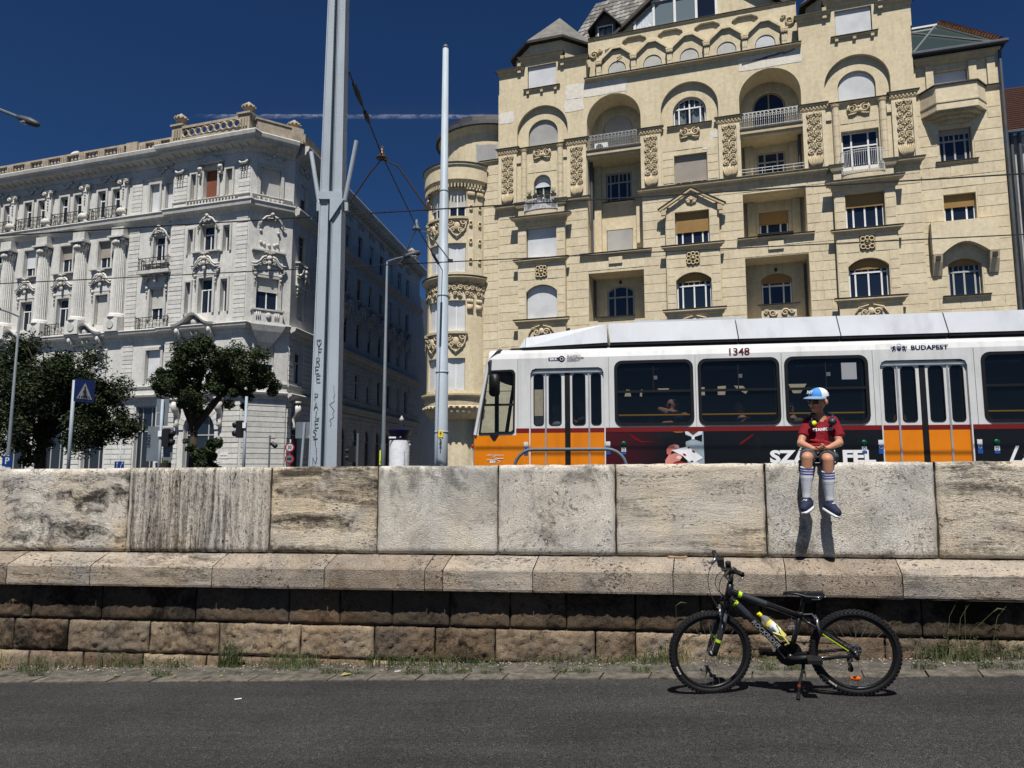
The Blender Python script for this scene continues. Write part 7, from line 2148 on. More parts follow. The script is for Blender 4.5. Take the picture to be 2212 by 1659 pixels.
 q = MB(); q.tube([(-.12, .03, 0), (.02, .03, 3.0)], .055, 10); q.build('sign_post', GALV, s)
 q = MB(); q.prism(rrect(-.36, .36, 2.34, 3.02, .03), .06, .08, 'y'); pl = q.build('sign_plate', BACK, s)
 q = MB(); q.box(.17, .30, .055, .0595, 2.37, 2.45); q.build('sticker', M('sticker_amber', srgb(200, 150, 40), .5), pl)
 def head(par, x, y, z, rz, n=2, bk=True):
  h = empty('signal_head', (x, y, z), rz, parent=par)
  return h
 def signal(loc, rz, h, label, hz, side, plates=()):
  s = empty('traffic_light', loc, rz, label, 'traffic light')
  q = MB(); q.smooth = True; q.lathe([(.055, 0), (.05, h)], 12); q.build('signal_post', GALV, s)
  q = MB(); q.box(side * .08, side * .30, -.12, .12, hz, hz + .62); hd = q.build('signal_housing', BLKM, s)
  for k in range(2):
   zc = hz + .16 + k * .3
   q = MB(); q.smooth = True; q.lathe([(.1, 0), (.11, .2)], 14, a0=R(180), a1=R(360)) ;
   v = MB(); v.smooth = True
   v.tube([(side * .3, 0, zc + .02), (side * .46, 0, zc - .01)], [.115, .10], 12, caps=True)
   v.build('signal_visor', BLKM, hd)
  q = MB(); q.box(-.06, .06, -.1, .02, hz + .35, hz + .55); q.build('control_box', WF_WHITE, s)
  return s
 signal((-9.66, 26, .5), R(-8), 3.7, 'black traffic light facing left on a grey post in front of the banded corner', 2.2, -1)
 s = signal((-12.22, 25, .5), R(6), 3.5, 'black traffic light facing right with grey sign backs behind it', 1.85, 1)
 for (x0, x1, z0, z1) in ((-.22, .20, 3.05, 3.52), (-.2, .18, 2.58, 3.03), (-.46, -.05, 1.35, 2.56), (.08, .40, 1.38, 2.50)):
  q = MB(); q.box(x0, x1, .06, .08, z0, z1); q.build('sign_back', BACK, s)
 q = MB(); lettering('UNGH', .15, INK, s, (-.40, .055, 2.05), rot=(R(90), R(-90), 0), bold=.006)
 s = empty('camera_post', (-10.1, 30, .5), 0, 'thin grey post carrying a small camera beside the round 30 sign', 'post')
 q = MB(); q.lathe([(.04, 0), (.04, 2.45)], 10); q.build('post_tube', GALV_D, s)
 q = MB(); q.tube([(0, 0, 2.1), (.12, -.05, 2.12), (.3, -.1, 2.0)], [.03, .09, .1], 8); q.build('small_signal', BLKM, s)
 q = MB(); q.tube([(.0, 0, 2.35), (.22, 0, 2.33)], .03, 8); q.build('camera', GALV_D, s)
 s = empty('traffic_light', (-6.65, 31, .5), 0, 'low black traffic light beside the advertising column', 'traffic light')
 q = MB(); q.lathe([(.05, 0), (.05, 2.6)], 10); q.build('signal_post', GALV_D, s)
 q = MB(); q.box(-.36, -.08, -.1, .1, 1.35, 2.05); hd = q.build('signal_housing', BLKM, s)
 for z in (1.55, 1.85): q = MB(); q.tube([(-.34, 0, z), (-.5, 0, z - .02)], [.1, .09], 10); q.build('signal_visor', BLKM, hd)
 a = empty('advertising_column', (-5.63, 36, .5), 0, 'white papered advertising column with dark blue conical roof', 'column')
 PAP = M('poster_paper', (.78, .80, .82), .7, .06, 2.5, .03, 3.5)
 q = MB(); q.smooth = True; q.lathe([(.50, 1.2), (.505, 2.0), (.50, 2.47)], 40, caps=False); q.build('paper_wrap', PAP, a)
 q = MB(); q.smooth = True; q.lathe([(.495, 0), (.495, 2.46)], 40); q.build('drum', M('column_dark', (.02, .05, .04), .5), a)
 NAVY = M('column_navy', srgb(20, 22, 58), .4, .1)
 q = MB(); q.lathe([(.49, 2.47), (.49, 2.72), (.58, 2.92), (.62, 2.95), (.62, 2.98)], 40); q.build('collar', NAVY, a)
 q = MB(); q.lathe([(.68, 2.98), (.2, 3.10), (.05, 3.12), (.04, 3.16)], 40); r_ = q.build('roof_cone', NAVY, a)
 q = MB(); q.smooth = True; q.ball((0, 0, 3.20), .055, 12, 8); q.build('finial', NAVY, r_)
 q = MB(); q.box(-.45, -.1, -.5, -.46, 2.56, 2.64); q.build('name_plate', WF_WHITE, a)
 q = MB(); q.smooth = True; q.lathe([(.06, -.01), (.06, .01)], 14); o = q.build('round_badge', M('badge_bronze', srgb(120, 96, 70), .4), a); o.location = (.12, -.5, 2.6); o.rotation_euler = (R(90), 0, 0)
 lettering('RENDELŐ', .16, M('poster_letters', (.85, .85, .85)), a, (0, -.512, 1.14), bold=.008)
 q = MB(); q.tube([(.32, -.40, 1.9), (.33, -.41, 1.3)], .02, 5); q.build('paper_tear', M('tear_grey', (.3, .32, .34)), a)
 q = MB(); q.face([(.48, -.1, 2.42), (.58, -.2, 2.3), (.62, -.18, 2.22), (.5, -.12, 2.25)]); q.build('paper_flap', PAP, a)
 y = empty('warning_board', (-6.2, 34.5, .5), 0, 'upright fluorescent yellow warning board beside the advertising column', 'sign')
 q = MB(); q.prism(rrect(-.14, .14, 1.25, 1.95, .03), -.02, 0, 'y'); pl = q.build('board', M('fluorescent_yellow', srgb(225, 235, 20), .5, .03), y)
 q = MB(); q.lathe([(.03, 0), (.03, 1.25)], 8); q.build('sign_post', GALV_D, y)
 q = MB(); q.tube([(-.1, -.025, 1.38), (.1, -.025, 1.38), (0, -.025, 1.6)], .018, 4, closed=True); q.build('triangle_mark', INK, pl)
 l = empty('lane_lantern', (-8.0, 52, .5), 0, 'small pale lantern hanging in the shaded lane', 'lamp')
 q = MB(); q.smooth = True; q.lathe([(.05, 0), (.04, 4.35), (.09, 4.4), (.16, 4.5), (.17, 4.62), (.08, 4.74), (.03, 4.85)], 14); q.build('lantern', M('lantern_white', (.4, .4, .4), .5), l)
build_masts()
build_signs()
# ================================================================== trees, weeds, contrail
def leaf_mat(name, c, c2):
 m, nd, ln, b = nodes_of(name)
 tc = nd.new('ShaderNodeTexCoord')
 n1 = noise_n(nd, ln, tc.outputs['Object'], 1.4, 4, .6)
 n2 = noise_n(nd, ln, tc.outputs['Object'], 9.0, 2, .6)
 r1 = ramp(nd, [(.3, c), (.7, c2)]); ln.new(n1.outputs[0], r1.inputs[0])
 r2 = ramp(nd, [(.3, .7), (.7, 1.3)]); ln.new(n2.outputs[0], r2.inputs[0])
 ln.new(mixc(nd, ln, 1.0, r1.outputs[0], r2.outputs[0], 'MULTIPLY'), b.inputs['Base Color'])
 b.inputs['Roughness'].default_value = .6; b.inputs['Specular IOR Level'].default_value = .2
 MATS[name] = m
 return m
BARK = M('bark_dark', srgb(62, 52, 44), .95, .3, 6, .02, 20)
def tree(loc, trunk_h, limbs, clumps, leaves, label, seed, lsize=.13, mat=None, trunk_r=.2):
 rng = random.Random(seed)
 t = empty('street_tree', loc, 0, label, 'tree')
 tb = MB(); tb.smooth = True
 tb.tube([(0, 0, -.2), (.03, 0, trunk_h * .5), (0, .02, trunk_h)], [trunk_r * 1.2, trunk_r, trunk_r * .8], 10)
 for (x, y, z) in limbs:
  tb.tube([(0, 0, trunk_h * .92), (x * .45, y * .45, trunk_h + (z - trunk_h) * .5 + .1), (x, y, z)], [trunk_r * .7, trunk_r * .45, trunk_r * .15], 7)
  for k in range(3):
   a = rng.uniform(0, 6.28)
   tb.tube([(x * .6, y * .6, trunk_h + (z - trunk_h) * .65), (x + .7 * math.cos(a), y + .7 * math.sin(a), z + rng.uniform(-.2, .6))], [trunk_r * .3, trunk_r * .08], 5)
 tb.build('trunk', BARK, t)
 V, Fc = [], []
 tot = sum(c[3] ** 2 for c in clumps)
 for (cx, cy, cz, cr) in clumps:
  n = int(leaves * cr ** 2 / tot)
  subs = []
  for k in range(max(6, int(cr * 14))):
   d = Vector((rng.gauss(0, 1), rng.gauss(0, 1), rng.gauss(0, .8))).normalized() * cr * rng.uniform(.45, 1.0)
   subs.append((Vector((cx, cy, cz)) + d, cr * rng.uniform(.25, .6)))
  for i in range(n):
   c, r = subs[rng.randrange(len(subs))]
   d = Vector((rng.gauss(0, 1), rng.gauss(0, 1), rng.gauss(0, .75)))
   p = c + d.normalized() * r * rng.random() ** .5
   a = Vector((rng.gauss(0, 1), rng.gauss(0, 1), rng.gauss(0, .5) - .3)).normalized()
   b = a.cross(Vector((rng.gauss(0, 1), rng.gauss(0, 1), rng.gauss(0, 1)))).normalized()
   s = lsize * rng.uniform(.6, 1.3)
   q = len(V)
   V += [tuple(p - a * s), tuple(p + b * s * .38), tuple(p + a * s), tuple(p - b * s * .38)]
   Fc.append((q, q + 1, q + 2, q + 3))
 me = bpy.data.meshes.new('crown'); me.from_pydata(V, [], Fc)
 link_mesh('crown', me, t, mat)
 return t
LF1 = leaf_mat('leaf_dark_green', (.016, .025, .010), (.036, .050, .018))
LF2 = leaf_mat('leaf_mid_green', (.018, .030, .011), (.042, .062, .022))
tree((-22.9, 35.0, .5), 2.6, [(-2.5, 0, 5.2), (2.2, .3, 5.0), (.2, -.6, 6.4), (-1.0, 1, 5.8), (2.8, 0, 3.6)],
  [(-.4, 0, 6.2, 1.5), (-2.4, .2, 5.0, 1.7), (1.6, -.2, 5.4, 1.4), (3.0, 0, 4.6, 1.25), (.4, -.4, 4.4, 1.8), (3.3, .2, 3.1, 1.1), (-2.6, -.3, 3.2, 1.6), (-.3, -.6, 2.9, 1.5), (-4.4, 0, 4.3, 1.5), (-4.3, 0, 2.7, 1.3), (1.9, -.5, 3.0, 1.2), (4.1, -.1, 3.3, .7)],
  90000, 'broad dark green street tree with low spreading crown beside the crossing sign', 3, .095, LF1, .24)
tree((-15.95, 36.0, .5), 3.2, [(-1.6, 0, 5.6), (1.8, 0, 5.3), (.2, .3, 7.0), (2.8, .2, 6.0), (-.8, -.5, 6.3)],
  [(-.2, 0, 6.9, 1.0), (-1.6, 0, 5.4, .85), (-.6, -.2, 5.7, 1.0), (1.2, 0, 6.7, 1.0), (2.6, 0, 6.1, 1.05), (1.6, -.2, 5.1, .9), (3.2, .1, 5.4, .8), (-.2, -.2, 4.5, .7), (.7, 0, 5.9, 1.0), (2.4, .1, 4.6, .55), (.2, 0, 4.0, .45)],
  52000, 'mid-sized street tree with leaning trunk and rounded crown before the palace corner', 8, .085, LF2, .2)
tree((-15.0, 35.2, .5), .6, [(.2, 0, 1.6), (-.3, 0, 1.4)], [(.2, 0, 1.3, .55), (.5, 0, 2.1, .5), (-.3, 0, 1.9, .4), (-.8, .2, 2.2, .35)], 5200, 'low leafy bush growing at the foot of the street tree', 15, .1, LF2, .06)
def build_tubs():
 o = empty('flower_tub', (-16.9, 35.0, .5), 0, 'dark tub with pale green plants beside the street tree', 'planter')
 q = MB(); q.lathe([(.28, 0), (.34, 1.1), (.36, 1.35)], 16); q.build('tub', M('tub_dark', (.04, .035, .03), .7), o)
 q = MB(); rng = random.Random(4)
 for k in range(70):
  a = rng.uniform(0, 6.28); r = rng.uniform(0, .3)
  q.tube([(r * math.cos(a), r * math.sin(a), 1.3), (1.3 * r * math.cos(a), 1.3 * r * math.sin(a), 1.5 + rng.uniform(0, .2))], [.03, .01], 3)
 q.build('plants', leaf_mat('plant_pale_green', (.10, .17, .05), (.16, .22, .08)), o)
build_tubs()
def weeds():
 rng = random.Random(31)
 GR = [leaf_mat('weed_green', (.06, .08, .03), (.12, .14, .06)), leaf_mat('weed_straw', (.20, .17, .08), (.30, .25, .12)), leaf_mat('weed_dark', (.045, .06, .022), (.09, .11, .045))]
 def tuft(a, y, n, h, spread, mat, lab, tall=0):
  n = max(40, int(n * .5)); h *= rng.uniform(.75, 1.05)
  z = ground_z(a) + .01
  where = ['below the dark-patched parapet stone', 'below the upright-streaked parapet stone', 'below the pitted sandy parapet stone', 'below the smooth grey parapet stone', 'below the cracked pale parapet stone', 'beside the bicycle front wheel', 'behind the bicycle frame', 'beyond the bicycle rear wheel'][sum(a > q for q in (-3.6, -2.2, -1.2, -.12, .88, 1.6, 2.8))]
  lab = lab + ' ' + where
  p = wall_to_world(a, y, z)
  o = empty('weed_tuft', p, W_ROT, lab, 'weed', 'weeds along the foot of the wall')
  V, Fc = [], []
  for i in range(n):
   ang = rng.uniform(0, 6.28); r0 = spread * rng.random() ** .6
   bx, by = r0 * math.cos(ang), r0 * .45 * math.sin(ang)
   lean = rng.uniform(.2, 1.0); hh = h * rng.uniform(.4, 1.15); la = rng.uniform(0, 6.28)
   pts = []
   for k in range(4):
    t = k / 3
    pts.append(Vector((bx + lean * hh * .6 * t * t * math.cos(la), by + lean * hh * .35 * t * t * math.sin(la) - .0, hh * (t - .25 * lean * t * t))))
   w = rng.uniform(.0022, .005)
   sd_ = Vector((-math.sin(la), math.cos(la), 0)) * w
   q = len(V)
   for k, pt in enumerate(pts):
    f = 1 - k / 3.2
    V += [tuple(pt - sd_ * f), tuple(pt + sd_ * f)]
   for k in range(3): Fc.append((q + 2 * k, q + 2 * k + 1, q + 2 * k + 3, q + 2 * k + 2))
   if rng.random() < .5:      # small side leaves
    for k in range(3):
     c = pts[1].lerp(pts[3], rng.random()); d = Vector((rng.gauss(0, 1), rng.gauss(0, .6), rng.uniform(0, 1))).normalized() * rng.uniform(.01, .022)
     e = Vector((-d.z, 0, d.x)) * .3
     q = len(V); V += [tuple(c), tuple(c + d * .5 + e), tuple(c + d), tuple(c + d * .5 - e)]; Fc.append((q, q + 1, q + 2, q + 3))
  me = bpy.data.meshes.new('blades'); me.from_pydata(V, [], Fc)
  link_mesh('blades', me, o, mat)
  for k in range(tall):
   q = MB(); x = rng.uniform(-.15, .15); hh = rng.uniform(.35, .6); dx = rng.uniform(-.05, .25)
   q.tube([(x, 0, 0), (x + dx * .3, 0, hh * .6), (x + dx, -.02, hh)], [.002, .0015, .001], 4)
   q.tube([(x + dx, -.02, hh), (x + dx + .04, -.02, hh + .03), (x + dx + .09, -.02, hh + .025)], [.001, .0045, .001], 5)
   q.build('seed_stalk', GR[0], o)
 G = {0: 'dusty green grassy tuft', 2: 'dark green leafy tuft'}
 S = 'dry straw-coloured grass tuft'
 spec = [(-4.6, -.2, 120, .22, .14, 1), (-4.25, -.22, 160, .17, .18, 0), (-3.95, -.12, 90, .12, .2, 2), (-3.55, -.12, 130, .16, .16, 0), (-3.2, -.14, 160, .10, .3, 2), (-2.95, -.12, 110, .13, .14, 0), (-2.45, -.14, 260, .26, .11, 2), (-2.2, -.16, 100, .08, .2, 0),
   (-1.85, -.2, 320, .16, .22, 0), (-1.6, -.14, 90, .08, .2, 2), (-1.3, -.12, 70, .07, .2, 1), (-.95, -.15, 360, .17, .28, 2), (-.6, -.16, 240, .11, .28, 0), (-.25, -.14, 190, .10, .22, 2), (.25, -.12, 110, .12, .2, 0), (.55, -.13, 180, .09, .3, 2), (.9, -.14, 200, .09, .26, 0),
   (1.2, -.16, 160, .16, .16, 0), (1.35, -.15, 120, .24, .12, 1), (1.75, -.12, 90, .10, .2, 2), (2.05, -.14, 110, .10, .2, 0), (2.55, -.14, 70, .08, .2, 1), (3.35, -.16, 240, .22, .24, 0), (3.6, -.16, 150, .20, .2, 2), (3.95, -.15, 170, .16, .2, 0), (4.3, -.15, 150, .16, .2, 2)]
 for i, (a, y, n, h, s, m) in enumerate(spec):
  tuft(a, y, n, h, s, GR[m], (S if m == 1 else ('tall ' if h > .19 else 'low ' if h < .11 else '') + G[m]), 3 if i in (18, 22) else (2 if i in (0, 23) else 0))
 for a in (-4.1, -2.9, -1.45, -1.25, -.75, -.35, -.1, .45, .62, 1.05, 2.0, 2.2, 3.1, 3.55, 3.75, 4.05, -.55, 3.9):
  tuft(a, -.385 + rng.uniform(-.02, .03), 50, .055, .09, GR[0 if rng.random() < .6 else 2], 'tiny weed in the kerb joint')
 q = MB()
 for k in range(900):
  a = rng.uniform(-5.2, 4.8); y = -.05 - abs(rng.gauss(0, .13));
  if y < -.42: continue
  s = rng.uniform(.003, .008) * (1.6 if rng.random() < .05 else 1)
  z = ground_z(a) + .018
  x0, y0, z0 = wall_to_world(a, y, z)
  q.ball((x0, y0, z0 + s * .4), s, 5, 3, (1.2, 1, .6))
 o = q.build('grit', M('grit_pale', srgb(168, 158, 140), .9, .4, 30)); tag(o, 'pale grit and crumbs of mortar scattered at the wall foot', 'grit', None, 'stuff')
 for (a, y, rz) in ((-1.28, -.44, .4), (-2.75, -.46, 1.2), (-2.35, -.45, 2.2), (-3.3, -.43, .2)):
  big = a == -1.28
  p = wall_to_world(a, y, ground_z(a) + .022)
  q = MB(); s = .05 if big else .022
  q._add([(-s, 0, 0), (-.3 * s, .45 * s, .012), (s, .1 * s, .004), (-.2 * s, -.45 * s, .008), (0, 0, .0)], [(0, 4, 1), (1, 4, 2), (2, 4, 3), (3, 4, 0)])
  o = q.build('fallen_leaf', M('dry_leaf', srgb(150, 140, 84), .8, .3, 20)); o.location = p; o.rotation_euler = (.1, 0, rz)
  tag(o, 'large curled dry leaf on the kerb below the smooth grey stone' if big else 'small dry leaf lying on the kerb stones', 'leaf', 'dry leaves on the kerb')
 for (a, y) in ((-.9, -.30), (-1.9, -1.0)):
  p = wall_to_world(a, y, ground_z(a) + .006); q = MB(); q.box(-.025, .025, -.006, .006, 0, .004); o = q.build('litter_scrap', WF_WHITE); o.location = p; o.rotation_euler = (0, 0, .4)
  tag(o, 'tiny white paper scrap on the dusty strip behind the kerb' if y > -.5 else 'tiny white paper scrap lying on the asphalt road', 'litter')
weeds()
def contrail():
 m, nd, ln, b = nodes_of('contrail_vapour')
 tc = nd.new('ShaderNodeTexCoord'); sx = nd.new('ShaderNodeSeparateXYZ'); ln.new(tc.outputs['Object'], sx.inputs[0])
 n1 = noise_n(nd, ln, tc.outputs['Object'], .02, 7, .7, .5)
 mz = nd.new('ShaderNodeMath'); mz.operation = 'ABSOLUTE'
 ln.new(sx.outputs['Z'], mz.inputs[0])
 fz = nd.new('ShaderNodeMapRange'); fz.inputs[1].default_value = 34; fz.inputs[2].default_value = 0; ln.new(mz.outputs[0], fz.inputs[0])
 fx = nd.new('ShaderNodeMapRange'); fx.inputs[1].default_value = -1180; fx.inputs[2].default_value = -1020; ln.new(sx.outputs['X'], fx.inputs[0])
 r1 = ramp(nd, [(.40, 0.0), (.66, .22)]); ln.new(n1.outputs[0], r1.inputs[0])
 m1 = nd.new('ShaderNodeMath'); m1.operation = 'MULTIPLY'; ln.new(fz.outputs[0], m1.inputs[0]); ln.new(fx.outputs[0], m1.inputs[1])
 m2 = nd.new('ShaderNodeMath'); m2.operation = 'MULTIPLY'; ln.new(m1.outputs[0], m2.inputs[0]); ln.new(r1.outputs[0], m2.inputs[1])
 b.inputs['Base Color'].default_value = (.85, .88, .95, 1); b.inputs['Roughness'].default_value = 1; b.inputs['Specular IOR Level'].default_value = 0
 tr = nd.new('ShaderNodeBsdfTransparent'); mx = nd.new('ShaderNodeMixShader')
 ln.new(m2.outputs[0], mx.inputs[0]); ln.new(tr.outputs[0], mx.inputs[1]); ln.new(b.outputs[0], mx.inputs[2]); ln.new(mx.outputs[0], nd['Material Output'].inputs['Surface'])
 V, Fc = [], []
 n = 60
 for i in range(n + 1):
  x = -1250 + 1500 * i / n
  V += [(x, -20, -36), (x, 12, 0), (x, -20, 36)]
 for i in range(n):
  a = 3 * i; Fc += [(a, a + 3, a + 4, a + 1), (a + 1, a + 4, a + 5, a + 2)]
 me = bpy.data.meshes.new('contrail'); me.from_pydata(V, [], Fc)
 o = link_mesh('contrail', me, None, m); o.location = (0, 2500, 1291); o.rotation_euler = (0, R(.1), 0)
 tag(o, 'thin white aircraft trail across the blue sky', 'contrail', None, 'stuff')
contrail()
# ================================================================== bicycle
def build_bike():
 ra, rd = 2.453, .944
 fa, fdist = 1.523, .834
 gz = ground_z(ra)
 loc = wall_to_world(ra, -rd, gz + .002)
 ang = math.atan2(rd - fdist, fa - ra)
 B = empty('mountain_bicycle', loc, 0, 'black mountain bicycle with lime green accents on its kickstand below the sitting child', 'bicycle')
 B.rotation_euler = (R(-8.5), math.asin((gz - ground_z(fa)) / .937), W_ROT + ang)
 FR = M('frame_black', (.008, .008, .010), .32, .1, 4, coat=.4)
 GR_ = M('frame_grey', srgb(44, 47, 54), .4, .1)
 LIME = M('frame_lime', srgb(172, 208, 34), .45, .05)
 TY = M('tyre_rubber', (.011, .011, .012), .75, .25, 30, .002, 120)
 RIM = M('rim_black', (.01, .01, .011), .35, .1)
 SPK = M('spoke_steel', (.45, .45, .46), .3, .1, metal=.8)
 STL = M('bike_steel', (.3, .3, .31), .35, .2, metal=.7)
 PLA = M('bike_plastic', (.012, .012, .013), .55, .2, 20)
 SAD = M('saddle_vinyl', (.008, .008, .009), .28, .1, coat=.2)
 RW = .2875
 def wheel(par, c, steer=0.0):
  rim = MB(); rim.smooth = True
  n = 64
  pr = [(-.012, .234), (-.012, .249), (.012, .249), (.012, .234), (0, .228)]
  V = [];
  for i in range(n):
   a = 2 * math.pi * i / n
   for (y, r) in pr: V.append((r * math.cos(a), y, r * math.sin(a)))
  F_ = []
  k = len(pr)
  for i in range(n):
   j = (i + 1) % n
   for q in range(k): F_.append((i * k + q, i * k + (q + 1) % k, j * k + (q + 1) % k, j * k + q))
  rim._add(V, F_)
  w = rim.build('wheel', RIM, par)
  w.location = c; w.rotation_euler = (0, 0, steer)
  t = MB(); t.smooth = True
  t.tube([((RW - .0245) * math.cos(2 * math.pi * i / 72), 0, (RW - .0245) * math.sin(2 * math.pi * i / 72)) for i in range(72)], .0205, 12, closed=True)
  t.build('tyre', TY, w)
  kn = MB()
  for i in range(64):
   a = 2 * math.pi * i / 64
   for (y, da, rr) in ((-.015, 0, RW - .011), (.015, 0, RW - .011), (-.006, .045, RW - .004), (.006, .045, RW - .004)):
    aa = a + da; cc, ss = math.cos(aa), math.sin(aa); tx, tz = -ss, cc
    p = []
    for dr in (-.006, .0045):
     for (dt, dy) in ((-.0075, -.005), (.0075, -.005), (.0075, .005), (-.0075, .005)):
      p.append(((rr + dr) * cc + dt * tx, y + dy, (rr + dr) * ss + dt * tz))
    kn.hexa(p)
  o = kn.build('tread_knobs', TY, w); o['kind'] = 'stuff'
  h = MB(); h.smooth = True; h.tube([(0, -.05, 0), (0, -.03, 0), (0, -.029, 0), (0, .029, 0), (0, .03, 0), (0, .05, 0)], [.009, .009, .019, .019, .009, .009], 14); h.build('hub', M('hub_dark', (.05, .05, .055), .35, .2, metal=.6), w)
  sp = MB(); sp.tube([(.02, .0, 0), (.235, 0, 0)], .0011, 4)
  for i in range(28):
   a = 2 * math.pi * i / 28; y = .026 if i % 2 else -.026; cr = .35 if (i // 2) % 2 else -.35
   q = MB(); q.tube([(.022 * math.cos(a + cr * 3), y, .022 * math.sin(a + cr * 3)), (.234 * math.cos(a), 0, .234 * math.sin(a))], .0012, 4); q.build('spoke', SPK, w)
  return w
 rw = wheel(B, (0, 0, RW))
 STE = R(16)
 FA = Vector((.937, 0, RW))
 fw = wheel(B, tuple(FA), STE)
 for w, (x, z) in ((rw, (.01, -.165)),):
  q = MB(); q.smooth = True; q.ball((x, .022, z), .036, 12, 6, (1, .25, .42)); q.build('reflector', M('reflector_orange', srgb(222, 96, 12), .25, .1), w)
 q = MB(); q.smooth = True; q.ball((.12, .0, .13), .02, 8, 5, (1, .3, 1));
 for w, a0 in ((rw, -58), (fw, -28)):
  for i, chh in enumerate('BTWIN'):
   a = R(a0 + i * 2.6); me = text_mesh(chh, .017, bold=.0004)
   o = link_mesh('tyre_lettering', me, w, M('tyre_text', (.6, .58, .48), .6)); r_ = RW - .032
   X = Vector((math.sin(a), 0, -math.cos(a))) * -1; Y = Vector((math.cos(a), 0, math.sin(a))) * -1; N_ = Vector((0, 1, 0))
   X = Y.cross(N_)
   o.matrix_basis = Matrix((X, Y, N_)).transposed().to_4x4(); o.location = (r_ * math.cos(a), .0245, r_ * math.sin(a))
 HT, HB = Vector((.762, 0, .752)), Vector((.795, 0, .622))
 BBt = Vector((.41, 0, .255)); ST = Vector((.325, 0, .545)); TTa, TTb = Vector((.765, 0, .70)), Vector((.33, 0, .53)); DTa = Vector((.775, 0, .655))
 f = MB(); f.smooth = True
 f.tube([HT, HB], .024, 14); f.tube([TTa, TTb], [.022, .019], 14); f.tube([DTa, BBt], [.025, .024], 14); f.tube([ST, BBt], .0175, 12)
 f.tube([BBt + Vector((0, -.036, 0)), BBt + Vector((0, .036, 0))], .024, 14)
 for s in (-1, 1):
  f.tube([ST + Vector((0, 0, -.03)), Vector((.27, s * .035, .49)), Vector((0.005, s * .062, RW + .01))], [.012, .011, .009], 8)
  f.tube([BBt + Vector((-.01, s * .02, 0)), Vector((.25, s * .045, .265)), Vector((0, s * .062, RW))], [.014, .012, .009], 8)
  f.tube([Vector((.0, s * .062, RW - .02)), Vector((.0, s * .062, RW + .02))], .016, 8)
 fr = f.build('frame', FR, B)
 def band(p, q, t0, t1, r, mat, name):
  m_ = MB(); m_.smooth = True; m_.tube([p.lerp(q, t0), p.lerp(q, t1)], r, 14, caps=False); m_.build(name, mat, fr)
 band(TTa, TTb, .11, .16, .0225, LIME, 'lime_band'); band(TTa, TTb, .16, .52, .0222, GR_, 'grey_band')
 band(DTa, BBt, .07, .11, .0256, LIME, 'lime_band'); band(DTa, BBt, .11, .30, .0254, GR_, 'grey_band')
 dv = (BBt - DTa).normalized()
 me = text_mesh('ROCKRIDER', .043, bold=.0006, shear=.15, extrude=.0008)
 o = link_mesh('lettering', me, fr, M('frame_letter', (.26, .27, .29), .4)); N_ = Vector((0, 1, 0)); Yv = N_.cross(dv)
 o.matrix_basis = Matrix((dv, Yv, N_)).transposed().to_4x4(); o.location = tuple(DTa.lerp(BBt, .60) + Vector((0, .0252, 0))); o.scale = (1.02, 1, 1)
 q = MB(); q.tube([Vector((.20, .056, .43)), Vector((.05, .070, .325))], .0035, 4); q.build('lime_stripe', LIME, fr)
 q = MB(); q.tube([DTa + Vector((-.03, .012, -.02)), BBt + Vector((.03, .012, -.012))], .0025, 4); q.build('cable', STL, fr)
 q = MB(); q.smooth = True
 rings = [(.425, .010, .692, .016), (.40, .024, .700, .020), (.34, .034, .700, .024), (.28, .052, .697, .028), (.22, .070, .698, .030), (.18, .066, .700, .026), (.165, .045, .698, .014)]
 V, F_ = [], []
 for x, hw, zt, th in rings:
  for k in range(10):
   a = 2 * math.pi * k / 10; V.append((x, hw * math.cos(a), zt - th * .5 + th * .5 * math.sin(a) - (.012 * abs(math.cos(a)) if hw > .04 else 0)))
 for i in range(len(rings) - 1):
  for k in range(10):
   k2 = (k + 1) % 10; F_.append((i * 10 + k, i * 10 + k2, (i + 1) * 10 + k2, (i + 1) * 10 + k))
 F_.append(tuple(range(10))); F_.append(tuple(range((len(rings) - 1) * 10, len(rings) * 10)))
 q._add(V, F_); sd_ = q.build('saddle', SAD, B, fix=True)
 q = MB(); q.smooth = True; q.tube([(.30, 0, .68), (.27, 0, .655), (.21, 0, .668)], [.03, .034, .03], 10); q.build('saddle_base', PLA, sd_)
 q = MB(); q.tube([(.165, .045, .678), (.21, .066, .668), (.25, .05, .66)], .004, 4); q.build('saddle_trim', M('trim_pale', (.5, .62, .5), .5), sd_)
 q = MB(); q.smooth = True; q.tube([(.292, 0, .66), tuple(ST)], .0135, 10); q.build('seat_post', FR, B)
 q = MB(); q.smooth = True; q.tube([ST + Vector((-.002, 0, -.012)), ST + Vector((.002, 0, .016))], .023, 12); cl = q.build('seat_clamp', PLA, B)
 q = MB(); q.tube([ST + Vector((-.02, .01, 0)), ST + Vector((-.07, .03, .01)), ST + Vector((-.10, .04, -.03))], .004, 5); q.build('clamp_lever', STL, cl)
 q = MB(); q.smooth = True; q.ball((.27, .0, .475), .02, 8, 5, (.6, .8, 1.3)); q.build('rear_light', M('rear_light_red', srgb(150, 10, 14), .25), B)
 ax = (HT - HB).normalized()
 def st(p):   # rotate about the steering axis
  return HB + Matrix.Rotation(STE, 3, 'Z') @ (Vector(p) - HB)
 FAx = FA
 fw.location = tuple(st(FAx))
 f = MB(); f.smooth = True
 cr = HB + Vector((.012, 0, -.02))
 f.tube([st(cr + Vector((0, -.055, -.004))), st(cr + Vector((0, 0, .012))), st(cr + Vector((0, .055, -.004)))], .02, 8)
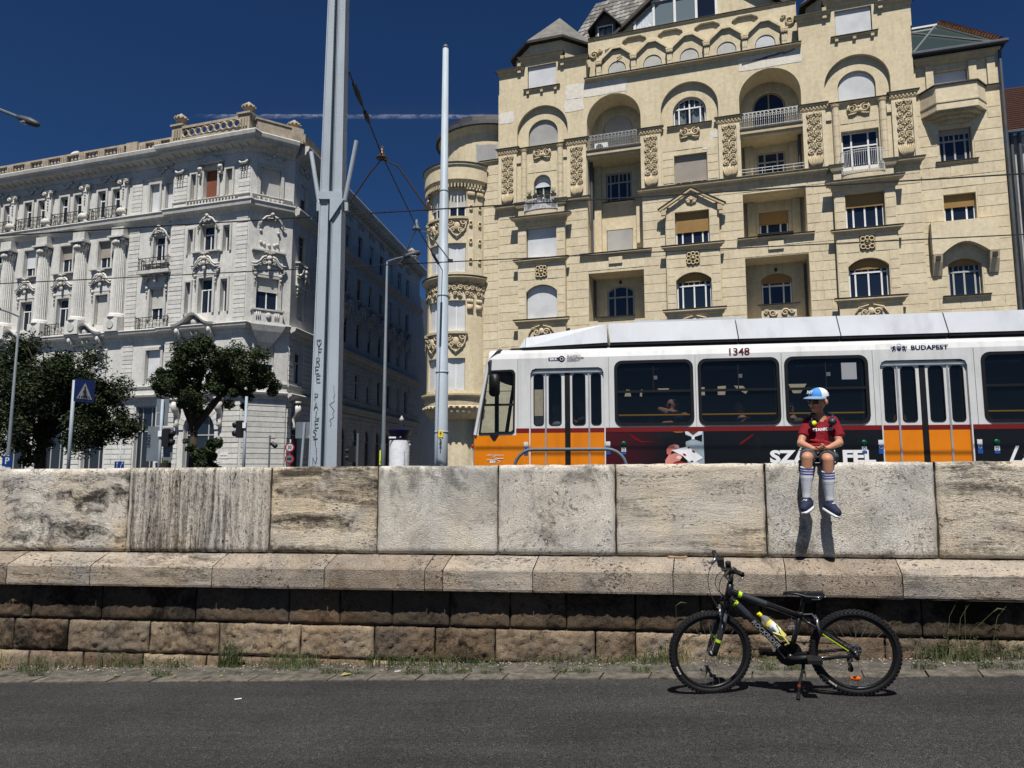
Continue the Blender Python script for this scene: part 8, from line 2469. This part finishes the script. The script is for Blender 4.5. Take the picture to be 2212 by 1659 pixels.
 for s in (-1, 1):
  top = cr + Vector((0, s * .055, 0)); bot = FAx + Vector((-.012, s * .055, .0))
  f.tube([st(top), st(top.lerp(bot, .30))], .013, 10)
  f.tube([st(top.lerp(bot, .28)), st(top.lerp(bot, .9)), st(bot)], [.021, .019, .016], 10)
  f.tube([st(top + Vector((-.008, 0, .045))), st(top)], .016, 10)
 fk = f.build('fork', FR, B)
 for s in (1, -1):
  top = cr + Vector((0, s * .055, 0)); bot = FAx + Vector((-.012, s * .055, .0))
  q = MB(); q.smooth = True; q.tube([st(top.lerp(bot, .66)), st(top.lerp(bot, .72))], .0205, 10, caps=False); q.build('lime_band', LIME, fk)
  q = MB(); q.smooth = True; q.tube([st(top.lerp(bot, .36)), st(top.lerp(bot, .66))], .0206, 10, caps=False); q.build('grey_band', GR_, fk)
  q = MB(); q.smooth = True; q.tube([st(top.lerp(bot, .12)), st(top.lerp(bot, .29))], .0138, 10, caps=False); q.build('fork_tube', STL, fk)
 SC = HT + Vector((-.010, 0, .075)); BC = SC + Vector((.055, 0, .035))
 q = MB(); q.smooth = True; q.tube([HT, SC], .017, 10); q.tube([SC, st(BC)], .018, 10); sm_ = q.build('stem', PLA, B)
 bar = [(-.27, -.30), (-.10, -.1), (-.055, -.02), (0, 0)]
 pts = []
 for (y, bx, bz) in ((-.29, -.035, .035), (-.14, -.006, .032), (-.07, .0, .008), (0, 0, 0), (.07, 0, .008), (.14, -.006, .032), (.29, -.035, .035)):
  pts.append(st(BC + Vector((bx, y, bz))))
 q = MB(); q.smooth = True; q.tube(pts, .0115, 10); hb = q.build('handlebar', FR, B)
 for s in (-1, 1):
  a_, b_ = (pts[-1], pts[-2]) if s > 0 else (pts[0], pts[1])
  q = MB(); q.smooth = True; q.tube([a_, a_.lerp(b_, .08), a_.lerp(b_, .6)], [.018, .0165, .0165], 12); q.build('grip', PLA, hb)
  q = MB(); q.smooth = True; q.tube([a_.lerp(b_, .62), a_.lerp(b_, .72), a_.lerp(b_, .86)], [.021, .024, .018], 12); q.build('shifter', PLA, hb)
  q = MB(); q.smooth = True; q.tube([a_.lerp(b_, .68), a_.lerp(b_, .70)], .0225, 14); q.build('shifter_ring', STL, hb)
  c = a_.lerp(b_, .95)
  fdv = st(BC + Vector((1, 0, 0))) - st(BC)
  q = MB(); q.smooth = True; q.tube([c, c + fdv * .035 + Vector((0, 0, -.03)), c + fdv * .05 + Vector((0, 0, -.035)) + (a_ - b_).normalized() * .02, c + fdv * .06 + Vector((0, 0, -.05)) + (a_ - b_).normalized() * .10], [.014, .013, .008, .006], 8); q.build('brake_lever', STL if s < 0 else PLA, hb)
 q = MB(); c = st(BC + Vector((.0, -.03, .03))); q.box(c.x - .022, c.x + .022, c.y - .03, c.y + .03, c.z - .02, c.z + .03); q.build('phone_mount', PLA, hb)
 q = MB(); q.smooth = True; c = st(BC + Vector((-.005, .11, .055))); q.lathe([(.019, -.018), (.019, .016), (.016, .02)], 14, tuple(c)); q.build('bell', PLA, hb)
 for (p, a, b_, e) in ((pts[1], (.10, -.02, -.10), (.09, -.01, -.26), cr + Vector((.03, -.03, -.05))), (pts[-2], (.10, .03, -.06), (.12, .04, -.20), Vector((.74, .03, .66))), (pts[-3], (.12, .02, -.03), (.10, .03, -.16), Vector((.73, .03, .635)))):
  P_ = [p, p + Vector(a), p + Vector(b_), Vector(e)]
  pth = []
  for i in range(17):
   t = i / 16; pth.append(P_[0] * (1 - t) ** 3 + P_[1] * 3 * t * (1 - t) ** 2 + P_[2] * 3 * t * t * (1 - t) + P_[3] * t ** 3)
  q = MB(); q.tube(pth, .0026, 5); q.build('brake_cable', PLA, hb)
 for (c, par) in ((st(cr + Vector((.03, 0, -.06))), B), (Vector((.215, 0, .47)), B)):
  for s in (-1, 1):
   q = MB(); q.smooth = True; q.tube([c + Vector((.0, s * .05, -.04)), c + Vector((.012, s * .05, .02)), c + Vector((.01, s * .035, .055))], .008, 6); q.build('brake_arm', STL, par)
  q = MB(); q.tube([c + Vector((.01, -.035, .055)), c + Vector((.01, .035, .06)), c + Vector((.03, .06, .07))], .0035, 5); q.build('brake_noodle', STL, par)
 q = MB(); q.lathe([(.085, -.004), (.088, 0), (.085, .004)], 36); cg = q.build('chainring', RIM, B); cg.rotation_euler = (R(90), 0, 0); cg.location = tuple(BBt + Vector((0, -.05, 0)))
 q = MB(); q.lathe([(.035, -.012), (.05, 0), (.03, .014)], 24); cs = q.build('sprocket', MATS['hub_dark'], B); cs.rotation_euler = (R(90), 0, 0); cs.location = (0, -.035, RW)
 for dz in (.08, -.08):
  q = MB(); q.tube([BBt + Vector((0, -.05, dz)), Vector((0, -.04, RW + dz * .5))], .004, 4); q.build('chain_run', RIM, B)
 for (s, d) in ((1, Vector((-.138, 0, .03))), (-1, Vector((.145, 0, -.02)))):
  q = MB(); q.smooth = True; e = BBt + d + Vector((0, s * .075, 0)); q.tube([BBt + Vector((0, s * .05, 0)), e], [.02, .013], 8); ck = q.build('crank_arm', PLA, B)
  q = MB(); c = e + Vector((0, s * .055, 0)); q.box(c.x - .045, c.x + .045, c.y - .04, c.y + .04, c.z - .013, c.z + .013); q.build('pedal', PLA, ck)
 q = MB(); q.smooth = True; q.tube([(.0, -.05, RW - .02), (.035, -.05, RW - .07), (.02, -.05, RW - .13)], [.014, .012, .014], 8); dr = q.build('derailleur', PLA, B)
 for z in (RW - .07, RW - .135):
  q = MB(); q.lathe([(.018, -.004), (.018, .004)], 14); o = q.build('jockey_wheel', RIM, dr); o.rotation_euler = (R(90), 0, 0); o.location = (.025, -.05, z)
 q = MB(); q.smooth = True; q.tube([(.33, .03, .225), (.335, .04, .19), (.375, .10, .10), (.39, .135, .028)], [.013, .011, .009, .009], 8); ks = q.build('kickstand', PLA, B)
 q = MB(); q.tube([(.382, .117, .063), (.39, .137, .026)], .0125, 8); q.build('kickstand_foot', PLA, ks)
 q = MB(); q.tube([(.3735, .0975, .105), (.377, .105, .09)], .0105, 8); q.build('kickstand_ring', M('ring_red', srgb(120, 40, 34), .5), ks)
 q = MB(); q.box(.30, .36, -.03, .035, .215, .245); q.build('kickstand_plate', PLA, ks)
 nrm = Vector((dv.z, 0, -dv.x)) * -1
 if nrm.z < 0: nrm = -nrm
 cage = MB()
 c0 = DTa.lerp(BBt, .60) + nrm * .064; c1 = DTa.lerp(BBt, .86) + nrm * .064
 cage.tube([c1 - nrm * .034, c1 + Vector((0, .034, 0)), c1.lerp(c0, .5) + Vector((0, .036, 0)) + nrm * .01, c0 + Vector((0, .02, 0)) + nrm * .035], .004, 5)
 cage.tube([c1.lerp(c0, .45) + Vector((0, .036, 0)) + nrm * .008, c0.lerp(c1, .15) + Vector((0, .033, 0)) - nrm * .02], .004, 5)
 cage.build('bottle_cage', M('cage_yellow', srgb(226, 226, 120), .5, .05), B)
 bt = empty('drink_bottle', (0, 0, 0), 0, 'clear plastic bottle of yellow drink with white label and yellow cap in the bicycle cage', 'bottle')
 axis = -dv
 base = DTa.lerp(BBt, .80) + nrm * .062
 bpy.context.view_layer.update()
 MW = B.matrix_world.copy()
 Zb = axis; Xb = Vector((0, 1, 0)); Yb = Zb.cross(Xb)
 bt.matrix_world = MW @ Matrix.Translation(base) @ Matrix((Xb, Yb, Zb)).transposed().to_4x4()
 m, nd, ln, b = nodes_of('bottle_plastic')
 b.inputs['Base Color'].default_value = (.9, .9, .8, 1); b.inputs['Roughness'].default_value = .05
 tr = nd.new('ShaderNodeBsdfTransparent'); tr.inputs[0].default_value = (.93, .92, .80, 1); mx = nd.new('ShaderNodeMixShader'); mx.inputs[0].default_value = .82
 ln.new(b.outputs[0], mx.inputs[1]); ln.new(tr.outputs[0], mx.inputs[2]); ln.new(mx.outputs[0], nd['Material Output'].inputs['Surface'])
 q = MB(); q.smooth = True; q.lathe([(.0, .002), (.024, 0), (.031, .012), (.029, .03), (.032, .05), (.032, .15), (.03, .175), (.013, .205), (.0125, .214)], 24); q.build('bottle_shell', m, bt)
 q = MB(); q.smooth = True; q.lathe([(.0, .004), (.022, .003), (.029, .013), (.027, .03), (.030, .05), (.030, .148)], 20); q.build('drink', M('drink_yellow', srgb(226, 214, 20), .25, .05), bt)
 q = MB(); q.smooth = True; q.lathe([(.0326, .062), (.0326, .135)], 24, caps=False); lb = q.build('label', M('label_white', (.74, .75, .75), .5, .05), bt)
 q = MB(); q.lathe([(.0145, .212), (.0145, .232), (.012, .234), (0, .234)], 16); q.build('bottle_cap', M('cap_yellow', srgb(238, 224, 20), .4, .05), bt)
 for (dx, dz, w, h) in ((-.004, .09, .016, .006), (-.004, .08, .014, .006)):
  q = MB(); q.box(.0322, .0335, dx - w / 2, dx + w / 2, dz, dz + h); q.build('label_print', INK, lb)
 q = MB(); q.tube([(.0335, .006 * math.cos(i * .5236), .108 + .006 * math.sin(i * .5236)) for i in range(12)], .0011, 4, closed=True); q.build('label_mark', INK, lb)
 kr = empty('bicycle_pendant', (0, 0, 0), 0, 'small metal pendant hanging under the bicycle top tube', 'pendant')
 kr.matrix_world = MW @ Matrix.Translation(TTa.lerp(TTb, .88) + Vector((0, .01, -.02)))
 q = MB(); q.tube([(0, 0, 0), (0, 0, -.05)], .002, 4); q.build('pendant_chain', STL, kr)
 q = MB()
 for cx in (-.014, .014): q.tube([(cx + .011 * math.cos(i * .6283), 0, -.075 + .011 * math.sin(i * .6283)) for i in range(10)], .002, 4, closed=True)
 q.tube([(-.014, 0, -.075), (0, 0, -.06), (.014, 0, -.075)], .002, 4); q.tube([(.009 * math.cos(i * .6283), 0, -.052 + .009 * math.sin(i * .6283)) for i in range(10)], .002, 4, closed=True)
 q.build('pendant_figure', M('pendant_pink', (.6, .5, .52), .4, metal=.5), kr)
build_bike()
# ================================================================== people
def blob(name, parts, mat, parent, voxel=.007, smooth=5, shift=(0, 0, 0)):
 """one continuous surface grown round tapered limbs and rounded masses"""
 mb = MB()
 for p in parts:
  if p[0] == 'c':
   _, a, ra, b, rb = p
   mb.tube([a, b], [ra, rb], 14); mb.ball(a, ra, 14, 8); mb.ball(b, rb, 14, 8)
  elif p[0] == 'k':        # cut off square at its far end, like a sleeve
   _, a, ra, b, rb = p
   mb.tube([a, b], [ra, rb], 18); mb.ball(a, ra, 14, 8)
  else:
   _, c, r, rot = p
   s = MB(); s.ball((0, 0, 0), 1.0, 16, 10)
   M3 = rot if rot is not None else Matrix.Identity(3)
   mb._add([tuple(M3 @ Vector((v[0] * r[0], v[1] * r[1], v[2] * r[2])) + Vector(c)) for v in s.v], s.f)
 me = mb.mesh(name)
 sh = Vector(shift)
 for v in me.vertices: v.co = v.co - sh
 o = bpy.data.objects.new(name, me); col.objects.link(o)
 rm = o.modifiers.new('r', 'REMESH'); rm.mode = 'VOXEL'; rm.voxel_size = voxel
 sm = o.modifiers.new('s', 'SMOOTH'); sm.iterations = smooth; sm.factor = .5
 bpy.context.view_layer.update()
 dg = bpy.context.evaluated_depsgraph_get()
 nm = bpy.data.meshes.new_from_object(o.evaluated_get(dg))
 bpy.data.objects.remove(o, do_unlink=True)
 nm.polygons.foreach_set('use_smooth', [True] * len(nm.polygons))
 return link_mesh(name, nm, parent, mat)
SKIN = M('skin_tan', srgb(186, 134, 106), .5, .06, 12, .0008, 200, spec=.35)
SKIN_L = M('skin_light', srgb(204, 148, 124), .5, .06, 12)
HAIR = M('hair_black', (.010, .008, .007), .55, .2, 40)
def build_boy():
 S = (2.55, .15, 1.690)
 P = empty('person', wall_to_world(*S), W_ROT, 'child in dark red shirt, blue cap and striped white socks sitting on the parapet', 'person')
 pel, ch, nk = (2.565, .17, 1.772), (2.605, .175, 1.95), (2.612, .165, 2.068)
 SL_, SR_ = (2.512, .17, 2.024), (2.706, .17, 2.034)
 EL, ER = (2.424, .10, 1.848), (2.734, .10, 1.850)
 WL, WR = (2.487, -.015, 1.800), (2.612, -.015, 1.806)
 HL, HR = (2.505, .15, 1.752), (2.630, .15, 1.752)
 KL, KR = (2.410, -.135, 1.722), (2.566, -.135, 1.708)
 AL, AR = (2.402, -.092, 1.395), (2.578, -.085, 1.372)
 fd_ = Vector((-.80, -.58, -.14)).normalized(); up = Vector((.04, -.08, 1)).normalized(); rt = fd_.cross(up).normalized(); up = rt.cross(fd_)
 Hc = Vector((2.590, .13, 2.198))
 HM = Matrix((rt, fd_, up)).transposed()
 def hp(x, y, z): return tuple(Hc + HM @ Vector((x, y, z)))
 parts = [('c', pel, .075, ch, .075), ('c', ch, .075, nk, .05), ('c', nk, .034, tuple(Hc + Vector((0, .01, -.06))), .033),
    ('c', SL_, .040, EL, .030), ('c', SR_, .040, ER, .030), ('c', EL, .031, WL, .021), ('c', ER, .031, WR, .021), ('c', ch, .06, SL_, .045), ('c', ch, .06, SR_, .045),
    ('c', HL, .062, KL, .044), ('c', HR, .062, KR, .044), ('c', KL, .043, (KL[0] - .002, KL[1] + .012, KL[2] - .09), .042), ('c', KR, .043, (KR[0] + .002, KR[1] + .012, KR[2] - .09), .042),
    ('c', (KL[0] - .002, KL[1] + .012, KL[2] - .09), .042, AL, .027), ('c', (KR[0] + .002, KR[1] + .012, KR[2] - .09), .042, AR, .027),
    ('e', hp(0, -.005, .02), (.066, .080, .082), HM), ('e', hp(0, .022, -.035), (.052, .055, .062), HM), ('e', hp(0, .045, -.068), (.026, .026, .024), HM),
    ('e', hp(.068, -.012, -.005), (.012, .018, .026), HM), ('e', hp(-.068, -.012, -.005), (.012, .018, .026), HM),
    ('c', hp(0, .076, .012), .008, hp(0, .090, -.018), .012), ('e', hp(0, .077, -.046), (.021, .010, .008), HM), ('e', hp(0, .075, -.056), (.017, .010, .008), HM),
    ('e', hp(.03, .06, -.018), (.02, .014, .016), HM), ('e', hp(-.03, .06, -.018), (.02, .014, .016), HM)]
 for W, s in ((WL, 1), (WR, -1)):
  palm = Vector(W) + Vector((s * .040, -.020, -.008))
  parts.append(('c', W, .019, tuple(palm), .021))
  parts.append(('e', tuple(palm), (.032, .026, .013), None))
  for k in range(4):
   b0 = palm + Vector((s * .022, -.018 + k * .0125, .002 - k * .002))
   L_ = (.030, .036, .034, .026)[k]
   m1 = b0 + Vector((s * L_ * .75, -.004, .001)); t1 = m1 + Vector((s * L_ * .5, -.002, .012))
   parts += [('c', tuple(b0), .0080, tuple(m1), .0074), ('c', tuple(m1), .0074, tuple(t1), .0062)]
  th = palm + Vector((-s * .002, -.022, .010)); t2 = th + Vector((s * .018, -.012, .016)); t3 = t2 + Vector((s * .014, -.004, .012))
  parts += [('c', tuple(th), .0105, tuple(t2), .009), ('c', tuple(t2), .009, tuple(t3), .0075)]
 blob('body', parts, SKIN, P, .0045, 4, S)
 blob('hair', [('e', hp(0, -.022, .022), (.072, .072, .072), HM), ('e', hp(.035, .045, .035), (.03, .03, .018), HM), ('e', hp(-.03, .048, .035), (.03, .03, .018), HM), ('e', hp(0, .056, .034), (.03, .028, .018), HM), ('e', hp(.06, .02, .005), (.012, .025, .03), HM)], HAIR, P, .006, 3, S)
 RED = M('shirt_red', srgb(126, 18, 32), .85, .14, 25, .012, 22)
 tee = blob('shirt', [('c', (2.572, .168, 1.805), .088, ch, .088), ('e', (2.56, .155, 1.80), (.105, .085, .05), None), ('c', ch, .088, (2.612, .175, 2.02), .066), ('c', (2.60, .17, 1.99), .06, SL_, .050), ('c', (2.62, .17, 1.99), .06, SR_, .050), ('k', SL_, .050, (2.458, .128, 1.905), .050), ('k', SR_, .050, (2.742, .128, 1.900), .051),
       ('c', (2.60, .165, 2.0), .06, (2.612, .165, 2.055), .046), ('c', (2.50, .10, 1.83), .018, (2.62, .085, 1.825), .018), ('c', (2.51, .095, 1.87), .014, (2.66, .09, 1.845), .014)], RED, P, .005, 2, S)
 from mathutils.bvhtree import BVHTree
 bv = BVHTree.FromPolygons([v.co[:] for v in tee.data.vertices], [p.vertices[:] for p in tee.data.polygons])
 me = text_mesh('STANFORD', .034, bold=.0012, extrude=.0)
 for v in me.vertices:
  x, z = v.co.x * .92 + 2.612 - S[0], v.co.y + 1.962 - S[2] + v.co.x * .05
  h = bv.ray_cast(Vector((x, -.6, z)), Vector((0, 1, 0)))
  v.co = Vector((x, (h[0].y if h[0] else -.1) - .003, z))
 link_mesh('lettering', me, tee, M('print_white', (.75, .75, .74), .7))
 SH = M('shorts_camouflage', srgb(32, 35, 38), .9, .5, 26, .004, 50, c2=srgb(72, 76, 80))
 def mix(a, b, t): return tuple(a[i] + (b[i] - a[i]) * t for i in range(3))
 blob('shorts', [('c', (2.53, .18, 1.775), .088, (2.60, .18, 1.775), .088), ('k', HL, .078, mix(HL, KL, .80), .062), ('k', HR, .078, mix(HR, KR, .80), .062), ('e', (2.66, .09, 1.735), (.05, .12, .048), None), ('e', (2.455, .09, 1.735), (.04, .12, .046), None)], SH, P, .006, 2, S)
 SOCK = M('sock_white', (.70, .71, .74), .95, .05, 60, .001, 220); STR = M('sock_stripe', srgb(66, 68, 150), .9, .05)
 NAVY = M('shoe_navy', srgb(36, 42, 66), .8, .15, 60, .001, 200); SOLE = M('shoe_sole', (.62, .64, .66), .6, .08); LACE = M('shoe_lace', (.72, .72, .74), .8)
 for K, A, zt, toe, heel in ((KL, AL, 1.655, (2.350, -.190, 1.318), (2.430, -.075, 1.352)), (KR, AR, 1.622, (2.606, -.205, 1.288), (2.560, -.075, 1.335))):
  t0 = (K[2] - zt) / (K[2] - A[2]); top = mix((K[0], K[1] + .012, K[2]), A, t0)
  cf = mix(top, A, .35)
  sk = blob('sock', [('k', cf, .0495, top, .0495), ('c', cf, .0485, mix(top, A, .8), .034), ('c', mix(top, A, .8), .034, A, .032)], SOCK, P, .005, 3, S)
  d = (Vector(A) - Vector(top)).normalized()
  for k in range(3):
   c = Vector(top) + d * (.012 + k * .021) - Vector(S)
   q = MB(); q.smooth = True; q.tube([tuple(c), tuple(c + d * .009)], .0506, 24, caps=False); q.build('sock_stripe', STR, sk)
  T_, H_, A_ = Vector(toe), Vector(heel), Vector(A)
  mid = H_.lerp(T_, .5)
  fwd = (T_ - H_).normalized(); n_ = (A_ - H_).normalized(); sd_ = fwd.cross(n_).normalized(); n_ = sd_.cross(fwd)
  rot = Matrix((sd_, fwd, n_)).transposed()
  shoe = blob('shoe', [('c', tuple(A_ + n_ * -.005), .036, tuple(H_ + n_ * .012), .034), ('c', tuple(H_ + n_ * .012), .034, tuple(mid + n_ * .012), .037), ('c', tuple(mid + n_ * .01), .037, tuple(T_ - fwd * .012 + n_ * .004), .031), ('c', tuple(A_), .034, tuple(mid + n_ * .015), .032)], NAVY, P, .005, 3, S)
  V = []
  for k in range(24):
   a = 2 * math.pi * k / 24; u = (math.cos(a) * .5 + .5)
   p = H_.lerp(T_, .5) + fwd * (math.cos(a) * ((T_ - H_).length * .5 + .032)) + sd_ * math.sin(a) * (.036 + .005 * math.cos(a)) - n_ * .022 - Vector(S)
   V.append(p)
  q = MB(); q.smooth = True
  lo = [tuple(p - n_ * .016 + n_ * (.012 if k in (0, 1, 23) else 0)) for k, p in enumerate(V)]; hi = [tuple(p + n_ * .004) for p in V]
  q._add(lo + hi, [tuple(range(23, -1, -1)), tuple(range(24, 48))] + [(i, (i + 1) % 24, 24 + (i + 1) % 24, 24 + i) for i in range(24)])
  q.build('sole', SOLE, shoe)
  for k in range(4):
   c = mid.lerp(A_, .25 + .12 * k) + n_ * (.034 - .004 * k) + fwd * (.012 - .008 * k) - Vector(S)
   q = MB(); q.tube([tuple(c - sd_ * .022 + fwd * .008), tuple(c + n_ * .012), tuple(c + sd_ * .022 - fwd * .006)], .0042, 5); q.build('lace', LACE, shoe)
  q = MB(); q.smooth = True; c = A_ - Vector(S); q.tube([tuple(c + fwd * .012 + n_ * .006 - sd_ * .034), tuple(c + fwd * .040 + n_ * .0), tuple(c + fwd * .012 + n_ * .006 + sd_ * .034)], .008, 6); q.build('ankle_strap', NAVY, shoe)
 CB = M('cap_blue', srgb(74, 138, 206), .8, .06, 20); CW = M('cap_mesh_white', (.68, .70, .72), .85, .12, 60)
 def capshell(y0, y1, mat, name, par):
  q = MB(); q.smooth = True
  n, m_ = 24, 8
  V, F_ = [], []
  for j in range(m_ + 1):
   t = math.pi / 2 * j / m_
   for i in range(n + 1):
    a = y0 + (y1 - y0) * i / n
    r = math.cos(t)
    V.append(Vector(hp(.076 * r * math.cos(a), -.008 + .088 * r * math.sin(a), .044 + .074 * math.sin(t) ** .9)) - Vector(S))
  for j in range(m_):
   for i in range(n): F_.append((j * (n + 1) + i, j * (n + 1) + i + 1, (j + 1) * (n + 1) + i + 1, (j + 1) * (n + 1) + i))
  q._add([tuple(v) for v in V], F_)
  return q.build(name, mat, par)
 cp = capshell(R(28), R(152), CB, 'cap', P)
 capshell(R(152), R(388), CW, 'mesh_back', cp)
 q = MB(); q.smooth = True
 V, F_ = [], []
 n = 20
 for k in range(n + 1):
  a = R(8 + 164 * k / n)
  for rr, dz in ((.95, .0), (1.4, -.006), (1.74, -.020)):
   ext = rr if math.sin(a) > .25 else .95 + (rr - .95) * math.sin(a) / .25
   x, y = .079 * math.cos(a) * min(ext, 1.12), -.008 + .092 * math.sin(a) * ext
   V.append(tuple(Vector(hp(x, y, .052 + dz * .6 - .10 * x * x / .079)) - Vector(S)))
 for k in range(n):
  for j in range(2): F_.append((k * 3 + j, (k + 1) * 3 + j, (k + 1) * 3 + j + 1, k * 3 + j + 1))
 m0 = len(V); V += [(v[0], v[1], v[2] - .004) for v in V]; F_ += [tuple(i + m0 for i in reversed(f)) for f in F_]
 q._add(V, F_); q.build('brim', M('brim_blue', srgb(122, 148, 172), .85, .06, 20), cp)
 me = text_mesh('NY', .045, bold=.001, extrude=.001)
 o = link_mesh('logo', me, cp, M('logo_white', (.8, .8, .8), .7)); c = Vector(hp(.012, .083, .086)) - Vector(S)
 X = -rt; Yv = (up - fd_ * .45).normalized(); N_ = X.cross(Yv)
 o.matrix_basis = Matrix((X, Yv, N_)).transposed().to_4x4(); o.location = c; o.scale = (.9, .9, 1)
 LENS = M('lens_black', (.004, .004, .005), .08, 0, spec=.6)
 for s in (-1, 1):
  q = MB(); q.smooth = True
  sp = MB(); sp.ball((0, 0, 0), 1, 12, 8)
  q._add([tuple(Vector(hp(s * .030 + v[0] * .025, .076 + v[1] * .006 - abs(s * .03 + v[0] * .025) * .22, .003 + v[2] * .021)) - Vector(S)) for v in sp.v], sp.f)
  l = q.build('lens', LENS, P)
  q = MB(); q.tube([tuple(Vector(hp(s * .054, .064, .012)) - Vector(S)), tuple(Vector(hp(s * .071, .02, .010)) - Vector(S)), tuple(Vector(hp(s * .070, -.02, .008)) - Vector(S))], .0022, 5); q.build('temple', M('temple_gold', (.35, .22, .10), .3, metal=.6), l)
 q = MB(); q.tube([tuple(Vector(hp(-.012, .083, .012)) - Vector(S)), tuple(Vector(hp(.012, .083, .012)) - Vector(S))], .002, 5); q.build('nose_bridge', LENS, P)
 q = MB(); q.smooth = True
 q.tube([tuple(Vector(hp(-.016, .0845, -.051)) - Vector(S)), tuple(Vector(hp(0, .088, -.051)) - Vector(S)), tuple(Vector(hp(.016, .0845, -.051)) - Vector(S))], .0022, 5); q.build('mouth_line', M('mouth_dark', srgb(110, 40, 40), .6), P)
 hpn = empty('headphones', wall_to_world(*S), W_ROT, 'dark headphones with a yellow disc hanging round the sitting child\'s neck', 'headphones')
 HPM = M('headphone_navy', (.010, .014, .03), .4, .1)
 q = MB(); q.smooth = True
 pth = [(2.525, .075, 2.03), (2.515, .13, 2.075), (2.54, .20, 2.10), (2.615, .235, 2.105), (2.68, .20, 2.105), (2.70, .13, 2.085), (2.675, .075, 2.05)]
 q.tube([tuple(Vector(p) - Vector(S)) for p in pth], .011, 8); q.build('headband', HPM, hpn)
 for c, n_, ym in (((2.520, .060, 2.008), Vector((.35, -.9, .1)), True), ((2.675, .062, 2.025), Vector((-.5, -.8, .15)), False)):
  n_ = n_.normalized(); c = Vector(c) - Vector(S)
  q = MB(); q.smooth = True; q.tube([tuple(c - n_ * .018), tuple(c - n_ * .014), tuple(c + n_ * .014), tuple(c + n_ * .018)], [.024, .032, .032, .026], 18); e = q.build('ear_cup', HPM, hpn)
  q = MB(); q.smooth = True; q.tube([tuple(c + n_ * .017), tuple(c + n_ * .021)], .022, 18); q.build('cup_disc', M('disc_yellow', srgb(226, 220, 30), .5, .04) if ym else M('disc_grey', (.06, .065, .07), .3), e)
build_boy()
def build_passengers():
 c_, s_ = math.cos(-T_PHI), math.sin(-T_PHI)
 def loc(x, y, z): return (x * c_ - y * s_, 11.9 + x * s_ + y * c_, z)
 def pas(x, y, zh, face, shirt, hair, label, arms=(), skin=SKIN_L, glasses=False, bulk=1.0):
  o = empty('person', loc(x, y, 0), -T_PHI, label, 'person', 'tram passengers')
  f = Vector((math.cos(R(face)), math.sin(R(face)), 0)); r = Vector((-f.y, f.x, 0))
  H_ = Vector((0, 0, zh))
  HM = Matrix((r, f, Vector((0, 0, 1)))).transposed()
  def h(a, b, c): return tuple(H_ + HM @ Vector((a, b, c)))
  pt = [('e', h(0, 0, .02), (.072, .09, .095), HM), ('e', h(0, .025, -.05), (.055, .06, .06), HM), ('c', h(0, .095, 0), .010, h(0, .105, -.025), .013), ('c', h(0, -.01, -.06), .045, h(0, -.02, -.17), .048), ('c', h(0, -.02, -.2), .09, h(0, -.02, -.62), .12)]
  for sgn, el, wr in arms:
   sh = h(sgn * .17 * bulk, -.02, -.23)
   pt += [('c', sh, .048, el, .040), ('c', el, .040, wr, .028), ('e', wr, (.045, .03, .02), None)]
  blob('body', pt, skin, o, .012, 3)
  tp = [('c', h(-.13 * bulk, -.02, -.24), .075, h(.13 * bulk, -.02, -.24), .075), ('c', h(0, -.02, -.26), .125 * bulk, h(0, -.02, -.75), .15 * bulk), ('c', h(-.1, -.02, -.3), .08, h(-.1, -.02, -.75), .09), ('c', h(.1, -.02, -.3), .08, h(.1, -.02, -.75), .09)]
  for sgn, el, wr in arms:
   sh = Vector(h(sgn * .17 * bulk, -.02, -.23)); e = sh.lerp(Vector(el), .5); tp.append(('c', tuple(sh), .062, tuple(e), .058))
  blob('shirt', tp, shirt, o, .014, 3)
  blob('hair', [('e', h(0, -.03, .045), (.082, .088, .085), HM)] + ([('c', h(-.05, -.06, 0), .045, h(-.05, -.06, -.2), .03), ('c', h(.05, -.06, 0), .045, h(.05, -.06, -.2), .03)] if hair == 'long' else []), HAIR, o, .012, 2)
  if glasses:
   for sgn in (-1, 1):
    q = MB(); q.smooth = True; q.ball(h(sgn * .034, .082, .005), .03, 10, 6, (1, 1, .8)); q.build('lens', MATS['lens_black'], o)
  return o
 DKS = M('cloth_dark', (.02, .022, .03), .9, .2); WHS = M('cloth_white', (.42, .44, .47), .9, .1); OR_ = M('cloth_ochre', srgb(158, 92, 30), .9, .12); STP = M('cloth_grey', (.10, .10, .10), .9, .4, 30)
 pas(2.62, .32, 2.66, 215, DKS, 'long', 'dark-haired passenger in sunglasses resting a bare arm on the yellow tram bar', [(1, (2.42 - 2.62, .02 - .0, 2.60), (.20, -.16, 2.50)), (-1, (.12, -.05, 2.38), (-.15, -.12, 2.36))], glasses=True)
 pas(3.72, .45, 2.62, 200, DKS, 'short', 'passenger in black shirt seated behind the middle tram window', [(1, (-.05, -.22, 2.32), (.08, -.3, 2.42))])
 pas(4.50, .42, 2.60, 230, M('cloth_tan', (.22, .18, .12), .9, .3, 20), 'short', 'fair passenger in sunglasses low behind the tram window beside the child', [], glasses=True)
 pas(6.13, .55, 2.92, 140, OR_, 'short', 'standing passenger in ochre shirt seen from behind through the tram door', [], bulk=1.15)
 pas(.70, .5, 2.62, 250, WHS, 'short', 'passenger in pale shirt behind the front tram door', [(1, (.1, -.2, 2.35), (.1, -.3, 2.2))])
 pas(1.13, .6, 2.70, 180, STP, 'short', 'passenger in grey striped top behind the front tram door', [(1, (-.1, -.15, 2.40), (-.2, -.2, 2.5))])
build_passengers()
